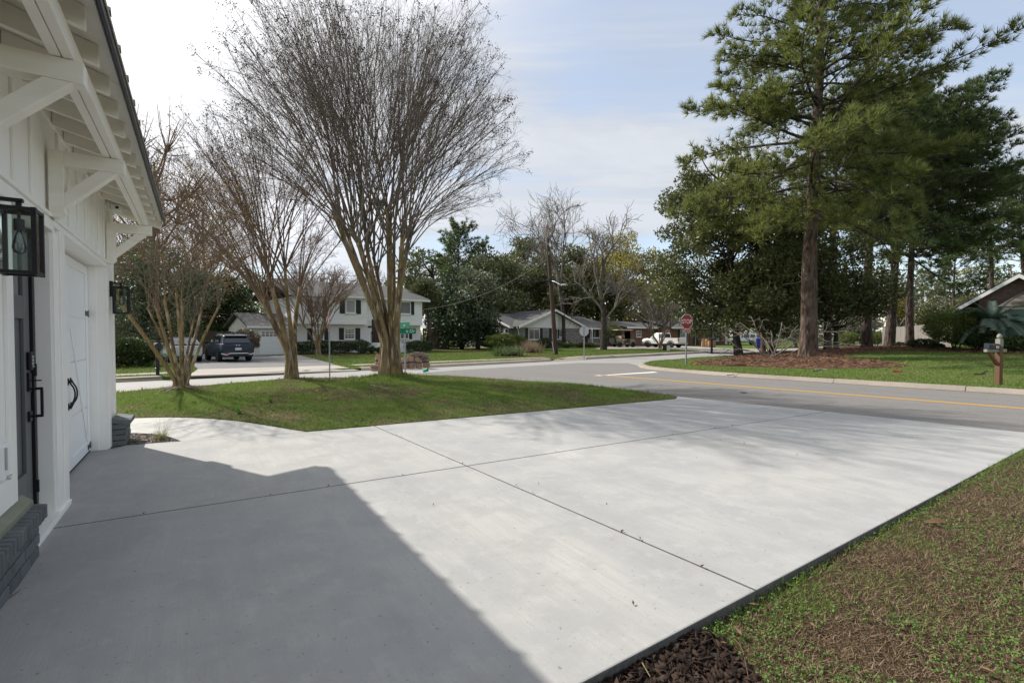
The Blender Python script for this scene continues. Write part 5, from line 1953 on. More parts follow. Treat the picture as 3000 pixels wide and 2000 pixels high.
def pine(label, base, H, r0, z0, prof, nb, K, nlen, nwid, per, mat, lean=(0, 0), bark='pinebark', group=None, cones=0, thin=1.0, stub=True, asc=.28, side=None):
    base = np.array(base, float)
    t = thing('pine_tree', label, 'tree', base, group)
    T, B = Tubes(), Tubes()
    n = 26
    P = []
    for i in range(n + 1):
        f = i / n
        z = -.15 + (H + .15) * f
        P.append(base + np.array([lean[0] * f + .10 * math.sin(f * 7 + base[0]), lean[1] * f + .08 * math.cos(f * 6), z]))
    P = np.array(P)
    rad = r0 * (1 - .88 * np.linspace(0, 1, n + 1) ** 1.15)
    rad[0] *= 1.32
    rad[1] *= 1.07
    # plated bark: jitter the ring radii
    V, Fc = tube_arrays(P, rad, 14)
    V = V.reshape(n + 1, 14, 3)
    c = P[:, None, :]
    V = c + (V - c) * rng.uniform(.94, 1.06, (n + 1, 14, 1))
    np_mesh('trunk', V.reshape(-1, 3), Fc, m[bark], t, True)
    C, A, cn = [], [], []
    ang = rng.uniform(0, 6.28)
    for k in range(nb):
        f = (k + rng.uniform(0, 1)) / nb
        zr = z0 + (H - z0) * f ** .95
        tt = (zr + .15) / (H + .15)
        p0, _ = along(P, min(tt, .995))
        ang += 2.4 + rng.normal() * .35
        L = prof(f) * rng.uniform(.62, 1.12)
        az = ang
        if side is not None and rng.random() < side[1]:
            az = side[0] + rng.normal() * .6
            L *= 1.12
        el = asc + .55 * f + rng.normal() * .20 - .12 * (1 - f)
        d = np.array([math.cos(az) * math.cos(el), math.sin(az) * math.cos(el), math.sin(el)])
        nn = 7
        Q, _ = grow(p0, d, L, nn, .09, .02 - .05 * (1 - f))
        rb = max(.014, r0 * .20 * L / 6) * thin
        B.add(Q, np.linspace(rb, .008 * thin, nn + 1), 5)
        ns = max(3, int(per * L))
        for q in range(ns):
            s_ = .16 + .84 * (q + rng.uniform(0, 1)) / ns
            p1, dd = along(Q, min(s_, .99))
            d1 = side_dir(dd, rng.uniform(.5, 1.05))
            d1[2] = d1[2] * .55 + .10
            L1 = max(.35, L * .26 * (1.25 - s_)) * rng.uniform(.6, 1.3)
            Q1, d2 = grow(p1, d1, L1, 2, .14, .06)
            B.add(Q1, np.linspace(.011, .006, 3) * thin, 3)
            for g in (.4, .7, 1.0):
                if g < 1 and rng.random() < .35:
                    continue
                p2, dq = along(Q1, min(g, .99))
                C.append(p2 + rng.normal(size=3) * .05)
                A.append(dq + np.array([0, 0, .55]))
            if cones and rng.random() < cones:
                cn.append(along(Q1, .5)[0])
        C.append(Q[-1])
        A.append(_ + np.array([0, 0, .4]))
    if stub:
        for k in range(7):
            zr = z0 * rng.uniform(.35, .98)
            p0, _ = along(P, (zr + .15) / (H + .15))
            az = rng.uniform(0, 6.28)
            Q, _ = grow(p0, (math.cos(az), math.sin(az), .05), rng.uniform(.4, 2.2), 4, .12, .0)
            B.add(Q, np.linspace(.035, .012, 5) * thin, 5)
    B.obj('branches', m['darkbark'], t)
    C, A = np.array(C), unit(np.array(A))
    V, Fc = tufts(C, A, K, nlen, nwid, .85)
    np_mesh('crown', V, Fc, m[mat], t)
    if cn:
        cn = np.array(cn)
        tag(pods_mesh('cones', cn, m['cone'], t, k=3, r=.08, s=.075), kind='stuff')
    return t


def lerp_prof(pts):
    xs, ys = zip(*pts)
    return lambda f: float(np.interp(f, xs, ys))


PB = GT(2370, 1043, z_mul)
pine('tall pine with thick plated trunk and long light needles nearest the road', PB - np.array([0, 0, .05]), 23.0, .40, 7.0,
     lerp_prof([(0, 5.8), (.12, 7.6), (.3, 6.6), (.5, 5.2), (.7, 3.9), (.85, 3.1), (1, 1.4)]), 120, 20, .42, .033, 6.6, 'needle', lean=(.35, 0), cones=.05, asc=-.02)
pg = 'pines behind the corner lot'
for u, vb, Y, H, r0, z0, pr, ln, lab, sd in (
        (2428, 1012, 34, 17.5, .24, 8.5, [(0, 3.5), (.4, 4.2), (1, 1.2)], (.3, 0), 'slim pine just right of the tall plated pine', None),
        (2540, 1005, 38, 20.5, .36, 7.6, [(0, 5.0), (.4, 6.5), (.75, 5), (1, 1.6)], (.2, 0), 'pine rising from the clipped shrubs before the board fence', (0.1, .35)),
        (2604, 1005, 42, 21.8, .38, 8.0, [(0, 6.0), (.35, 8.0), (.7, 6), (1, 2)], (1.2, 0), 'pine at the left end of the board fence', (-.1, .45)),
        (2664, 1005, 41, 19.0, .31, 7.4, [(0, 5.5), (.4, 8.0), (.75, 5.5), (1, 2)], (.2, 0), 'pine behind the middle of the board fence', (-.15, .5)),
        (2905, 1000, 62, 21.0, .34, 11.0, [(0, 5.0), (.4, 7.0), (1, 2)], (-.8, 0), 'distant pine left of the dark brick house gable', None),
        (3010, 1000, 58, 20.0, .34, 9.0, [(0, 5.0), (.4, 7.0), (1, 2)], (-1.8, 0), 'leaning pine over the dark brick house gable', (3.1, .3)),
        (2790, 1000, 70, 14.5, .26, 6.0, [(0, 5.0), (.4, 6.5), (1, 2)], (.2, 0), 'distant lower pine above the round clipped shrub', None),
        (1345, 1000, 66, 15.5, .3, 8.0, [(0, 4.0), (.4, 5.0), (1, 2)], (0, 0), 'background pine showing through the right side of the big myrtle', None)):
    b_ = at(u, vb, Y)
    b_[2] = float(z_corner(b_[0], b_[1])) if u > 2000 else .1
    dense = u > 2500 and u < 2700
    pine(lab, b_, H - b_[2], r0, z0, lerp_prof(pr), 80 if dense else 50, 14, .46, .052, 5.6 if dense else 4.6, 'needledark', lean=ln, group=pg if u > 2400 and u < 2700 else None, bark='darkpine', thin=1.2, side=sd)


def leafy(name, label, base, H, prof, npuff, nleaf, lsize, mat, z0=2.0, trunk_r=.2, bark='darkbark', puff=1.2, aspect=.5, group=None, squash=.8, cat='tree', limbs=True, lean=(0, 0), seed=None, mats2=None, inner=.42, twigs=0):
    base = np.array(base, float)
    t = thing(name, label, cat, base, group)
    zs_ = np.linspace(z0, H, 60)
    rr = np.array([max(prof((z - z0) / (H - z0)), .05) for z in zs_])
    pz = rng.choice(60, npuff, p=(rr ** 1.6) / (rr ** 1.6).sum())
    az = rng.uniform(0, 6.283, npuff)
    rad = rr[pz] * np.sqrt(rng.uniform(.12, 1.0, npuff))
    f = (zs_[pz] - z0) / (H - z0)
    PC = base + np.column_stack([np.cos(az) * rad + lean[0] * f, np.sin(az) * rad + lean[1] * f, zs_[pz]])
    pr = puff * rng.uniform(.6, 1.25, npuff) * np.clip(rr[pz] / rr.max() + .25, .35, 1)
    w = pr ** 2
    idx = rng.choice(npuff, nleaf, p=w / w.sum())
    d = sphere_dirs(nleaf)
    L = PC[idx] + d * (pr[idx] * rng.uniform(0, 1, nleaf) ** inner)[:, None] * np.array([1, 1, squash])
    L[:, 2] = np.maximum(L[:, 2], base[2] + z0 * .5)
    D = d + np.array([0, 0, .25])
    leaf_obj('crown', L, lsize, m[mat], t, aspect, D, .7)
    T = Tubes()
    top = base + np.array([lean[0] * .8, lean[1] * .8, H * .86])
    n = 10
    P = np.array([base + (top - base) * i / n + np.array([math.sin(i * .9 + base[0]), math.cos(i * .8), 0]) * .10 * trunk_r / .2 * min(1, i / 3) - np.array([0, 0, .15 if i == 0 else 0]) for i in range(n + 1)])
    rad = trunk_r * np.linspace(1, .22, n + 1)
    rad[0] *= 1.35
    T.add(P, rad, 9)
    if limbs:
        for c in PC[::1 if npuff < 70 else 2]:
            h = max(.15, (c[2] - base[2]) / H - .22 * rng.uniform(.4, 1.2))
            p0, _ = along(P, min(.97, max(.12, h / .86)))
            mid = (p0 + c) / 2 + np.array([0, 0, -.08 * np.linalg.norm(c - p0)]) + rng.normal(size=3) * .15
            Q = np.array(smooth_line([p0, mid, c], 3))
            T.add(Q, np.linspace(trunk_r * .36, trunk_r * .06, len(Q)), 5)
            for _ in range(twigs):
                e = c + sphere_dirs(1)[0] * puff * 1.1
                T.add([Q[-3], (Q[-3] + e) / 2 + rng.normal(size=3) * .1, e], np.array([.03, .02, .01]) * trunk_r / .2, 3)
    T.obj('trunk', m[bark], t)
    return t


mb = GT(2165, 1040, z_mul)
leafy('magnolia_tree', 'broad dark glossy magnolia behind the stop sign on the corner lot', mb, 15.0,
      lerp_prof([(0, 3.4), (.12, 4.8), (.35, 4.9), (.55, 4.4), (.72, 3.6), (.86, 2.3), (1, .7)]), 170, 52000, .27, 'magleaf', z0=1.9, trunk_r=.25, puff=1.05, aspect=.42, lean=(-1.9, 0), bark='darkbark')
mb2 = GT(2262, 1034, z_mul)
leafy('magnolia_tree', 'second dark magnolia tucked behind the tall plated pine', mb2, 10.5,
      lerp_prof([(0, 3.4), (.3, 3.8), (.6, 3.2), (1, .8)]), 70, 22000, .24, 'magleaf', z0=2.4, trunk_r=.20, puff=1.2, aspect=.42, bark='darkbark', lean=(.5, .5))
mb4 = at(2450, 1012, 34.5)
mb4[2] = float(z_mul(mb4[0], mb4[1]))
leafy('magnolia_tree', 'third dark magnolia filling the gap behind the slim pine', mb4, 9.6,
      lerp_prof([(0, 2.6), (.3, 3.1), (.6, 2.6), (1, .8)]), 54, 14000, .26, 'magleaf', z0=2.6, trunk_r=.16, puff=1.1, aspect=.42, bark='darkbark')
mb3 = GT(2236, 1028, z_mul)
leafy('tree', 'pale patterned old trunk with dark leaves beside the second magnolia', mb3, 8.5, lerp_prof([(0, 1.8), (.5, 2.2), (1, .7)]), 26, 7000, .24, 'magleaf', z0=3.6, trunk_r=.19, puff=.9, aspect=.42, bark='pinebark')


def px_base(u, Y, z=.1):
    p = at(u, 983, Y)
    return np.array([p[0], p[1], z])


def top_h(v, Y):
    return EYE + (983 - v) * Y / F


og = 'live oaks behind the grey brick house'
for u, Y, v, r, n, lab in ((1265, 72, 735, 5.0, 7000, 'live oak showing between the white house roof and the cedar'), (1480, 92, 705, 6.5, 8000, 'more distant live oak filling the gap above the grey brick house'), (1425, 66, 728, 5.2, 8000, 'dark live oak above the left end of the grey brick house'),
                           (1535, 76, 698, 6.6, 10000, 'wide dark live oak behind the gable of the grey brick house'),
                           (1655, 80, 716, 6.0, 9000, 'dark live oak right of the utility pole'),
                           (1752, 82, 752, 5.0, 7000, 'dark live oak behind the tall bare tree')):
    H = top_h(v, Y)
    leafy('live_oak', lab, px_base(u, Y), H, lerp_prof([(0, r * .8), (.4, r), (.75, r * .8), (1, r * .25)]), 34, n, .50, 'oakleaf', z0=H * .33, trunk_r=.42, puff=2.1, group=og, squash=.65, inner=.5)
leafy('oak_tree', 'yellow green spring oak behind the red brick house', px_base(1815, 84), top_h(695, 84), lerp_prof([(0, 6), (.4, 7.6), (.75, 6), (1, 2)]), 60, 17000, .42, 'springleaf', z0=5, trunk_r=.4, puff=2.2, squash=.7)
leafy('oak_tree', 'pale spring oak right of the tall bare hardwood', px_base(1720, 98), top_h(735, 98), lerp_prof([(0, 5), (.4, 7), (1, 2)]), 34, 8000, .5, 'springleaf', z0=3, trunk_r=.35, puff=2.4, squash=.7)
leafy('oak_tree', 'grey green oak far behind the utility pole', px_base(1600, 104), top_h(720, 104), lerp_prof([(0, 6), (.4, 8), (1, 2.5)]), 34, 8000, .6, 'greyleaf', z0=3, trunk_r=.35, puff=2.6, squash=.7)
leafy('oak_tree', 'second lower spring oak left of the corner magnolia', px_base(1905, 96), top_h(775, 96), lerp_prof([(0, 5), (.4, 6), (1, 1.5)]), 30, 8000, .5, 'springleaf', z0=3, trunk_r=.35, puff=2.2, squash=.7)
leafy('cedar_tree', 'dark full cedar between the white house and the grey brick house', G(1353, 1022, .11), 9.4, lerp_prof([(0, 3.3), (.3, 3.4), (.6, 2.5), (.85, 1.3), (1, .3)]), 70, 16000, .34, 'conifer', z0=.6, trunk_r=.2, puff=1.25, aspect=.4, limbs=False)
leafy('evergreen_tree', 'grey green evergreen leaning over the right corner of the white house', px_base(1400, 50), 9.6, lerp_prof([(0, 2.2), (.4, 3.0), (1, .6)]), 30, 7000, .30, 'greyleaf', z0=3.0, trunk_r=.2, puff=1.2)
leafy('sabal_palm', 'fringed palm trunk beside the right corner of the white house', px_base(1255, 47), 6.6, lerp_prof([(0, 1.0), (.5, 1.5), (1, .8)]), 14, 2200, .5, 'oakleaf', z0=4.4, trunk_r=.26, puff=.8, aspect=.2, limbs=False, bark='pinebark')
# left background
leafy('oak_tree', 'tall bronze leafed spring tree above the garage eave end', px_base(455, 36), top_h(395, 36), lerp_prof([(0, 4.2), (.35, 5.2), (.7, 4.4), (1, 1.8)]), 90, 15000, .13, 'rustleaf', z0=3.0, trunk_r=.3, bark='twigwarm', puff=1.45, twigs=14)
leafy('oak_tree', 'second bronze leafed tree left of the middle myrtle', px_base(600, 44), top_h(560, 44), lerp_prof([(0, 3.5), (.4, 4.2), (1, 1.2)]), 54, 7000, .15, 'rustleaf', z0=3.0, trunk_r=.26, bark='twigwarm', puff=1.5, twigs=12)
leafy('evergreen_tree', 'pale grey green tree behind the clipped hedge at far left', px_base(430, 31), top_h(690, 31), lerp_prof([(0, 3.2), (.4, 3.8), (.8, 2.4), (1, .8)]), 44, 15000, .22, 'greyleaf', z0=1.6, trunk_r=.2, puff=1.2)
leafy('evergreen_tree', 'dark evergreen right behind the two parked cars', px_base(668, 44), top_h(812, 44), lerp_prof([(0, 2.4), (.4, 2.9), (.8, 1.9), (1, .6)]), 40, 12000, .26, 'hedgeleaf', z0=1.0, trunk_r=.2, puff=1.1)
leafy('evergreen_tree', 'darker evergreen left of the silver car', px_base(560, 46), top_h(850, 46), lerp_prof([(0, 3.2), (.5, 3.4), (1, .8)]), 34, 9000, .26, 'oakleaf', z0=.8, trunk_r=.2, puff=1.2)
leafy('evergreen_tree', 'mixed green tree between the parked cars and the garage roof', px_base(735, 52), top_h(790, 52), lerp_prof([(0, 2.4), (.5, 3.0), (1, .8)]), 30, 7000, .28, 'greyleaf', z0=2.0, trunk_r=.2, puff=1.3)


def bare_tree(name, label, base, r, L, levels, twig='twigpale', spread=.6, kids=3, up=.05, minr=.006, lean=(0, 0, 1), fork=.4, thin=1.0, group=None, cat='tree', leaf=None):
    t = thing(name, label, cat, base, group)
    T, C = Tubes(), Tubes()
    ends = []

    def br(p, d, L, r, lv):
        n = 5 if lv == 0 else (4 if lv < 3 else 3)
        Q, de = grow(p, d, L, n, .07 + .05 * lv, up)
        (T if lv == 0 else C).add(Q, np.linspace(r, max(r * .62, minr), n + 1), 8 if lv == 0 else (5 if lv < 3 else 3))
        if lv >= levels:
            ends.append(Q[-1])
            return
        for k in range(kids if lv else kids + 1):
            tt = fork + (1 - fork) * (k + rng.uniform(0, 1)) / kids
            p1, dd = along(Q, min(tt, .985))
            br(p1, side_dir(dd, spread * rng.uniform(.5, 1.3)), L * rng.uniform(.48, .78), max(r * .62 * rng.uniform(.6, 1.0), minr), lv + 1)
        br(Q[-1], unit(de + rng.normal(size=3) * .18), L * rng.uniform(.6, .8), max(r * .62, minr), lv + 1)
    br(np.array(base, float) - np.array([0, 0, .1]), lean, L, r, 0)
    T.obj('trunk', m['darkbark'], t)
    C.obj('crown', m[twig], t, smooth=False)
    if leaf:
        e = np.array(ends)
        e = np.repeat(e, 3, 0) + rng.normal(size=(len(e) * 3, 3)) * .2
        leaf_obj('leaves', e, leaf[0], m[leaf[1]], t)
    return t


bare_tree('bare_tree', 'tall bare hardwood with pale limbs on the lawn of the grey brick house', G(1768, 1025, .11), .36, 5.2, 5, spread=.62, kids=3, minr=.016, lean=(-.03, 0, 1), fork=.5)
bare_tree('bare_tree', 'tall thin bare tree with white upper limbs behind the utility pole', px_base(1655, 58), .26, 7.5, 5, spread=.5, kids=3, minr=.016, lean=(-.12, 0, 1), fork=.5)
for u, Y, L, lab in ((880, 58, 4.4, 'bare twiggy tree above the left roof of the white house'), (985, 64, 4.6, 'bare twiggy tree above the middle roof of the white house'), (1075, 70, 4.2, 'bare twiggy tree behind the stems of the big myrtle')):
    bare_tree('bare_tree', lab, px_base(u, Y), .24, L, 5, twig='twigwarm', spread=.6, kids=3, minr=.016, group='bare trees behind the white house')
bare_tree('bare_tree', 'pale bare tree left of the corner magnolia', px_base(1925, 78), .2, 3.8, 5, twig='twigpale', spread=.62, kids=3, minr=.018)
bare_tree('bare_tree', 'greyish bare tree beyond the hedge left of the board fence', px_base(2500, 72), .2, 3.6, 5, twig='twigpale', spread=.62, kids=3, minr=.018)
bare_tree('bare_tree', 'bare tree whose trunk shows between the fence pines', px_base(2640, 66), .16, 5.0, 4, twig='twigpale', spread=.5, kids=3, minr=.016)
sb = GT(2268, 1046, z_mul)
t = thing('bare_shrub', 'pale leafless shrub with wide crooked stems before the tall pine', 'shrub', sb)
C = Tubes()
for az, el, L in ((2.8, .70, 2.3), (2.4, .85, 2.2), (1.6, .95, 2.0), (.5, .72, 2.6), (.15, .55, 3.3), (-.1, .50, 3.1), (.25, .85, 2.3), (3.4, .85, 2.0), (-.8, .9, 1.8), (3.0, .55, 2.2)):
    def br(p, d, L, r, lv):
        Q, de = grow(p, d, L, 5, .13, -.01)
        C.add(Q, np.linspace(r, r * .6, 6), 6 if lv == 0 else 4)
        if lv < 3:
            for k in range(3):
                p1, dd = along(Q, rng.uniform(.35, .98))
                dn = side_dir(dd, rng.uniform(.4, .9))
                dn[2] = dn[2] * .5 + .04
                br(p1, dn, L * rng.uniform(.35, .6), max(r * .55, .007), lv + 1)
    br(sb + np.array([rng.uniform(-.25, .25), rng.uniform(-.1, .1), -.05]), (math.cos(az) * math.cos(el), math.sin(az) * math.cos(el), math.sin(el)), L, .036, 0)
C.obj('stems', m['twigpale'], t)


# ---- hedges, bushes and clumps
def bush(label, c, rx, ry, h, n, mat, lsize=.09, ang=0.0, box=0.0, cat='bush', name='bush', aspect=.55, group=None, z0=.0):
    """leafy mass: box 0 = rounded, 1 = clipped square"""
    c = np.array(c, float)
    t = thing(name, label, cat, c, group)
    d = sphere_dirs(n)
    d[:, 2] = d[:, 2] * .75 + .12
    if box:
        k = np.abs(d).max(1, keepdims=True)
        d = d * (1 - box) + d / k * box
    lump = 1 + .10 * np.sin(d[:, 0] * 7 + c[0]) * np.sin(d[:, 1] * 8) + .08 * np.sin(d[:, 2] * 9 + d[:, 0] * 5)
    rad = rng.uniform(0, 1, n) ** .22 * lump
    P = d * rad[:, None] * np.array([rx, ry, h * .52])
    ca, sa = math.cos(ang), math.sin(ang)
    P = np.column_stack([P[:, 0] * ca - P[:, 1] * sa, P[:, 0] * sa + P[:, 1] * ca, P[:, 2] + h * .5 + z0])
    P[:, 2] = np.maximum(P[:, 2], .03)
    dd = np.column_stack([d[:, 0] * ca - d[:, 1] * sa, d[:, 0] * sa + d[:, 1] * ca, d[:, 2]])
    leaf_obj('foliage', c + P, lsize, m[mat], t, aspect, dd + np.array([0, 0, .3]), .8)
    T = Tubes()
    for k in range(7):
        a = rng.uniform(0, 6.28)
        e = c + np.array([math.cos(a) * rx * .5, math.sin(a) * ry * .5, h * .6 + z0])
        T.add([c + np.array([math.cos(a) * .08, math.sin(a) * .08, -.03]), (c + e) / 2, e], [.03, .022, .01], 5)
    T.obj('stems', m['darkbark'], t)
    return t


eang = math.atan2(E_[1], E_[0])
rang = math.atan2(RR[1], RR[0])


def hedge_px(label, u0, u1, vb, vt, depth, n, mat, ls=.10, box=.7, z=.11, ang=eang, name='hedge'):
    p0, p1 = G(u0, vb, z), G(u1, vb, z)
    c = (p0 + p1) / 2
    L = np.linalg.norm((p1 - p0)[:2])
    h = (vb - vt) * c[1] / F
    away = np.array([c[0], c[1], 0]) / np.linalg.norm(c[:2])
    c = c + away * depth * .5
    c[2] = z
    return bush(label, c, L / 2 / max(.6, abs(math.cos(ang - math.atan2(c[1], c[0]) + math.pi / 2))), depth / 2, h, n, mat, ls, ang, box, 'hedge', name)


hedge_px('long dark clipped hedge at the far left beyond the street', 300, 452, 1077, 992, 2.2, 16000, 'hedgeleaf', .10, .6)
hedge_px('low clipped hedge under the windows of the white house', 868, 1035, 1037, 999, 1.0, 9000, 'hedgeleaf', .10, .8)
hedge_px('low dark hedge at the right corner of the white house', 1190, 1268, 1032, 998, 1.2, 5000, 'hedgeleaf', .10, .6)
bush('round clipped bush beside the white house steps', G(1054, 1036, .11), .75, .7, 1.15, 3000, 'hedgeleaf', .09)
bush('small round boxwood left of the white house steps', G(1065, 1037, .11), .42, .42, .6, 1500, 'hedgeleaf', .07)
bush('small pointed boxwood before the white house steps', G(1090, 1037, .11), .30, .30, .62, 1200, 'hedgeleaf', .07)
bush('small boxwood half hidden by the big myrtle trunk', G(1112, 1036, .11), .32, .32, .55, 1200, 'hedgeleaf', .07)
bush('reddish flowering bush at the garage corner behind the blue car', G(717, 1044, .11), .95, .9, 1.9, 5200, 'redtip', .11)
bush('big lime green clipped hedge left of the grey brick house', (lambda p: p)(G(1482, 1026, .11)), 1.95, 1.3, 1.55, 9000, 'yellowhedge', .13, eang, .55, 'hedge', 'hedge')
bush('dark rear bush beneath the end window of the grey brick house', G(1440, 1024, .11), 1.2, 1.0, 1.1, 3500, 'hedgeleaf', .12)
bush('clipped dark bush under the first window of the grey brick house', G(1600, 1020, .11), .95, .8, 1.15, 3200, 'hedgeleaf', .11, eang, .6)
bush('low dark bush between the windows of the grey brick house', G(1660, 1020, .11), 1.3, .7, .8, 2600, 'oakleaf', .12)
bush('low rusty bush under the far window of the grey brick house', G(1700, 1019, .11), 1.4, .6, .7, 2400, 'rustleaf', .12)
bush('low green bush right of the grey brick house steps', G(1730, 1019, .11), 1.3, .6, .6, 2200, 'oakleaf', .12)
bush('tall rounded shrub at the right end of the grey brick house', G(1792, 1016, .11), 1.35, 1.3, 3.1, 6500, 'oakleaf', .14)
zc_ = z_corner
p = GT(2485, 1012, zc_)
bush('sunlit fluffy shrub left of the clipped pine foot shrub', p, 1.5, 1.2, 1.9, 6500, 'yellowhedge', .12)
bush('dark clipped shrub round the foot of the fence pine', GT(2545, 1013, zc_), 1.3, 1.2, 2.2, 6500, 'hedgeleaf', .11)
bush('rounded shrub at the left end of the board fence', GT(2580, 1014, zc_) + np.array([.2, 1.0, 0]), 1.0, 1.0, 1.9, 4000, 'yellowhedge', .11)
bush('large round glossy clipped shrub before the board fence', GT(2800, 1029, zc_), 1.45, 1.4, 2.35, 17000, 'yellowhedge', .09, 0, .25, z0=.15)
bush('dark shadowed shrub between the round shrub and the palm', GT(2858, 1032, zc_), 1.0, 1.0, 1.7, 6000, 'hedgeleaf', .09)
bush('dark ground shrub below the blinds window', GT(2975, 1036, zc_), 1.3, .7, 1.0, 5000, 'hedgeleaf', .09)
for k, (u, v, r, h) in enumerate(((2635, 1019, .6, .5), (2700, 1024, .9, .75), (2740, 1027, .5, .45))):
    p = GT(u, v, zc_)
    bush(('low trailing plant left before the board fence', 'largest leafy plant before the board fence', 'low leafy plant by the round clipped shrub')[k], p, r, r * .8, h, 1800, 'hedgeleaf', .12, cat='plant')


def clump(label, c, k, K, length, width, spread, mat, name='grass_clump', r=.15, cat='plant'):
    t = thing(name, label, cat, c)
    C = np.array(c) + np.column_stack([rng.normal(size=(k, 2)) * r, np.zeros(k)])
    V, Fc = tufts(C, np.tile([[0, 0, 1.0]], (k, 1)), K, length, width, spread)
    V[:, 2] = np.maximum(V[:, 2], c[2])
    np_mesh('blades', V, Fc, m[mat], t)
    return t


clump('striped strap leaved clump left of the brown grass by the pole', G(1484, 1043, .12), 30, 14, .85, .045, .8, 'liriope', r=.42)
clump('second strap leaved clump nearer the brown grass', G(1510, 1042, .12), 26, 14, .75, .045, .8, 'liriope', r=.4)
clump('strap leaved clump behind the first two clumps', G(1500, 1034, .12), 20, 12, .7, .045, .8, 'liriope', r=.4)
clump('brown dormant ornamental grass mound by the pole', G(1552, 1033, .12), 40, 18, 1.15, .03, .75, 'browntuft', r=.4)
bt = G(471, 1291, -.03)
clump('wispy straw coloured grass tuft in the bark bed', bt, 14, 12, .17, .007, .75, 'tuftleaf', r=.03)
V, Fc = tufts(bt + np.column_stack([rng.normal(size=(8, 2)) * .03, np.zeros(8)]), np.tile([[0.12, 0, 1.0]], (8, 1)), 5, .40, .004, .42)
np_mesh('seed_stalks', V, Fc, m['tuftleaf'], bpy.data.objects[[o.name for o in COL.objects if o.name.startswith('grass_clump')][-1]])
for k, (u, v) in enumerate(((385, 1282), (402, 1292), (420, 1287), (398, 1303), (427, 1278), (374, 1299))):
    p = G(u, v, -.03)
    t = thing('weed', 'small bright green weed in the bark bed by the brick corner', 'weed', p, 'weeds in the bark bed')
    leaf_obj('leaves', p + np.abs(rng.normal(size=(14, 3))) * .018, .05, m['clover'], t, .45)
# weeds in the lawn
for u, v, lab in ((700, 1212, 'leafy dandelion weed at the lawn edge above the walk'), (792, 1178, 'small leafy weed in the middle of the lawn')):
    p = GT(u, v, z_lawn)
    t = thing('weed', lab, 'weed', p)
    V, Fc = tufts(np.tile(p, (3, 1)), np.tile([[0, 0, 1.0]], (3, 1)), 9, .17, .035, .9)
    V[:, 2] = np.maximum(V[:, 2], p[2])
    np_mesh('leaves', V, Fc, m['clover'], t)

# pindo palm by the dark brick house
pp = GT(2905, 1033, zc_)
t = thing('palm', 'feathery grey green palm before the dark brick house window', 'palm', pp)
T = Tubes()
T.add([pp + np.array([0, 0, z]) for z in (-.1, .4, 1.0, 1.65)], [.24, .22, .22, .2], 9)
T.obj('trunk', m['darkbark'], t)
for k in range(44):
    az = k * 2.4 + rng.normal() * .2
    el = rng.uniform(.15, 1.35)
    L = rng.uniform(1.5, 2.3)
    n = 9
    d = np.array([math.cos(az) * math.cos(el), math.sin(az) * math.cos(el), math.sin(el)])
    P = [pp + np.array([0, 0, 1.6])]
    for i in range(n):
        d = unit(d + np.array([0, 0, -.17]))
        P.append(P[-1] + d * L / n)
    P = np.array(P)
    sd = unit(np.cross(d, [0, 0, 1.0]))
    V = []
    for i in range(2, n + 1):
        for f in (0, .25, .5, .75):
            p = P[i - 1] + (P[i] - P[i - 1]) * f
            dd = unit(P[i] - P[i - 1])
            for s_ in (-1, 1):
                tip = p + (dd * .55 + sd * s_ * .75 + np.array([0, 0, .18])) * .42 * (1.15 - .6 * i / n)
                V += [p - dd * .030, p + dd * .030, tip]
    T = MB()
    T.add(V, [(3 * i, 3 * i + 1, 3 * i + 2) for i in range(len(V) // 3)])
    T.tube(P, np.linspace(.016, .004, n + 1), 4)
    T.obj('frond', m['palmleaf'], t)

# far woods that close the view: one mass nobody could count
ws, wd = [], []
n = 28000
az = rng.uniform(-1.02, 1.02, n)
dist = rng.uniform(105, 150, n)
hgt = (9.5 + 2.5 * np.sin(az * 21) + 1.6 * np.sin(az * 47 + 1) + 1.0 * np.sin(az * 90))
z = rng.uniform(0, 1, n) ** .85 * hgt
P = np.column_stack([np.sin(az) * dist, np.cos(az) * dist, z])
tag(leaf_obj('far_woods', P, .9, m['greyleaf'], None, .6), kind='stuff')
for k, (u, Y, v, r, mt) in enumerate(((2330, 62, 800, 2.6, 'greyleaf'), (2455, 78, 800, 3.4, 'greyleaf'), (2560, 84, 790, 3.6, 'springleaf'), (2700, 82, 790, 3.8, 'greyleaf'), (2790, 64, 820, 3.2, 'oakleaf'), (2870, 88, 760, 4.0, 'springleaf'), (2250, 80, 780, 3.0, 'oakleaf'), (2960, 75, 750, 4.0, 'oakleaf'))):
    H = top_h(v, Y)
    lab = ('grey green tree glimpsed between magnolia and pine trunks', 'grey green tree beyond the sunlit fluffy shrub', 'yellow green tree beyond the left end of the fence', 'grey green tree beyond the middle of the fence',
           'dark green tree beyond the right end of the fence', 'yellow green tree left of the dark brick gable', 'dark tree behind the white parked suv', 'dark tree peeping over the dark brick house roof')[k]
    leafy('tree', lab, px_base(u, Y), H, lerp_prof([(0, r * 1.15), (.4, r * 1.3), (1, r * .35)]), 30, 6500, .38, mt, z0=1.2, trunk_r=.22, puff=1.5, bark='twig')

# ------------------------------------------------------------------ vehicles
def ring_body(fr, st):
    """cross sections of a car hull: st = (x, z0, z1, w0, w1)"""
    rings = []
    for x, z0, z1, w0, w1 in st:
        h = z1 - z0
        half = [(w0 * .90, z0), (w0 * .985, z0 + h * .12), (w0, z0 + h * .45), (w0 * .3 + w1 * .7, z0 + h * .80), (w1 * .975, z0 + h * .95), (w1 * .90, z1)]
        rings.append([fr(x, y, z) for y, z in half] + [fr(x, -y, z) for y, z in half[::-1]])
    return rings


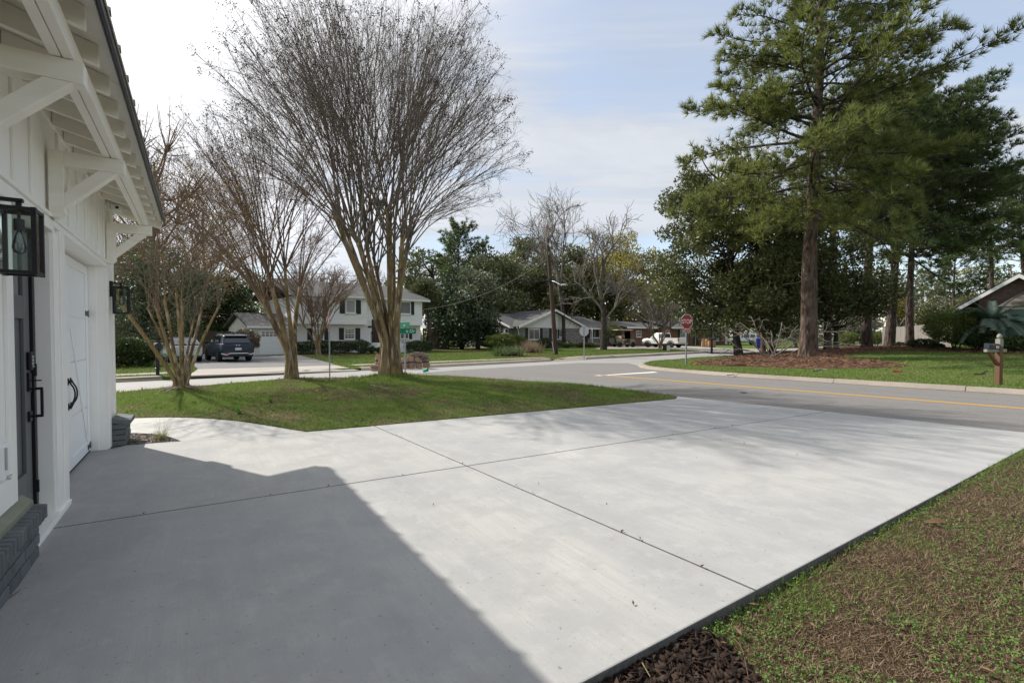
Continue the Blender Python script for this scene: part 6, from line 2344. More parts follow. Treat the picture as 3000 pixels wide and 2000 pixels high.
def wheel(t, fr, x, y, r, w, sgn):
    tb = MB()
    prof = [(r * .66, -w / 2), (r * .93, -w / 2), (r, -w * .36), (r, w * .36), (r * .93, w / 2), (r * .66, w / 2)]
    n = 20
    f2 = lambda rr, a, yy: fr(x + rr * math.cos(a), y + yy, r + rr * math.sin(a))
    tb.loft([[f2(rr, 6.2832 * i / n, yy) for i in range(n)] for rr, yy in prof])
    ty = tb.obj('wheel', m['rubber'], t, smooth=True, sharp=40)
    rb = MB()
    yo = sgn * (w / 2 - .02)
    rb.loft([[f2(r * .66, 6.2832 * i / n, yo - sgn * .03) for i in range(n)], [f2(r * .62, 6.2832 * i / n, yo) for i in range(n)], [f2(r * .54, 6.2832 * i / n, yo - sgn * .005) for i in range(n)]], cap=False)
    for k in range(6):
        a = k * 1.0472
        rb.add([f2(r * .10, a + 1.2, yo - sgn * .01), f2(r * .10, a - 1.2, yo - sgn * .01), f2(r * .58, a - .13, yo - sgn * .012), f2(r * .58, a + .13, yo - sgn * .012)], [(0, 1, 2, 3)])
    rb.loft([[f2(r * .17, 6.2832 * i / 10, yo) for i in range(10)], [f2(r * .12, 6.2832 * i / 10, yo + sgn * .01) for i in range(10)]])
    rb.obj('rim', m['rim'], ty)
    db = MB()
    db.loft([[f2(r * .60, 6.2832 * i / n, yo - sgn * .05) for i in range(n)], [f2(.02, 6.2832 * i / n, yo - sgn * .05) for i in range(n)]])
    db.obj('brake_disc', m['plastic'], ty)
    return ty


def greenhouse(t, fr, st, mat, name='cabin'):
    """cabin sections: (x, z0, z1, w0, w1)"""
    rings = []
    for x, z0, z1, w0, w1 in st:
        half = [(w0, z0), (w0 * .45 + w1 * .55, z0 + (z1 - z0) * .55), (w1, z0 + (z1 - z0) * .90), (w1 * .88, z1)]
        rings.append([fr(x, y, z) for y, z in half] + [fr(x, -y, z) for y, z in half[::-1]])
    return MB().loft(rings).obj(name, mat, t, smooth=True, sharp=38)


def side_window(t, fr, x0, x1, x2, x3, st, mat, sgn, e=.008):
    """pane on the cabin side: bottom x0..x1, top x3..x2"""
    def wy(x, f):
        xs = [q[0] for q in st]
        z0 = np.interp(x, xs, [q[1] for q in st])
        z1 = np.interp(x, xs, [q[2] for q in st])
        w0 = np.interp(x, xs, [q[3] for q in st])
        w1 = np.interp(x, xs, [q[4] for q in st])
        z = z0 + (z1 - z0) * f
        if f < .55:
            w = w0 + (w0 * .45 + w1 * .55 - w0) * f / .55
        else:
            a = w0 * .45 + w1 * .55
            w = a + (w1 - a) * (f - .55) / .35
        return w + e, z
    pts = []
    for x, f in ((x0, .10), (x1, .10), (x1 * .45 + x2 * .55, .55), (x2, .84), (x3, .84), (x0 * .45 + x3 * .55, .55)):
        w, z = wy(x, f)
        pts.append(fr(x, sgn * w, z))
    return MB().add(pts, [(0, 1, 2, 5), (5, 2, 3, 4)]).obj('side_window', mat, t)


def slab_on(fr, pts, d):
    """a thin plate: polygon pts (local), pushed by vector d"""
    a = [fr(*p) for p in pts]
    b = [fr(p[0] + d[0], p[1] + d[1], p[2] + d[2]) for p in pts]
    return MB().prism(a, b)


# blue suv, seen from behind
SK = .90
o = np.array([-15.20, 26.55, .128])
fw = unit(np.array([-.69, .725, 0]))
o = o + fw * 1.15
fr = facing(o, fw, SK)
suv = thing('parked_suv', 'dark blue suv with roof rails parked on the blacktop drive', 'car', o)
hull = [(-2.28, .42, .95, .80, .80), (-2.20, .36, 1.06, .88, .86), (-1.75, .30, 1.10, .92, .90), (-1.0, .26, 1.10, .93, .90), (.2, .26, 1.07, .93, .89), (1.2, .27, 1.05, .92, .87), (1.9, .30, 1.00, .90, .84), (2.18, .36, .88, .82, .74), (2.27, .44, .76, .70, .62)]
body = MB().loft(ring_body(fr, hull)).obj('body', m['bluepaint'], suv, smooth=True, sharp=40)
cab = [(-2.10, 1.03, 1.08, .82, .74), (-1.78, 1.04, 1.55, .85, .66), (-1.45, 1.05, 1.63, .86, .66), (-.6, 1.05, 1.66, .87, .67), (.25, 1.04, 1.63, .87, .67), (.62, 1.03, 1.50, .86, .66), (1.25, 1.0, 1.06, .84, .74)]
greenhouse(suv, fr, cab, m['bluepaint'])
for sg in (-1, 1):
    side_window(suv, fr, -1.75, -.95, -.98, -1.50, cab, m['carglass'], sg)
    side_window(suv, fr, -.90, .12, .08, -.92, cab, m['carglass'], sg)
    side_window(suv, fr, .18, 1.0, .52, .14, cab, m['carglass'], sg)
slab_on(fr, [(-2.115, -.70, 1.12), (-2.115, .70, 1.12), (-1.80, .57, 1.525), (-1.80, -.57, 1.525)], (-.012, 0, .006)).obj('rear_window', m['carglass'], suv)
slab_on(fr, [(1.18, -.68, 1.08), (1.18, .68, 1.08), (.66, .57, 1.50), (.66, -.57, 1.50)], (.012, 0, .008)).obj('windscreen', m['carglass'], suv)
slab_on(fr, [(-1.72, -.60, 1.57), (-1.72, .60, 1.57), (-1.95, .58, 1.52), (-1.95, -.58, 1.52)], (0, 0, .035)).obj('spoiler', m['bluepaint'], suv)
for sg in (-1, 1):
    MB().prism([fr(-2.215, sg * .86, .93), fr(-2.235, sg * .38, 1.0), fr(-2.205, sg * .42, 1.055), fr(-2.12, sg * .875, 1.05)], [fr(-2.19, sg * .86, .93), fr(-2.20, sg * .38, 1.0), fr(-2.18, sg * .42, 1.055), fr(-2.08, sg * .84, 1.05)]).obj('tail_light', m['taillight'], suv)
    MB().box(fr, -2.30, -2.27, min(sg * .50, sg * .80), max(sg * .50, sg * .80), .50, .55).obj('reflector', m['taillight'], suv)
    MB().box(fr, -1.5, .35, sg * .60 - .02, sg * .60 + .02, 1.70, 1.73).obj('roof_rail', m['plastic'], suv)
    for x in (-1.45, .3):
        MB().box(fr, x - .05, x + .05, sg * .60 - .02, sg * .60 + .02, 1.61, 1.698).obj('rail_foot', m['plastic'], suv)
    MB().box(fr, .75, .95, sg * .93, sg * 1.08, 1.08, 1.24).obj('wing_mirror', m['bluepaint'], suv, bevel=.03)
    for x in (-1.33, 1.36):
        wheel(suv, fr, x, sg * .80, .36, .24, sg)
        b = MB()
        n = 12
        for rr in (.385, .45):
            b.add([fr(x + rr * math.cos(a), sg * .945, .36 + rr * math.sin(a)) for a in np.linspace(.05, 3.09, n)], [])
        for i in range(n - 1):
            b.f.append((i, i + 1, n + i + 1, n + i))
        b.obj('wheel_arch', m['plastic'], suv)
for x in (-.9, .0):
    MB().box(fr, x - .03, x + .03, -.62, .62, 1.735, 1.765).obj('cross_bar', m['plastic'], suv)
bp = MB()
pr = [(-2.30, .90, .50), (-2.33, .62, .42), (-2.34, .45, .50), (-2.34, -.45, .50), (-2.33, -.62, .42), (-2.30, -.90, .50)]
bp.tube([fr(*q) for q in pr], [.035 * SK] * 6, 6)
bp.obj('bumper_trim', m['chrome'], suv)
MB().box(fr, -2.30, -2.0, -.80, .80, .30, .50).obj('bumper', m['plastic'], suv, bevel=.03)
MB().box(fr, -2.305, -2.285, -.17, .17, .70, .84).obj('number_plate', m['platewhite'], suv)
text_part('badge', 'KIA', Fr(fr(-2.265, 0, .975), -fr.ey * 1 / SK, UP, -fr.ex / SK), .10, m['chrome'], suv, .004, sx=1.5)
MB().tube([fr(-1.3, 0, 1.64), fr(-1.42, 0, 1.76)], [.03, .008], 6).obj('aerial_fin', m['plastic'], suv)

# silver hatchback half hidden beyond it
o2 = o + fw * 1.2 + np.array([-E_[0], -E_[1], 0]) * 2.05
fr = facing(o2, fw, .90)
hb_ = thing('parked_hatchback', 'pale silver hatchback half hidden beyond the dark blue suv', 'car', o2)
hull = [(-2.18, .40, .92, .74, .74), (-2.08, .32, 1.0, .82, .80), (-1.5, .24, 1.0, .86, .82), (0, .22, .96, .87, .83), (1.3, .24, .90, .86, .80), (2.0, .28, .78, .80, .70), (2.2, .36, .64, .66, .56)]
MB().loft(ring_body(fr, hull)).obj('body', m['silverpaint'], hb_, smooth=True, sharp=40)
cab = [(-2.02, .95, 1.02, .76, .68), (-1.45, .96, 1.36, .79, .60), (-.5, .96, 1.47, .81, .60), (.3, .94, 1.44, .81, .60), (1.45, .88, .93, .79, .68)]
greenhouse(hb_, fr, cab, m['silverpaint'])
for sg in (-1, 1):
    side_window(hb_, fr, -1.35, -.35, -.35, -1.1, cab, m['carglass'], sg)
    side_window(hb_, fr, -.3, .95, .3, -.3, cab, m['carglass'], sg)
    MB().box(fr, -2.16, -2.08, min(sg * .62, sg * .78), max(sg * .62, sg * .78), .62, .95).obj('tail_light', m['taillight'], hb_)
    for x in (-1.32, 1.36):
        wheel(hb_, fr, x, sg * .75, .31, .2, sg)
slab_on(fr, [(-2.03, -.64, 1.03), (-2.03, .64, 1.03), (-1.50, .53, 1.34), (-1.50, -.53, 1.34)], (-.01, 0, .012)).obj('rear_window', m['carglass'], hb_)
MB().box(fr, -2.10, -1.85, -.6, .6, 1.00, 1.03).obj('spoiler', m['plastic'], hb_)
slab_on(fr, [(-2.03, .05, 1.035), (-2.03, .08, 1.035), (-1.80, .40, 1.17), (-1.80, .37, 1.17)], (-.03, 0, .03)).obj('rear_wiper', m['plastic'], hb_)

# white pickup
pk_ = G(1945, 1018, .12) + np.array([.2, .8, 0])
fw2 = unit(np.array([-.63, .777, 0]))
fr = facing(pk_, fw2, .93)
tr = thing('pickup_truck', 'white single cab pickup truck parked before the red brick house', 'truck', pk_)
fr0 = fr
MB().loft(ring_body(fr, [(-.55, .48, 1.12, .93, .93), (.2, .46, 1.14, .96, .95), (1.2, .46, 1.14, .96, .94), (1.3, .46, 1.16, .97, .94), (2.3, .48, 1.14, .96, .90), (2.62, .52, 1.02, .90, .84)])).obj('body', m['whitepaint'], tr, smooth=True, sharp=40)
greenhouse(tr, fr, [(-.52, 1.10, 1.80, .90, .72), (-.45, 1.10, 1.86, .91, .73), (.5, 1.12, 1.88, .92, .74), (.85, 1.12, 1.78, .92, .74), (1.45, 1.12, 1.16, .90, .78)], m['whitepaint'])
cabp = [(-.52, 1.10, 1.80, .90, .72), (-.45, 1.10, 1.86, .91, .73), (.5, 1.12, 1.88, .92, .74), (.85, 1.12, 1.78, .92, .74), (1.45, 1.12, 1.16, .90, .78)]
for sg in (-1, 1):
    side_window(tr, fr, -.35, 1.15, .72, -.33, cabp, m['carglass'], sg)
    MB().box(fr, .95, 1.12, sg * .95, sg * 1.15, 1.15, 1.38).obj('wing_mirror', m['whitepaint'], tr, bevel=.02)
    MB().box(fr, -2.72, -2.60, min(sg * .84, sg * .955), max(sg * .84, sg * .955), .86, 1.18).obj('tail_light', m['taillight'], tr)
    for x in (-1.62, 1.72):
        wheel(tr, fr, x, sg * .84, .39, .26, sg)
        b = MB()
        n = 12
        for rr in (.41, .50):
            b.add([fr(x + rr * math.cos(a), sg * .975, .42 + rr * math.sin(a)) for a in np.linspace(.0, 3.14, n)], [])
        for i in range(n - 1):
            b.f.append((i, i + 1, n + i + 1, n + i))
        b.obj('wheel_arch', m['plastic'], tr)
bd = MB()
bd.box(fr, -2.68, -.58, .80, .955, .52, 1.20)
bd.box(fr, -2.68, -.58, -.955, -.80, .52, 1.20)
bd.box(fr, -.66, -.58, -.799, .799, .52, 1.20)
bd.box(fr, -2.60, -.661, -.799, .799, .52, .68)
bd.obj('cargo_bed', m['whitepaint'], tr, bevel=.02)
MB().box(fr, -2.70, -2.605, -.80, .80, .60, 1.19).obj('tailgate', m['whitepaint'], tr, bevel=.02)
MB().box(fr, -2.86, -2.70, -.92, .92, .46, .62).obj('bumper', m['chrome'], tr, bevel=.02)
MB().box(fr, 2.55, 2.74, -.90, .90, .42, .62).obj('front_bumper', m['chrome'], tr, bevel=.03)
slab_on(fr, [(-.535, -.62, 1.28), (-.535, .62, 1.28), (-.535, .60, 1.72), (-.535, -.60, 1.72)], (-.012, 0, 0)).obj('rear_window', m['carglass'], tr)
slab_on(fr, [(1.36, -.76, 1.20), (1.36, .76, 1.20), (.90, .66, 1.76), (.90, -.66, 1.76)], (.012, 0, .01)).obj('windscreen', m['carglass'], tr)
MB().box(fr, -.15, -.0, .962, .975, .98, 1.01).obj('door_handle', m['plastic'], tr)

# small white suv beyond
p3 = G(2182, 1010.5, .12) + np.array([.5, 1.5, 0])
fr = facing(p3, unit(np.array([-.80, .60, 0])), .98)
sv = thing('parked_suv', 'small white suv with dark windows parked beyond the blue bin', 'car', p3)
MB().loft(ring_body(fr, [(-2.15, .48, 1.0, .80, .80), (-2.05, .42, 1.08, .86, .85), (-1, .38, 1.08, .89, .86), (1.0, .38, 1.04, .89, .85), (1.9, .42, .98, .86, .80), (2.12, .5, .85, .78, .70)])).obj('body', m['whitepaint'], sv, smooth=True, sharp=40)
cab = [(-2.05, 1.05, 1.1, .82, .76), (-1.92, 1.06, 1.68, .83, .68), (-1.5, 1.06, 1.74, .84, .68), (.2, 1.05, 1.74, .84, .68), (.5, 1.04, 1.64, .84, .68), (1.0, 1.0, 1.06, .82, .74)]
greenhouse(sv, fr, cab, m['whitepaint'])
for sg in (-1, 1):
    side_window(sv, fr, -1.85, -1.1, -1.12, -1.75, cab, m['carglass'], sg)
    side_window(sv, fr, -1.0, -.2, -.22, -1.0, cab, m['carglass'], sg)
    side_window(sv, fr, -.1, .8, .42, -.1, cab, m['carglass'], sg)
    MB().box(fr, -2.12, -2.02, min(sg * .66, sg * .85), max(sg * .66, sg * .85), .85, 1.05).obj('tail_light', m['taillight'], sv)
    MB().box(fr, -1.7, .3, sg * .6 - .02, sg * .6 + .02, 1.75, 1.79).obj('roof_rail', m['plastic'], sv)
    MB().box(fr, -1.9, 1.9, min(sg * .86, sg * .90), max(sg * .86, sg * .90), .42, .58).obj('side_cladding', m['steel'], sv)
    for x in (-1.3, 1.32):
        wheel(sv, fr, x, sg * .80, .35, .22, sg)
slab_on(fr, [(-2.06, -.66, 1.14), (-2.06, .66, 1.14), (-1.95, .58, 1.62), (-1.95, -.58, 1.62)], (-.012, 0, .004)).obj('rear_window', m['carglass'], sv)
MB().box(fr, -2.22, -2.05, -.84, .84, .42, .62).obj('bumper', m['steel'], sv, bevel=.02)

# golf cart
p4 = G(1822, 1017, .12) + np.array([.4, 1.0, 0])
fr = facing(p4, unit(np.array([.93, .36, 0])), 1.15)
gc = thing('golf_cart', 'mottled tan golf cart with pale canopy by the brick house shrub', 'golf cart', p4)
MB().loft([[fr(x, -.58, z0), fr(x, .58, z0), fr(x, .58, z1), fr(x, -.58, z1)] for x, z0, z1 in ((-1.2, .35, .72), (-.55, .30, .78), (-.50, .28, .42), (.45, .28, .42), (.55, .30, .85), (1.0, .34, .80), (1.25, .40, .62))]).obj('body', m['camo'], gc, bevel=.03)
MB().box(fr, -.62, -.10, -.55, .55, .70, .82).obj('seat', m['tan'], gc, bevel=.03)
MB().box(fr, -.68, -.58, -.55, .55, .85, 1.2).obj('seat_back', m['tan'], gc, bevel=.03)
MB().box(fr, -1.1, .75, -.62, .62, 1.78, 1.86).obj('canopy', m['tan'], gc, bevel=.03)
for x, xt in ((-.75, -.85), (.62, .45)):
    for sg in (-1, 1):
        MB().tube([fr(x, sg * .54, .7), fr(xt, sg * .55, 1.80)], [.022, .022], 6).obj('canopy_post', m['plastic'], gc)
MB().box(fr, .50, .515, -.52, .52, .88, 1.70).obj('windscreen', m['clearglass'], gc)
MB().tube([fr(.35, .25, .8), fr(.18, .25, 1.02)], [.02, .02], 6).obj('steering_column', m['plastic'], gc)
for x in (-.80, .85):
    for sg in (-1, 1):
        wheel(gc, fr, x, sg * .52, .27, .2, sg)
MB().box(fr, -1.45, -1.2, -.5, .5, .5, .95).obj('cargo_rack', m['plastic'], gc)

# ------------------------------------------------------------------ signs and poles
def octagon(fr, r, y0, y1, zc):
    return MB().prism([fr(r * math.cos(R(22.5 + 45 * k)), y0, zc + r * math.sin(R(22.5 + 45 * k))) for k in range(8)], [fr(r * math.cos(R(22.5 + 45 * k)), y1, zc + r * math.sin(R(22.5 + 45 * k))) for k in range(8)])


def stop_sign(label, base, face, size, zc, hpole, plate=False, tilt=0.0):
    f = unit(np.array([face[0], face[1], 0.0]))
    x = np.array([-f[1], f[0], 0])        # reading direction seen from the front
    fr = Fr(base, x, f, UP)
    t = thing('stop_sign', label, 'stop sign', base)
    b = MB()
    b.box(fr, -.03, -.016, -.03, .008, -.3, hpole)
    b.box(fr, .016, .03, -.03, .008, -.3, hpole)
    b.box(fr, -.0159, .0159, -.03, -.018, -.3, hpole)
    b.obj('post', m['steel'], t)
    r = size / 2 / math.cos(R(22.5))
    pn = octagon(fr, r, .010, .014, zc).obj('sign_panel', m['signback'], t)
    octagon(fr, r * .995, .0145, .016, zc).obj('white_border', m['signwhite'], pn)
    octagon(fr, r * .945, .0165, .018, zc).obj('red_face', m['signred'], pn)
    text_part('lettering', 'STOP', Fr(base + UP * zc + f * .0195, x, UP, f), size * .40, m['signwhite'], pn, .0008, sx=.86)
    if plate:
        zp_ = zc - size / 2 - .10
        pl_ = MB().box(fr, -.235, .235, .010, .013, zp_ - .085, zp_ + .075).obj('all_way_plate', m['signwhite'], t)
        MB().box(fr, -.225, .225, .0135, .015, zp_ - .075, zp_ + .065).obj('plate_face', m['signred'], pl_)
        text_part('lettering', 'ALL WAY', Fr(base + UP * (zp_ - .005) + f * .016, x, UP, f), .10, m['signwhite'], pl_, .0008)
    return t


sbp = GT(2010.5, 1069, z_corner)
zc = EYE + (983 - 942.5) * sbp[1] / F - sbp[2]
stop_sign('red STOP sign with ALL WAY plate on the corner lot grass', sbp, (.36, -.93), .70, zc, zc - .2, True)
slp = GT(965, 1106, z_lawn)
zc = EYE + (983 - 942) * slp[1] / F - slp[2]
stop_sign('stop sign seen edge on between the middle and the big myrtle', slp, (-.90, -.43), .60, zc, zc + .1)
sbk = G(1711, 1048, .11)
zc = EYE + (983 - 970.5) * sbk[1] / F - .11
stop_sign('stop sign turned away showing its bare grey back by the utility pole', sbk, (-.12, .99), .60, zc, zc + .32)

# street name blades behind the big myrtle
sp = GT(1187, 1092, z_lawn)
t = thing('street_sign', 'green street name blades on a grey post behind the big myrtle', 'street sign', sp)
vdir = np.array([sp[0], sp[1], 0])
f1 = unit(-vdir)
x1 = np.array([-f1[1], f1[0], 0])
fr = Fr(sp, x1, f1, UP)
hz = lambda v: EYE + (983 - v) * sp[1] / F - sp[2]
MB().tube([fr(0, 0, -.2), fr(0, 0, hz(945))], [.03, .03], 8).obj('post', m['steel'], t)
bl = MB().box(fr, -.37, .40, .032, .036, hz(977.5), hz(962)).obj('name_blade', m['signgreen'], t)
text_part('lettering', 'n Dr', Fr(sp + UP * hz(970) + x1 * .36 + f1 * .0375, x1, UP, f1), .17, m['signwhite'], bl, .0006, 'RIGHT')
f2 = unit(f1 * .55 - x1 * .84)
x2 = np.array([-f2[1], f2[0], 0])
b = MB().box(Fr(sp, x2, f2, UP), -.36, .36, .032, .036, hz(960), hz(944.5)).obj('name_blade', m['signgreen'], t)
text_part('lettering', 'e', Fr(sp + UP * hz(952) + x2 * .05 + f2 * .0375, x2, UP, f2), .17, m['signwhite'], b, .0006, 'RIGHT')

# arrow yard sign
ap = G(1958, 1029, .11)
t = thing('yard_sign', 'black and white arrow shaped sign on the verge before the pickup', 'sign', ap)
f1 = unit(np.array([-ap[0], -ap[1], 0]))
x1 = np.array([-f1[1], f1[0], 0])
fr = Fr(ap, x1, f1, UP)
k = ap[1] / F
MB().prism([fr(-16 * k, -.02, 3 * k), fr(-4.5 * k, -.02, 3 * k), fr(-4.5 * k, -.02, 17 * k), fr(-16 * k, -.02, 17 * k)], [fr(-16 * k, .0, 3 * k), fr(-4.5 * k, .0, 3 * k), fr(-4.5 * k, .0, 17 * k), fr(-16 * k, .0, 17 * k)]).obj('black_panel', m['shutter'], t)
ar = [(-4.4, 3), (1.8, 3), (1.8, .8), (7.2, 10), (1.8, 19.5), (1.8, 17), (-4.4, 17)]
wp = MB().prism([fr(x * k, -.02, z * k) for x, z in ar], [fr(x * k, 0, z * k) for x, z in ar]).obj('white_arrow', m['signwhite'], t)
b = MB()
for z, w_ in ((13.5, 3.2), (11.5, 2.4), (7.5, 3.0)):
    b.box(fr, -2.4 * k, (-2.4 + w_) * k, .002, .004, z * k, (z + .7) * k)
b.obj('print_line', m['steel'], wp)
for x in (-13, 0):
    MB().tube([fr(x * k, -.01, -.2), fr(x * k, -.01, 4 * k)], [.008] * 2, 5).obj('stake', m['steel'], t)

# small pink sign by the steps
pp_ = G(1046, 1030, .11)
t = thing('yard_sign', 'small faded pink shield sign in the bed by the white house steps', 'sign', pp_)
f1 = unit(np.array([-pp_[0], -pp_[1], 0]))
fr = Fr(pp_, np.array([-f1[1], f1[0], 0]), f1, UP)
MB().tube([fr(0, 0, -.1), fr(0, 0, .45)], [.01, .01], 5).obj('stake', m['steel'], t)
MB().prism([fr(x, .011, z) for x, z in ((-.10, .42), (0, .36), (.10, .42), (.11, .62), (0, .66), (-.11, .62))], [fr(x, .02, z) for x, z in ((-.10, .42), (0, .36), (.10, .42), (.11, .62), (0, .66), (-.11, .62))]).obj('board', m['pinkcloth'], t)
t = thing('marker_flag', 'orange marker flag lying on the grass by the stop sign', 'marker', GT(2037, 1068, z_corner))
q = GT(2037, 1068, z_corner)
MB().hexa([q + np.array(v) for v in ((-.07, -.04, .01), (.07, -.04, .01), (.07, .06, .02), (-.07, .05, .02), (-.06, -.03, .05), (.07, -.03, .06), (.06, .05, .07), (-.06, .05, .05))]).obj('cloth', m['orange'], t)
t = thing('litter', 'red scrap lying on the corner lot lawn', 'litter', GT(2630, 1090, z_corner))
q = GT(2630, 1090, z_corner)
MB().hexa([q + np.array(v) for v in ((-.12, .06, .0), (.10, -.10, .0), (.14, -.06, .0), (-.08, .10, .0), (-.12, .06, .08), (.10, -.10, .03), (.14, -.06, .03), (-.08, .10, .10))]).obj('cloth', m['plantred'], t)

# flag on the grey brick house
fb_ = B2f.fr
fx, fz = B2f.px(1664, 973)
t = thing('house_flag', 'striped flag on a slanted staff at the grey brick house entrance', 'flag', fb_(fx, .1, fz))
MB().tube([fb_(fx - .3, .0, fz - .35), fb_(fx + .55, .7, fz + .45)], [.015] * 2, 6).obj('staff', m['trimwhite'], t)
b = MB()
rings = []
for i in range(7):
    f = i / 6
    p0 = np.array(fb_(fx + .50 - .62 * f, .66 - .5 * f, fz + .40 - .58 * f))
    dr = np.array(fb_(fx + .50 - .62 * f + .06 * math.sin(f * 9), .66 - .5 * f, fz + .40 - .58 * f - .62 - .25 * math.sin(f * 2.5)))
    rings.append([p0 + E_ * 0, dr, dr + M_ * .008, p0 + M_ * .008])
b.loft(rings)
b.obj('cloth', m['flagcloth'], t)


# utility pole with arm, lamp and wires
up0 = G(1628.8, 1039, .11)
ptop = at(1603, 697, up0[1] + .0)
t = thing('utility_pole', 'leaning brown wooden utility pole with a street lamp arm', 'utility pole', up0)
mid = (up0 + ptop) / 2 + np.array([.02, 0, 0])
MB().tube(smooth_line([up0 - np.array([0, 0, .4]), mid, ptop], 5), np.linspace(.19, .12, 11), 12).obj('post', m['pole'], t, smooth=True)
Yp = up0[1]
ins = MB()
for du, v in ((0, 700), (2, 722), (4, 748)):
    p = at(1604 + du, v, Yp - .2)
    ins.tube([p, p + np.array([0, -.15, .1]), p + np.array([0, -.15, .22])], [.03, .04, .05], 8)
ins.obj('insulator', m['steel'], t)
arm = [at(1612, 824, Yp - .12), at(1622, 824, Yp - .5), at(1640, 833, Yp - 1.0)]
MB().tube(smooth_line(arm, 4), [.035] * 9, 6).obj('lamp_arm', m['steel'], t)
lp = at(1651, 834.5, Yp - 1.0)
fr = turned(lp, -.1, .8)
MB().loft([[fr(x, r * math.cos(a), r * .55 * math.sin(a)) for a in np.arange(8) * .785] for x, r in ((-.32, .06), (-.2, .13), (.1, .17), (.3, .13), (.36, .04))]).obj('lamp_head', m['signback'], t, smooth=True, sharp=50)
MB().tube([at(1617, 1000, Yp - .25), at(1624, 1036, Yp - .6)], [.02, .02], 6).obj('guy_guard', m['signback'], t)
MB().box(turned(at(1612, 822, Yp - .2), 0), -.14, .14, -.1, .1, -.12, .12).obj('cable_box', m['plastic'], t)


def wire(label, P, sag, r, mat, g=None):
    P = [np.array(p, float) for p in P]
    T = Tubes()
    for a, b_ in zip(P[:-1], P[1:]):
        f = np.linspace(0, 1, 25)[:, None]
        Q = a + (b_ - a) * f
        Q[:, 2] -= (sag * 4 * f * (1 - f))[:, 0]
        T.add(Q, [r] * 25, 5)
    o = T.obj('power_line', mat)
    return tag(o, label, 'cable', g)


wire('upper thin cable running left from the utility pole past the white house', [at(1607, 816, Yp), at(900, 799, Yp + 4), at(100, 770, Yp + 4)], .25, .016, m['wire'])
wire('lower thin cable running left from the utility pole past the white house', [at(1608, 822, Yp), at(900, 814, Yp + 4), at(100, 795, Yp + 4)], .3, .020, m['wire'])
wire('thick black cable sagging right from the utility pole behind the magnolia', [at(1609, 821, Yp), at(2020, 878, 66), at(2500, 905, 95)], .25, .032, m['wire'])
wire('pale service cable sloping from the utility pole top to the white house corner', [at(1605, 757, Yp), at(1240, 906, 36)], .7, .008, m['wirepale'])
wire('second thin black cable high between the utility pole and the pines', [at(1604, 702, Yp), at(2020, 843, 66)], .3, .016, m['wire'])

# ------------------------------------------------------------------ mailboxes
def hood(fr, L, w, h, z0):
    prof = [(-w, 0), (w, 0), (w, h * .5)] + [(w * math.cos(a), h * .5 + w * .95 * math.sin(a)) for a in np.linspace(.3, 2.84, 7)] + [(-w, h * .5)]
    return MB().loft([[fr(x, y, z0 + z) for y, z in prof] for x in (0, L)])


mp_ = GT(2925, 1127, z_corner)
toroad = unit(np.array([-RQ[0], -RQ[1], 0]))
fr = facing(mp_, unit(toroad + RR * -.55))
H_ = lambda v: EYE + (983 - v) * mp_[1] / F - mp_[2]
t = thing('mailbox', 'black mailbox on a carved wooden post by the right kerb', 'mailbox', mp_)
k = .062
MB().box(fr, -k, k, -k, k, -.3, H_(1015)).obj('post', m['postwood'], t, bevel=.006)
tp = MB()
tp.box(fr, -k, k, -k, k, H_(1015) + .001, H_(993))
tp.lathe(fr, [(.045, H_(993)), (.045, H_(990)), (.065, H_(989)), (.065, H_(986)), (.05, H_(981)), (.02, H_(978))], 10)
tp.obj('finial', m['postgrey'], t, bevel=.004)
MB().box(fr, -.22, .50, -.045, .045, H_(1031), H_(1023)).obj('arm', m['postgrey'], t, bevel=.004)
b = MB()
b.hexa([fr(.062, -.04, H_(1062)), fr(.075, -.04, H_(1070)), fr(.075, .04, H_(1070)), fr(.062, .04, H_(1062)), fr(.34, -.04, H_(1031.5)), fr(.42, -.04, H_(1031.5)), fr(.42, .04, H_(1031.5)), fr(.34, .04, H_(1031.5))])
b.obj('brace', m['postwood'], t)
bx = hood(Fr(fr(.06, 0, 0), fr.ex, fr.ey), .38, .08, .16, H_(1022.5)).obj('box', m['mailmetal'], t, smooth=True, sharp=40)
MB().box(Fr(fr(.0, 0, 0), fr.ex, fr.ey), .443, .455, -.07, .07, H_(1022) + .02, H_(1022) + .16).obj('box_door', m['mailmetal'], bx)
sd = 1
MB().box(fr, .13, .23, .081, .085, H_(1020), H_(1013)).obj('number_label', m['signwhite'], bx)
text_part('lettering', '38', Fr(fr(.18, .0865, H_(1016.5)), -fr.ex, UP, fr.ey), .075, m['plastic'], bx, .0005)
MB().box(fr, .27, .35, .081, .089, H_(1013), H_(1009)).obj('signal_flag', m['plantred'], bx)
mp2 = G(462, 1100, .12)
fr = facing(mp2, -M_)
t = thing('mailbox', 'black mailbox on a black post beyond the street at far left', 'mailbox', mp2)
MB().box(fr, -.05, .05, -.05, .05, -.2, .95).obj('post', m['black'], t)
hood(Fr(fr(-.2, 0, 0), fr.ex, fr.ey), .5, .10, .22, .951).obj('box', m['mailmetal'], t, smooth=True, sharp=40)
MB().lathe(fr, [(.05, .2), (.09, .22), (.09, .26), (.05, .28)], 8).obj('collar', m['black'], t)
mp3 = G(2085, 1031, .12)
fr = facing(mp3, -M_, 1.15)
t = thing('mailbox', 'dark mailbox post at the far driveway corner before the paper bags', 'mailbox', mp3)
MB().box(fr, -.06, .06, -.06, .06, -.2, 1.0).obj('post', m['black'], t)
hood(Fr(fr(-.2, 0, 0), fr.ex, fr.ey), .5, .10, .22, 1.001).obj('box', m['mailmetal'], t, smooth=True, sharp=40)

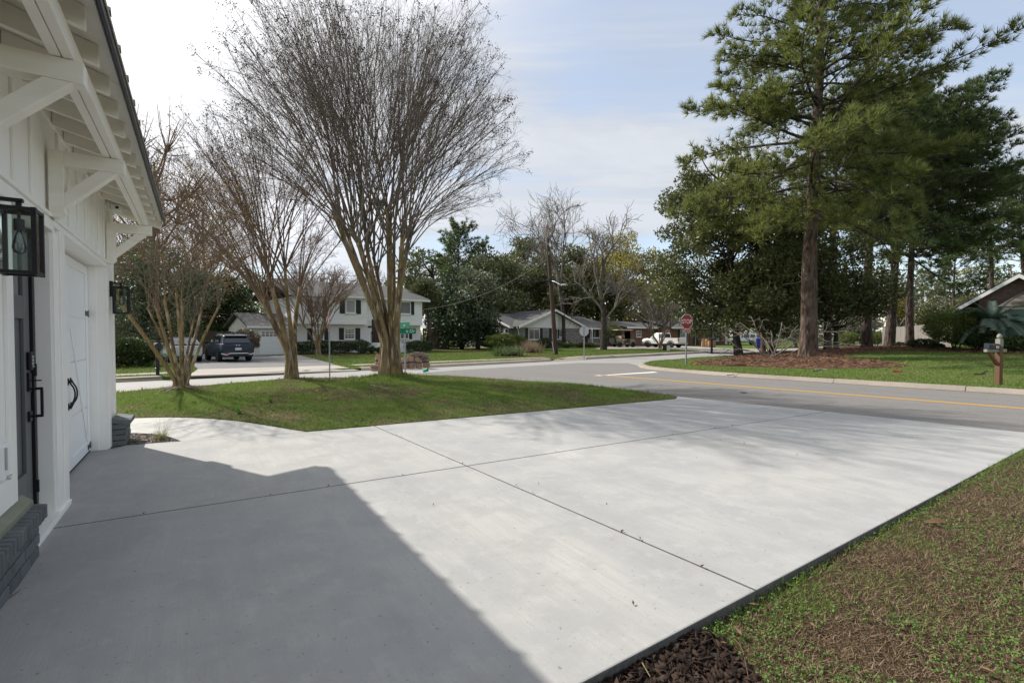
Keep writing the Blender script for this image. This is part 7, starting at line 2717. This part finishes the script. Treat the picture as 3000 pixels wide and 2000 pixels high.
# blue bin
bp_ = G(2228, 1023, .13)
fr = facing(bp_, unit(np.array([-.6, -.8, 0])), 1.12)
t = thing('recycling_bin', 'blue wheeled recycling bin at the end of the far driveway', 'bin', bp_)
MB().hexa([fr(-.24, -.26, .05), fr(.26, -.26, .05), fr(.26, .26, .05), fr(-.24, .26, .05), fr(-.30, -.32, .95), fr(.34, -.32, .95), fr(.34, .32, .95), fr(-.30, .32, .95)]).obj('body', m['bluebin'], t, bevel=.03)
MB().hexa([fr(-.36, -.34, .952), fr(.38, -.34, .952), fr(.38, .34, .952), fr(-.36, .34, .952), fr(-.32, -.30, 1.06), fr(.30, -.30, 1.02), fr(.30, .30, 1.02), fr(-.32, .30, 1.06)]).obj('lid', m['bluebin'], t, bevel=.02)
MB().box(fr, .285, .292, -.12, .12, .62, .78).obj('recycling_mark', m['signwhite'], t)
for sg in (-1, 1):
    MB().tube([fr(-.26, sg * .25, .12), fr(-.26, sg * .33, .12)], [.12, .12], 12).obj('wheel', m['rubber'], t)
MB().tube([fr(-.40, -.25, .98), fr(-.40, .25, .98)], [.02, .02], 6).obj('handle', m['bluebin'], t)


# paper yard bags
def paper_bag(label, p, h, w, lean, ang, mat='bag', group=None, slump=0.0, sc=1.0, prints=True):
    t = thing('paper_bag', label, 'bag', p, group)
    fr = turned(p, ang, sc)
    rings = []
    n = 12
    for j, (z, k) in enumerate(((0, .94), (.06, 1.0), (.35, 1.05), (.65, 1.03), (.86, .97), (1.0, .88))):
        r = []
        for i in range(n):
            a = 6.2832 * i / n
            q = 1 / max(abs(math.cos(a)), abs(math.sin(a))) ** .65
            jj = rnd.uniform(.95, 1.05)
            r.append(fr(w * k * q * math.cos(a) * jj + lean * z * z * h, w * .72 * k * q * math.sin(a) * jj, z * h * (1 - slump * (.5 + .5 * math.cos(a))) + (rnd.uniform(-.04, .04) * h if j == 5 else 0)))
        rings.append(r)
    inner = [[tuple(np.array(p_) * .9 + np.mean(rings[-1], 0) * .1 - np.array([0, 0, .01])) for p_ in rings[-1]], [tuple(np.array(p_) * .9 + np.mean(rings[-2], 0) * .1) for p_ in rings[-2]]]
    MB().loft(rings + inner).obj('sack', m[mat], t, smooth=True, sharp=50)
    if prints:
        b = MB()
        for (y0, y1, z0, z1) in ((-.12, .14, .48, .58),):
            ww = w * .80
            b.box(fr, y0 * 1.3 + lean * .25 * h, y1 * 1.3 + lean * .25 * h, -ww - .035, -ww - .015, z0 * h, z1 * h)
        b.obj('blue_print', m['bagblue'], t)
        b = MB()
        b.box(fr, .10 + lean * .05 * h, .20 + lean * .05 * h, -w * .8 - .03, -w * .8 - .012, .24 * h, .30 * h)
        b.obj('blue_mark', m['bagblue'], t)
    b = MB()
    return t


bg1 = 'kraft paper yard bags stacked at the far kerb'
zb = lambda u, v: G(u, v, .0) + np.array([0, .35, .01])
va = lambda u: math.atan2(1.0, (u - 1500) / F) - math.pi / 2
bags = [(1200, 1081.5, .57, .150, -.05, 'tall kraft paper bag just right of the street sign post'), (1223, 1081, .52, .145, -.22, 'middle leaning paper bag under the stick pile'), (1245, 1079.5, .56, .155, -.30, 'rightmost leaning paper bag under the stick pile'),
        (1181, 1082, .52, .15, .0, 'paper bag mostly hidden behind the street sign post'), (1100, 1084.5, .62, .16, .05, 'open paper bag left of the big myrtle trunk at the back'), (1112, 1086, .52, .15, .05, 'crumpled paper bag pressed against the big myrtle trunk')]
for u, v, h, w_, ln, lab in bags:
    paper_bag(lab, zb(u, v) + (np.array([-.05, .35, .06]) if 'back' in lab else 0), h, w_, ln, va(u), 'bag', bg1)
paper_bag('low slumped paper bag at the left of the kerb pile', zb(1093, 1087) - np.array([0, .12, 0]), .27, .175, -.05, va(1093), 'bag', bg1, .18)
bg2 = 'kraft paper yard bags beside the far driveway'
for u, v, h, lab, mt in ((2061, 1016.5, 1.05, 'leftmost paper bag beside the far driveway', 'bag'), (2072, 1016.8, 1.0, 'second paper bag beside the far driveway', 'bag'), (2080, 1017, .9, 'orange tinted paper bag beside the far driveway', 'bagorange'), (2090, 1017, .95, 'rightmost paper bag beside the far driveway', 'bag')):
    paper_bag(lab, G(u, v, .12), h * .98, .215, rnd.uniform(-.06, .06), va(u), mt, bg2, 0, 1.1, False)
sp_ = zb(1220, 1081) + np.array([0, .05, .56])
T = Tubes()
for k in range(190):
    c = sp_ + np.array([rng.uniform(-.42, .40), rng.uniform(-.15, .2), rng.uniform(-.04, .17)])
    c[2] -= .13 * ((c[0] - sp_[0]) / .42) ** 2
    a = rng.normal() * .5
    d = np.array([math.cos(a), math.sin(a) * .8, rng.normal() * .30])
    L = rng.uniform(.2, .46)
    T.add([c - d * L / 2, c + rng.normal(size=3) * .03, c + d * L / 2], np.array([.010, .008, .005]) * rng.uniform(.6, 1.3), 4)
st = T.obj('stick_pile', m['stick'])
tag(st, 'pile of cut sticks heaped on top of the kerbside paper bags', 'stick pile')

# green cup on the street
cp = G(1247, 1092, .0)
t = thing('plastic_cup', 'bright green plastic cup lying on its side in the street', 'cup', cp)
fr = Fr(cp + np.array([-.10, 0, .075]), unit(np.array([.9, -.1, .28])), unit(np.array([.1, .95, 0])), unit(np.array([-.28, 0, .9])))
MB().loft([[fr(x, r * math.cos(a), r * math.sin(a)) for a in np.arange(14) * 6.2832 / 14] for x, r in ((0, .055), (.005, .058), (.20, .082), (.205, .086), (.206, .080), (.01, .052))], cap=True).obj('cup', m['cup'], t, smooth=True, sharp=50)

# lantern post light and wreath near the hedge of the white house
wl = G(950, 1032, .11)
t = thing('wreath', 'yellow flowered wreath hanging before the white house hedge', 'wreath', wl)
C = wl + np.array([0, 0, .95]) + np.column_stack([rng.normal(size=120) * .22, rng.normal(size=120) * .1, rng.normal(size=120) * .22])
leaf_obj('flowers', C, .12, m['budleaf'], t)
MB().tube([wl, wl + np.array([0, .1, .75])], [.02, .02], 5).obj('stake', m['steel'], t)

# bird nest in the big myrtle
nb_ = at(1113, 598, float(BIG[1]))
T = Tubes()
for k in range(120):
    d = sphere_dirs(1)[0]
    a = nb_ + sphere_dirs(1)[0] * .13
    T.add([a - d * .12, a + rng.normal(size=3) * .02, a + d * .12], [.006, .006, .004], 3)
tag(T.obj('bird_nest', m['pod']), 'dark twig nest among the upright shoots of the big myrtle', 'nest')

# ------------------------------------------------------------------ litter, grass and mulch
def leaf_litter(name, label, pts, size, mat, group):
    for i, p in enumerate(pts):
        a = rng.uniform(0, 6.28)
        fr = turned(p, a)
        L = size * rng.uniform(.7, 1.3)
        b = MB()
        b.add([fr(-L / 2, 0, .006), fr(-L * .1, L * .2, .014), fr(L / 2, 0, .02), fr(-L * .1, -L * .2, .014), fr(0, 0, .004)], [(0, 4, 1), (4, 2, 1), (0, 3, 4), (3, 2, 4)])
        o = b.obj(name, mat)
        tag(o, label, 'leaf', group)


def zpt(u, v, hf, dz=.02):
    p = GT(u, v, hf)
    p[2] += dz
    return p


lf_px = [(2740, 1541), (2810, 1610), (2415, 1752), (2160, 1868), (2378, 1850), (2262, 1610), (2890, 1985), (2206, 1789), (2556, 1866), (2120, 1905), (2830, 1508), (2960, 1700)]
for i, (u, v) in enumerate(lf_px):
    p = zpt(u, v, z_near, .03)
    if i == 0:
        fr = turned(p, .1)
        b = MB()
        b.add([fr(-.10, 0, .01), fr(-.03, .025, .02), fr(.06, .012, .03), fr(.085, -.01, .012), (fr(.02, -.028, .016)), fr(-.05, -.02, .008), fr(0, 0, .006)], [(6, 0, 1), (6, 1, 2), (6, 2, 3), (6, 3, 4), (6, 4, 5), (6, 5, 0)])
        tag(b.obj('fallen_leaf', m['leaflitter']), 'largest tan fallen leaf on the dry lawn at right', 'leaf')
    else:
        leaf_litter('fallen_leaf', 'small brown fallen leaf on the dry lawn', [p], .055, m['leaflitter'], 'fallen leaves on the dry lawn')
for i in range(46):
    u, v = rng.uniform(1950, 2980), rng.uniform(1080, 1140)
    p = GT(u, v, z_corner)
    if q_of(p[0], p[1]) > 18.9 and Nst(p[0], p[1]) < 13:
        leaf_litter('fallen_leaf', 'pale fallen leaf on the corner lot grass', [p + np.array([0, 0, .03])], .15, m['leaflitter'], 'fallen leaves on the corner lot')
for i in range(22):
    u, v = rng.uniform(450, 1800), rng.uniform(1140, 1235)
    p = GT(u, v, z_lawn)
    if in_poly(p[None, :2], lawn_poly)[0]:
        leaf_litter('fallen_leaf', 'tiny brown fallen leaf on the lawn island', [p + np.array([0, 0, .03])], .07, m['leaflitter'], 'fallen leaves on the lawn island')
# specks and crumbs on the concrete
for u, v in ((1855, 1770), (1512, 1422), (1578, 1418), (1777, 1478), (1962, 1287), (2110, 1290), (2335, 1333), (1270, 1480), (2180, 1300), (2040, 1341)):
    p = G(u, v, .002)
    leaf_litter('leaf_scrap', 'tiny dark leaf scrap on the concrete drive', [p], .018 + .012 * (v > 1600), m['leaflitter'], 'leaf scraps on the drive')
for i in range(16):
    f = rng.uniform(.05, .95)
    a_, b_ = (B0, B1) if i % 2 else (A0, A1)
    q = a_ + (b_ - a_) * f + rng.normal(size=2) * .006
    leaf_litter('leaf_scrap', 'dark crumb lodged in an open joint of the concrete drive', [np.array([q[0], q[1], .001])], .02 + .012 * f, m['leaflitter'], 'crumbs in the drive joints')
# fallen branches
def stick(label, pts, hf, r, mat='root', name='fallen_branch'):
    P = [zpt(u, v, hf, .03) for u, v in pts]
    T = Tubes()
    P = np.array(smooth_line(P, 3))
    T.add(P, np.linspace(r, r * .5, len(P)), 6)
    tag(T.obj(name, m[mat]), label, 'branch')


stick('long pale fallen stick on the lawn before the big myrtle', [(1085, 1131), (1110, 1135), (1138, 1143)], z_lawn, .014)
stick('short forked twig on the lawn before the tall pine', [(2385, 1088), (2405, 1083), (2425, 1085)], z_corner, .03)
stick('dark fallen branch on the lawn left of the mailbox', [(2855, 1098), (2875, 1097), (2892, 1086)], z_corner, .03, 'darkbark')
stick('thin twig on the kerb below the mulch bed', [(2130, 1101), (2145, 1100), (2155, 1096)], lambda x, y: .05 + 0 * x, .015, 'darkbark')
stick('thin reddish twig on the drive by the near brick skirt', [(0, 1766), (25, 1765), (45, 1752), (62, 1738)], lambda x, y: .0 * x - .022, .004, 'twigwarm')
stick('straw stalk lying in the near bark corner', [(1868, 1935), (1885, 1965), (1905, 2000)], z_near, .004, 'tuftleaf')
stick('thin dead stalk curving over the near bark corner', [(2150, 1885), (2175, 1920), (2192, 2000)], z_near, .003, 'bladedry')


def blades(name, label, P, h, w, lean, mat, parent=None):
    n = len(P)
    d = np.column_stack([rng.normal(size=(n, 2)) * lean, np.ones(n)])
    d = unit(d)
    L = h * rng.uniform(.5, 1.25, (n, 1))
    a = rng.uniform(0, 6.283, n)
    wv = np.column_stack([np.cos(a), np.sin(a), np.zeros(n)]) * w * .5
    V = np.stack([P - wv, P + wv, P + d * L], 1).reshape(-1, 3)
    o = np_mesh(name, V, np.arange(3 * n).reshape(-1, 3), mat, parent)
    if parent is None:
        tag(o, kind='stuff')
    return o


def zcol(xy, hf):
    return np.column_stack([xy, hf(xy[:, 0], xy[:, 1])])


def patch(xy, sc, th, seed=0):
    """keep blades off bare patches"""
    return vnoise(xy, sc, seed) + rng.normal(size=len(xy)) * .05 > th


xy = scatter(lawn_poly, 190000)
view = (xy[:, 1] > 5) & (np.abs(xy[:, 0]) < xy[:, 1] * 1.15)
xy = xy[view]
g = patch(xy, .8, .485, 1)
blades('lawn_grass', '', zcol(xy[g], z_lawn), .055, .011, .55, m['blade'])
blades('dead_grass', '', zcol(xy[~g], z_lawn), .035, .010, 1.2, m['bladedry'])
e = scatter(lawn_poly, 60000)
de = dist_poly(e, lawn_poly)
e = e[(de < .10) & (e[:, 1] > 5)]
e = e + rng.normal(size=e.shape) * .028
blades('lawn_edge_grass', '', zcol(e, z_lawn), .075, .010, .6, m['blade'])
# mound weeds round the big myrtle
a = rng.uniform(0, 6.283, 2600)
r_ = np.abs(rng.normal(size=2600)) * .55 + .15
e = np.column_stack([BIG[0] + np.cos(a) * r_, BIG[1] + np.sin(a) * r_])
blades('mound_weeds', '', zcol(e, z_lawn), .13, .022, .6, m['blade'])
# dry near lawn
xy = scatter([p for p in near_poly], 900000)
dcam = np.hypot(xy[:, 0], xy[:, 1])
vis = (xy[:, 1] > 1.2) & (xy[:, 0] > -.2) & (xy[:, 0] < xy[:, 1] * 1.2 + .3) & (rng.uniform(0, 1, len(xy)) < np.clip(3.6 / dcam, 0, 1))
xy = xy[vis & ~in_poly(xy, bark_near)]
g = patch(xy, 1.3, .66, 2)
sd = DN[0] * xy[:, 0] + DN[1] * xy[:, 1]
far_g = rng.uniform(0, 1, len(xy)) < .55 * sm((sd - 5.5) / 4.0)
g = g | far_g
blades('dead_grass', '', zcol(xy[~g], z_near), .045, .0065, 1.9, m['bladedry'])
g &= rng.uniform(0, 1, len(g)) < .6
blades('dry_lawn_grass', '', zcol(xy[g], z_near), .042, .005, 1.0, m['blade'])
# clover in patches
cx = scatter([p for p in near_poly], 170000)
dcam = np.hypot(cx[:, 0], cx[:, 1])
cx = cx[(cx[:, 1] > 1.2) & (cx[:, 0] > -.2) & (cx[:, 0] < cx[:, 1] * 1.2 + .3) & ~in_poly(cx, bark_near)]
cx = cx[patch(cx, 1.6, .535, 3) & (rng.uniform(0, 1, len(cx)) < np.clip(2.6 / np.hypot(cx[:, 0], cx[:, 1]), .1, 1))]
ed = scatter([p for p in near_poly], 60000)
lin = dist_poly(ed, [N0 + (N0 - N1) * .22, NR], closed=False)
ed = ed[(lin < .09) & (ed[:, 1] > 1.2) & ~in_poly(ed, bark_near)][:1500]
cx = np.concatenate([cx, ed])
P = zcol(cx, z_near)
P[:, 2] += rng.uniform(.008, .035, len(P))
k = 3
Q = np.repeat(P, k, 0) + np.column_stack([rng.normal(size=(len(P) * k, 2)) * .006, np.zeros(len(P) * k)])
tag(leaf_obj('clover', Q, .0125, m['clover'], None, .9, np.column_stack([rng.normal(size=(len(Q), 2)), rng.normal(size=len(Q)) * .3]), .1), kind='stuff')
ed2 = scatter([p for p in near_poly], 90000)
lin = dist_poly(ed2, [N0 + (N0 - N1) * .22, NR], closed=False)
ed2 = ed2[(lin < .05) & (ed2[:, 1] > 2.6)][:1100]
blades('edge_grass', '', zcol(ed2, z_near), .085, .005, .6, m['blade'])


def chips(name, poly, n, size, hf, mat, dz=.012, keep=None):
    xy = scatter(poly, n)
    if keep is not None:
        xy = xy[keep(xy)]
    P = zcol(xy, hf)
    n = len(P)
    P[:, 2] += rng.uniform(0, dz, n)
    a = rng.uniform(0, 6.283, n)
    t = unit(np.column_stack([np.cos(a), np.sin(a), rng.normal(size=n) * .45]))
    u = unit(np.cross(t, sphere_dirs(n) * .85 + np.array([0, 0, 1.0])))
    w = np.cross(t, u)
    L = size * rng.uniform(.5, 1.4, (n, 1))
    B_ = L * rng.uniform(.18, .55, (n, 1))
    H2 = L * .04
    c = []
    for sz in (-1, 1):
        for sx, sy in ((-1, -1), (1, -1), (1, 1), (-1, 1)):
            c.append(P + t * L * .5 * sx * (1 if sy > 0 else .62) + u * B_ * .5 * sy + w * H2 * sz)
    V = np.stack(c, 1).reshape(-1, 3)
    q = np.array([(3, 2, 1, 0), (4, 5, 6, 7), (0, 1, 5, 4), (1, 2, 6, 5), (2, 3, 7, 6), (3, 0, 4, 7)])
    Fc = (np.arange(n)[:, None, None] * 8 + q[None]).reshape(-1, 4)
    return tag(np_mesh(name, V, Fc, mat), kind='stuff')


chips('bark_mulch', bark_near, 12000, .058, lambda x, y: z_near(x, y) + .008, m['chip'], keep=lambda q: q[:, 1] > 1.85)
chips('bark_mulch', bed_poly, 1900, .036, lambda x, y: -.03 + 0 * x, m['chippale'], .02)
# pine straw over the mulch bed and drifting on to the grass
xy = scatter(mul_poly, 60000)
P = zcol(xy, z_mul)
P[:, 2] += rng.uniform(0, .05, len(P))
V, Fc = tufts(P, np.column_stack([rng.normal(size=(len(P), 2)), rng.normal(size=len(P)) * .22]), 1, .24, .022, .05)
tag(np_mesh('pine_straw', V, Fc, m['straw']), kind='stuff')
# corner lot grass
lotv = [rq(16, 18.75)] + [p for p in lot_edge if -15.6 < RR[:2] @ p < 15] + [en(45, 15.4), en(60, 5), rq(16, 42)]
xy = scatter(lotv, 210000)
xy = xy[(xy[:, 0] < xy[:, 1] * 1.12) & (rng.uniform(0, 1, len(xy)) < np.clip(22 / xy[:, 1], .2, 1) ** 2)]
mm = in_poly(xy, mul_poly)
xy = xy[~mm]
g = patch(xy, .5, .38, 4)
blades('corner_lot_grass', '', zcol(xy[g], z_corner), .075, .020, .6, m['bladefar'])
blades('dead_grass', '', zcol(xy[~g], z_corner), .05, .020, 1.2, m['bladedry'])
# verge and lawns opposite
farv = [en(-6, 20.9), en(2, 20.9), en(9.3, 20.8), en(17, 20.7), en(43, 21.5), en(46, 36), en(12, 36), en(8, 30), en(-6, 30)]
xy = scatter(farv, 95000)
bad = in_poly(xy, apron) | in_poly(xy, tar) | in_poly(xy, nb_drive) | in_poly(xy, ramp)
nn = Nst(xy[:, 0], xy[:, 1])
aa = E_[0] * xy[:, 0] + E_[1] * xy[:, 1]
bad |= ((np.abs(nn - 22.3) < .6) & (aa < 2.5)) | ((np.abs(nn - (22.35 - .047 * (aa - 9.6))) < .56) & (aa > 9.6) & (aa < 22.4)) | ((np.abs(nn - 21.36) < .36) & (aa > 24.5))
xy = xy[~bad]
blades('far_lawn_grass', '', zcol(xy, flat(.105)), .085, .036, .6, m['bladefar'])

# grass leaning over the back of the kerb
k_ = []
for a_, b_ in zip(lot_edge[:-9], lot_edge[1:-8]):
    if 1 < b_[1] < 34:
        n_ = int(np.linalg.norm(b_ - a_) * 260)
        f = rng.uniform(0, 1, (n_, 1))
        k_.append(a_ + (b_ - a_) * f + rng.normal(size=(n_, 2)) * .05)
blades('kerb_edge_grass', '', zcol(np.concatenate(k_), z_corner), .085, .018, .8, m['bladefar'])
# small weeds and taller tufts breaking up the lawn
xy = scatter(lawn_poly, 900)
xy = xy[patch(xy, .9, .5, 6) & (xy[:, 1] > 6)]
V, Fc = tufts(zcol(xy, z_lawn), np.tile([[0, 0, 1.0]], (len(xy), 1)), 9, .11, .016, .8)
tag(np_mesh('lawn_weeds', V, Fc, m['blade']), kind='stuff')
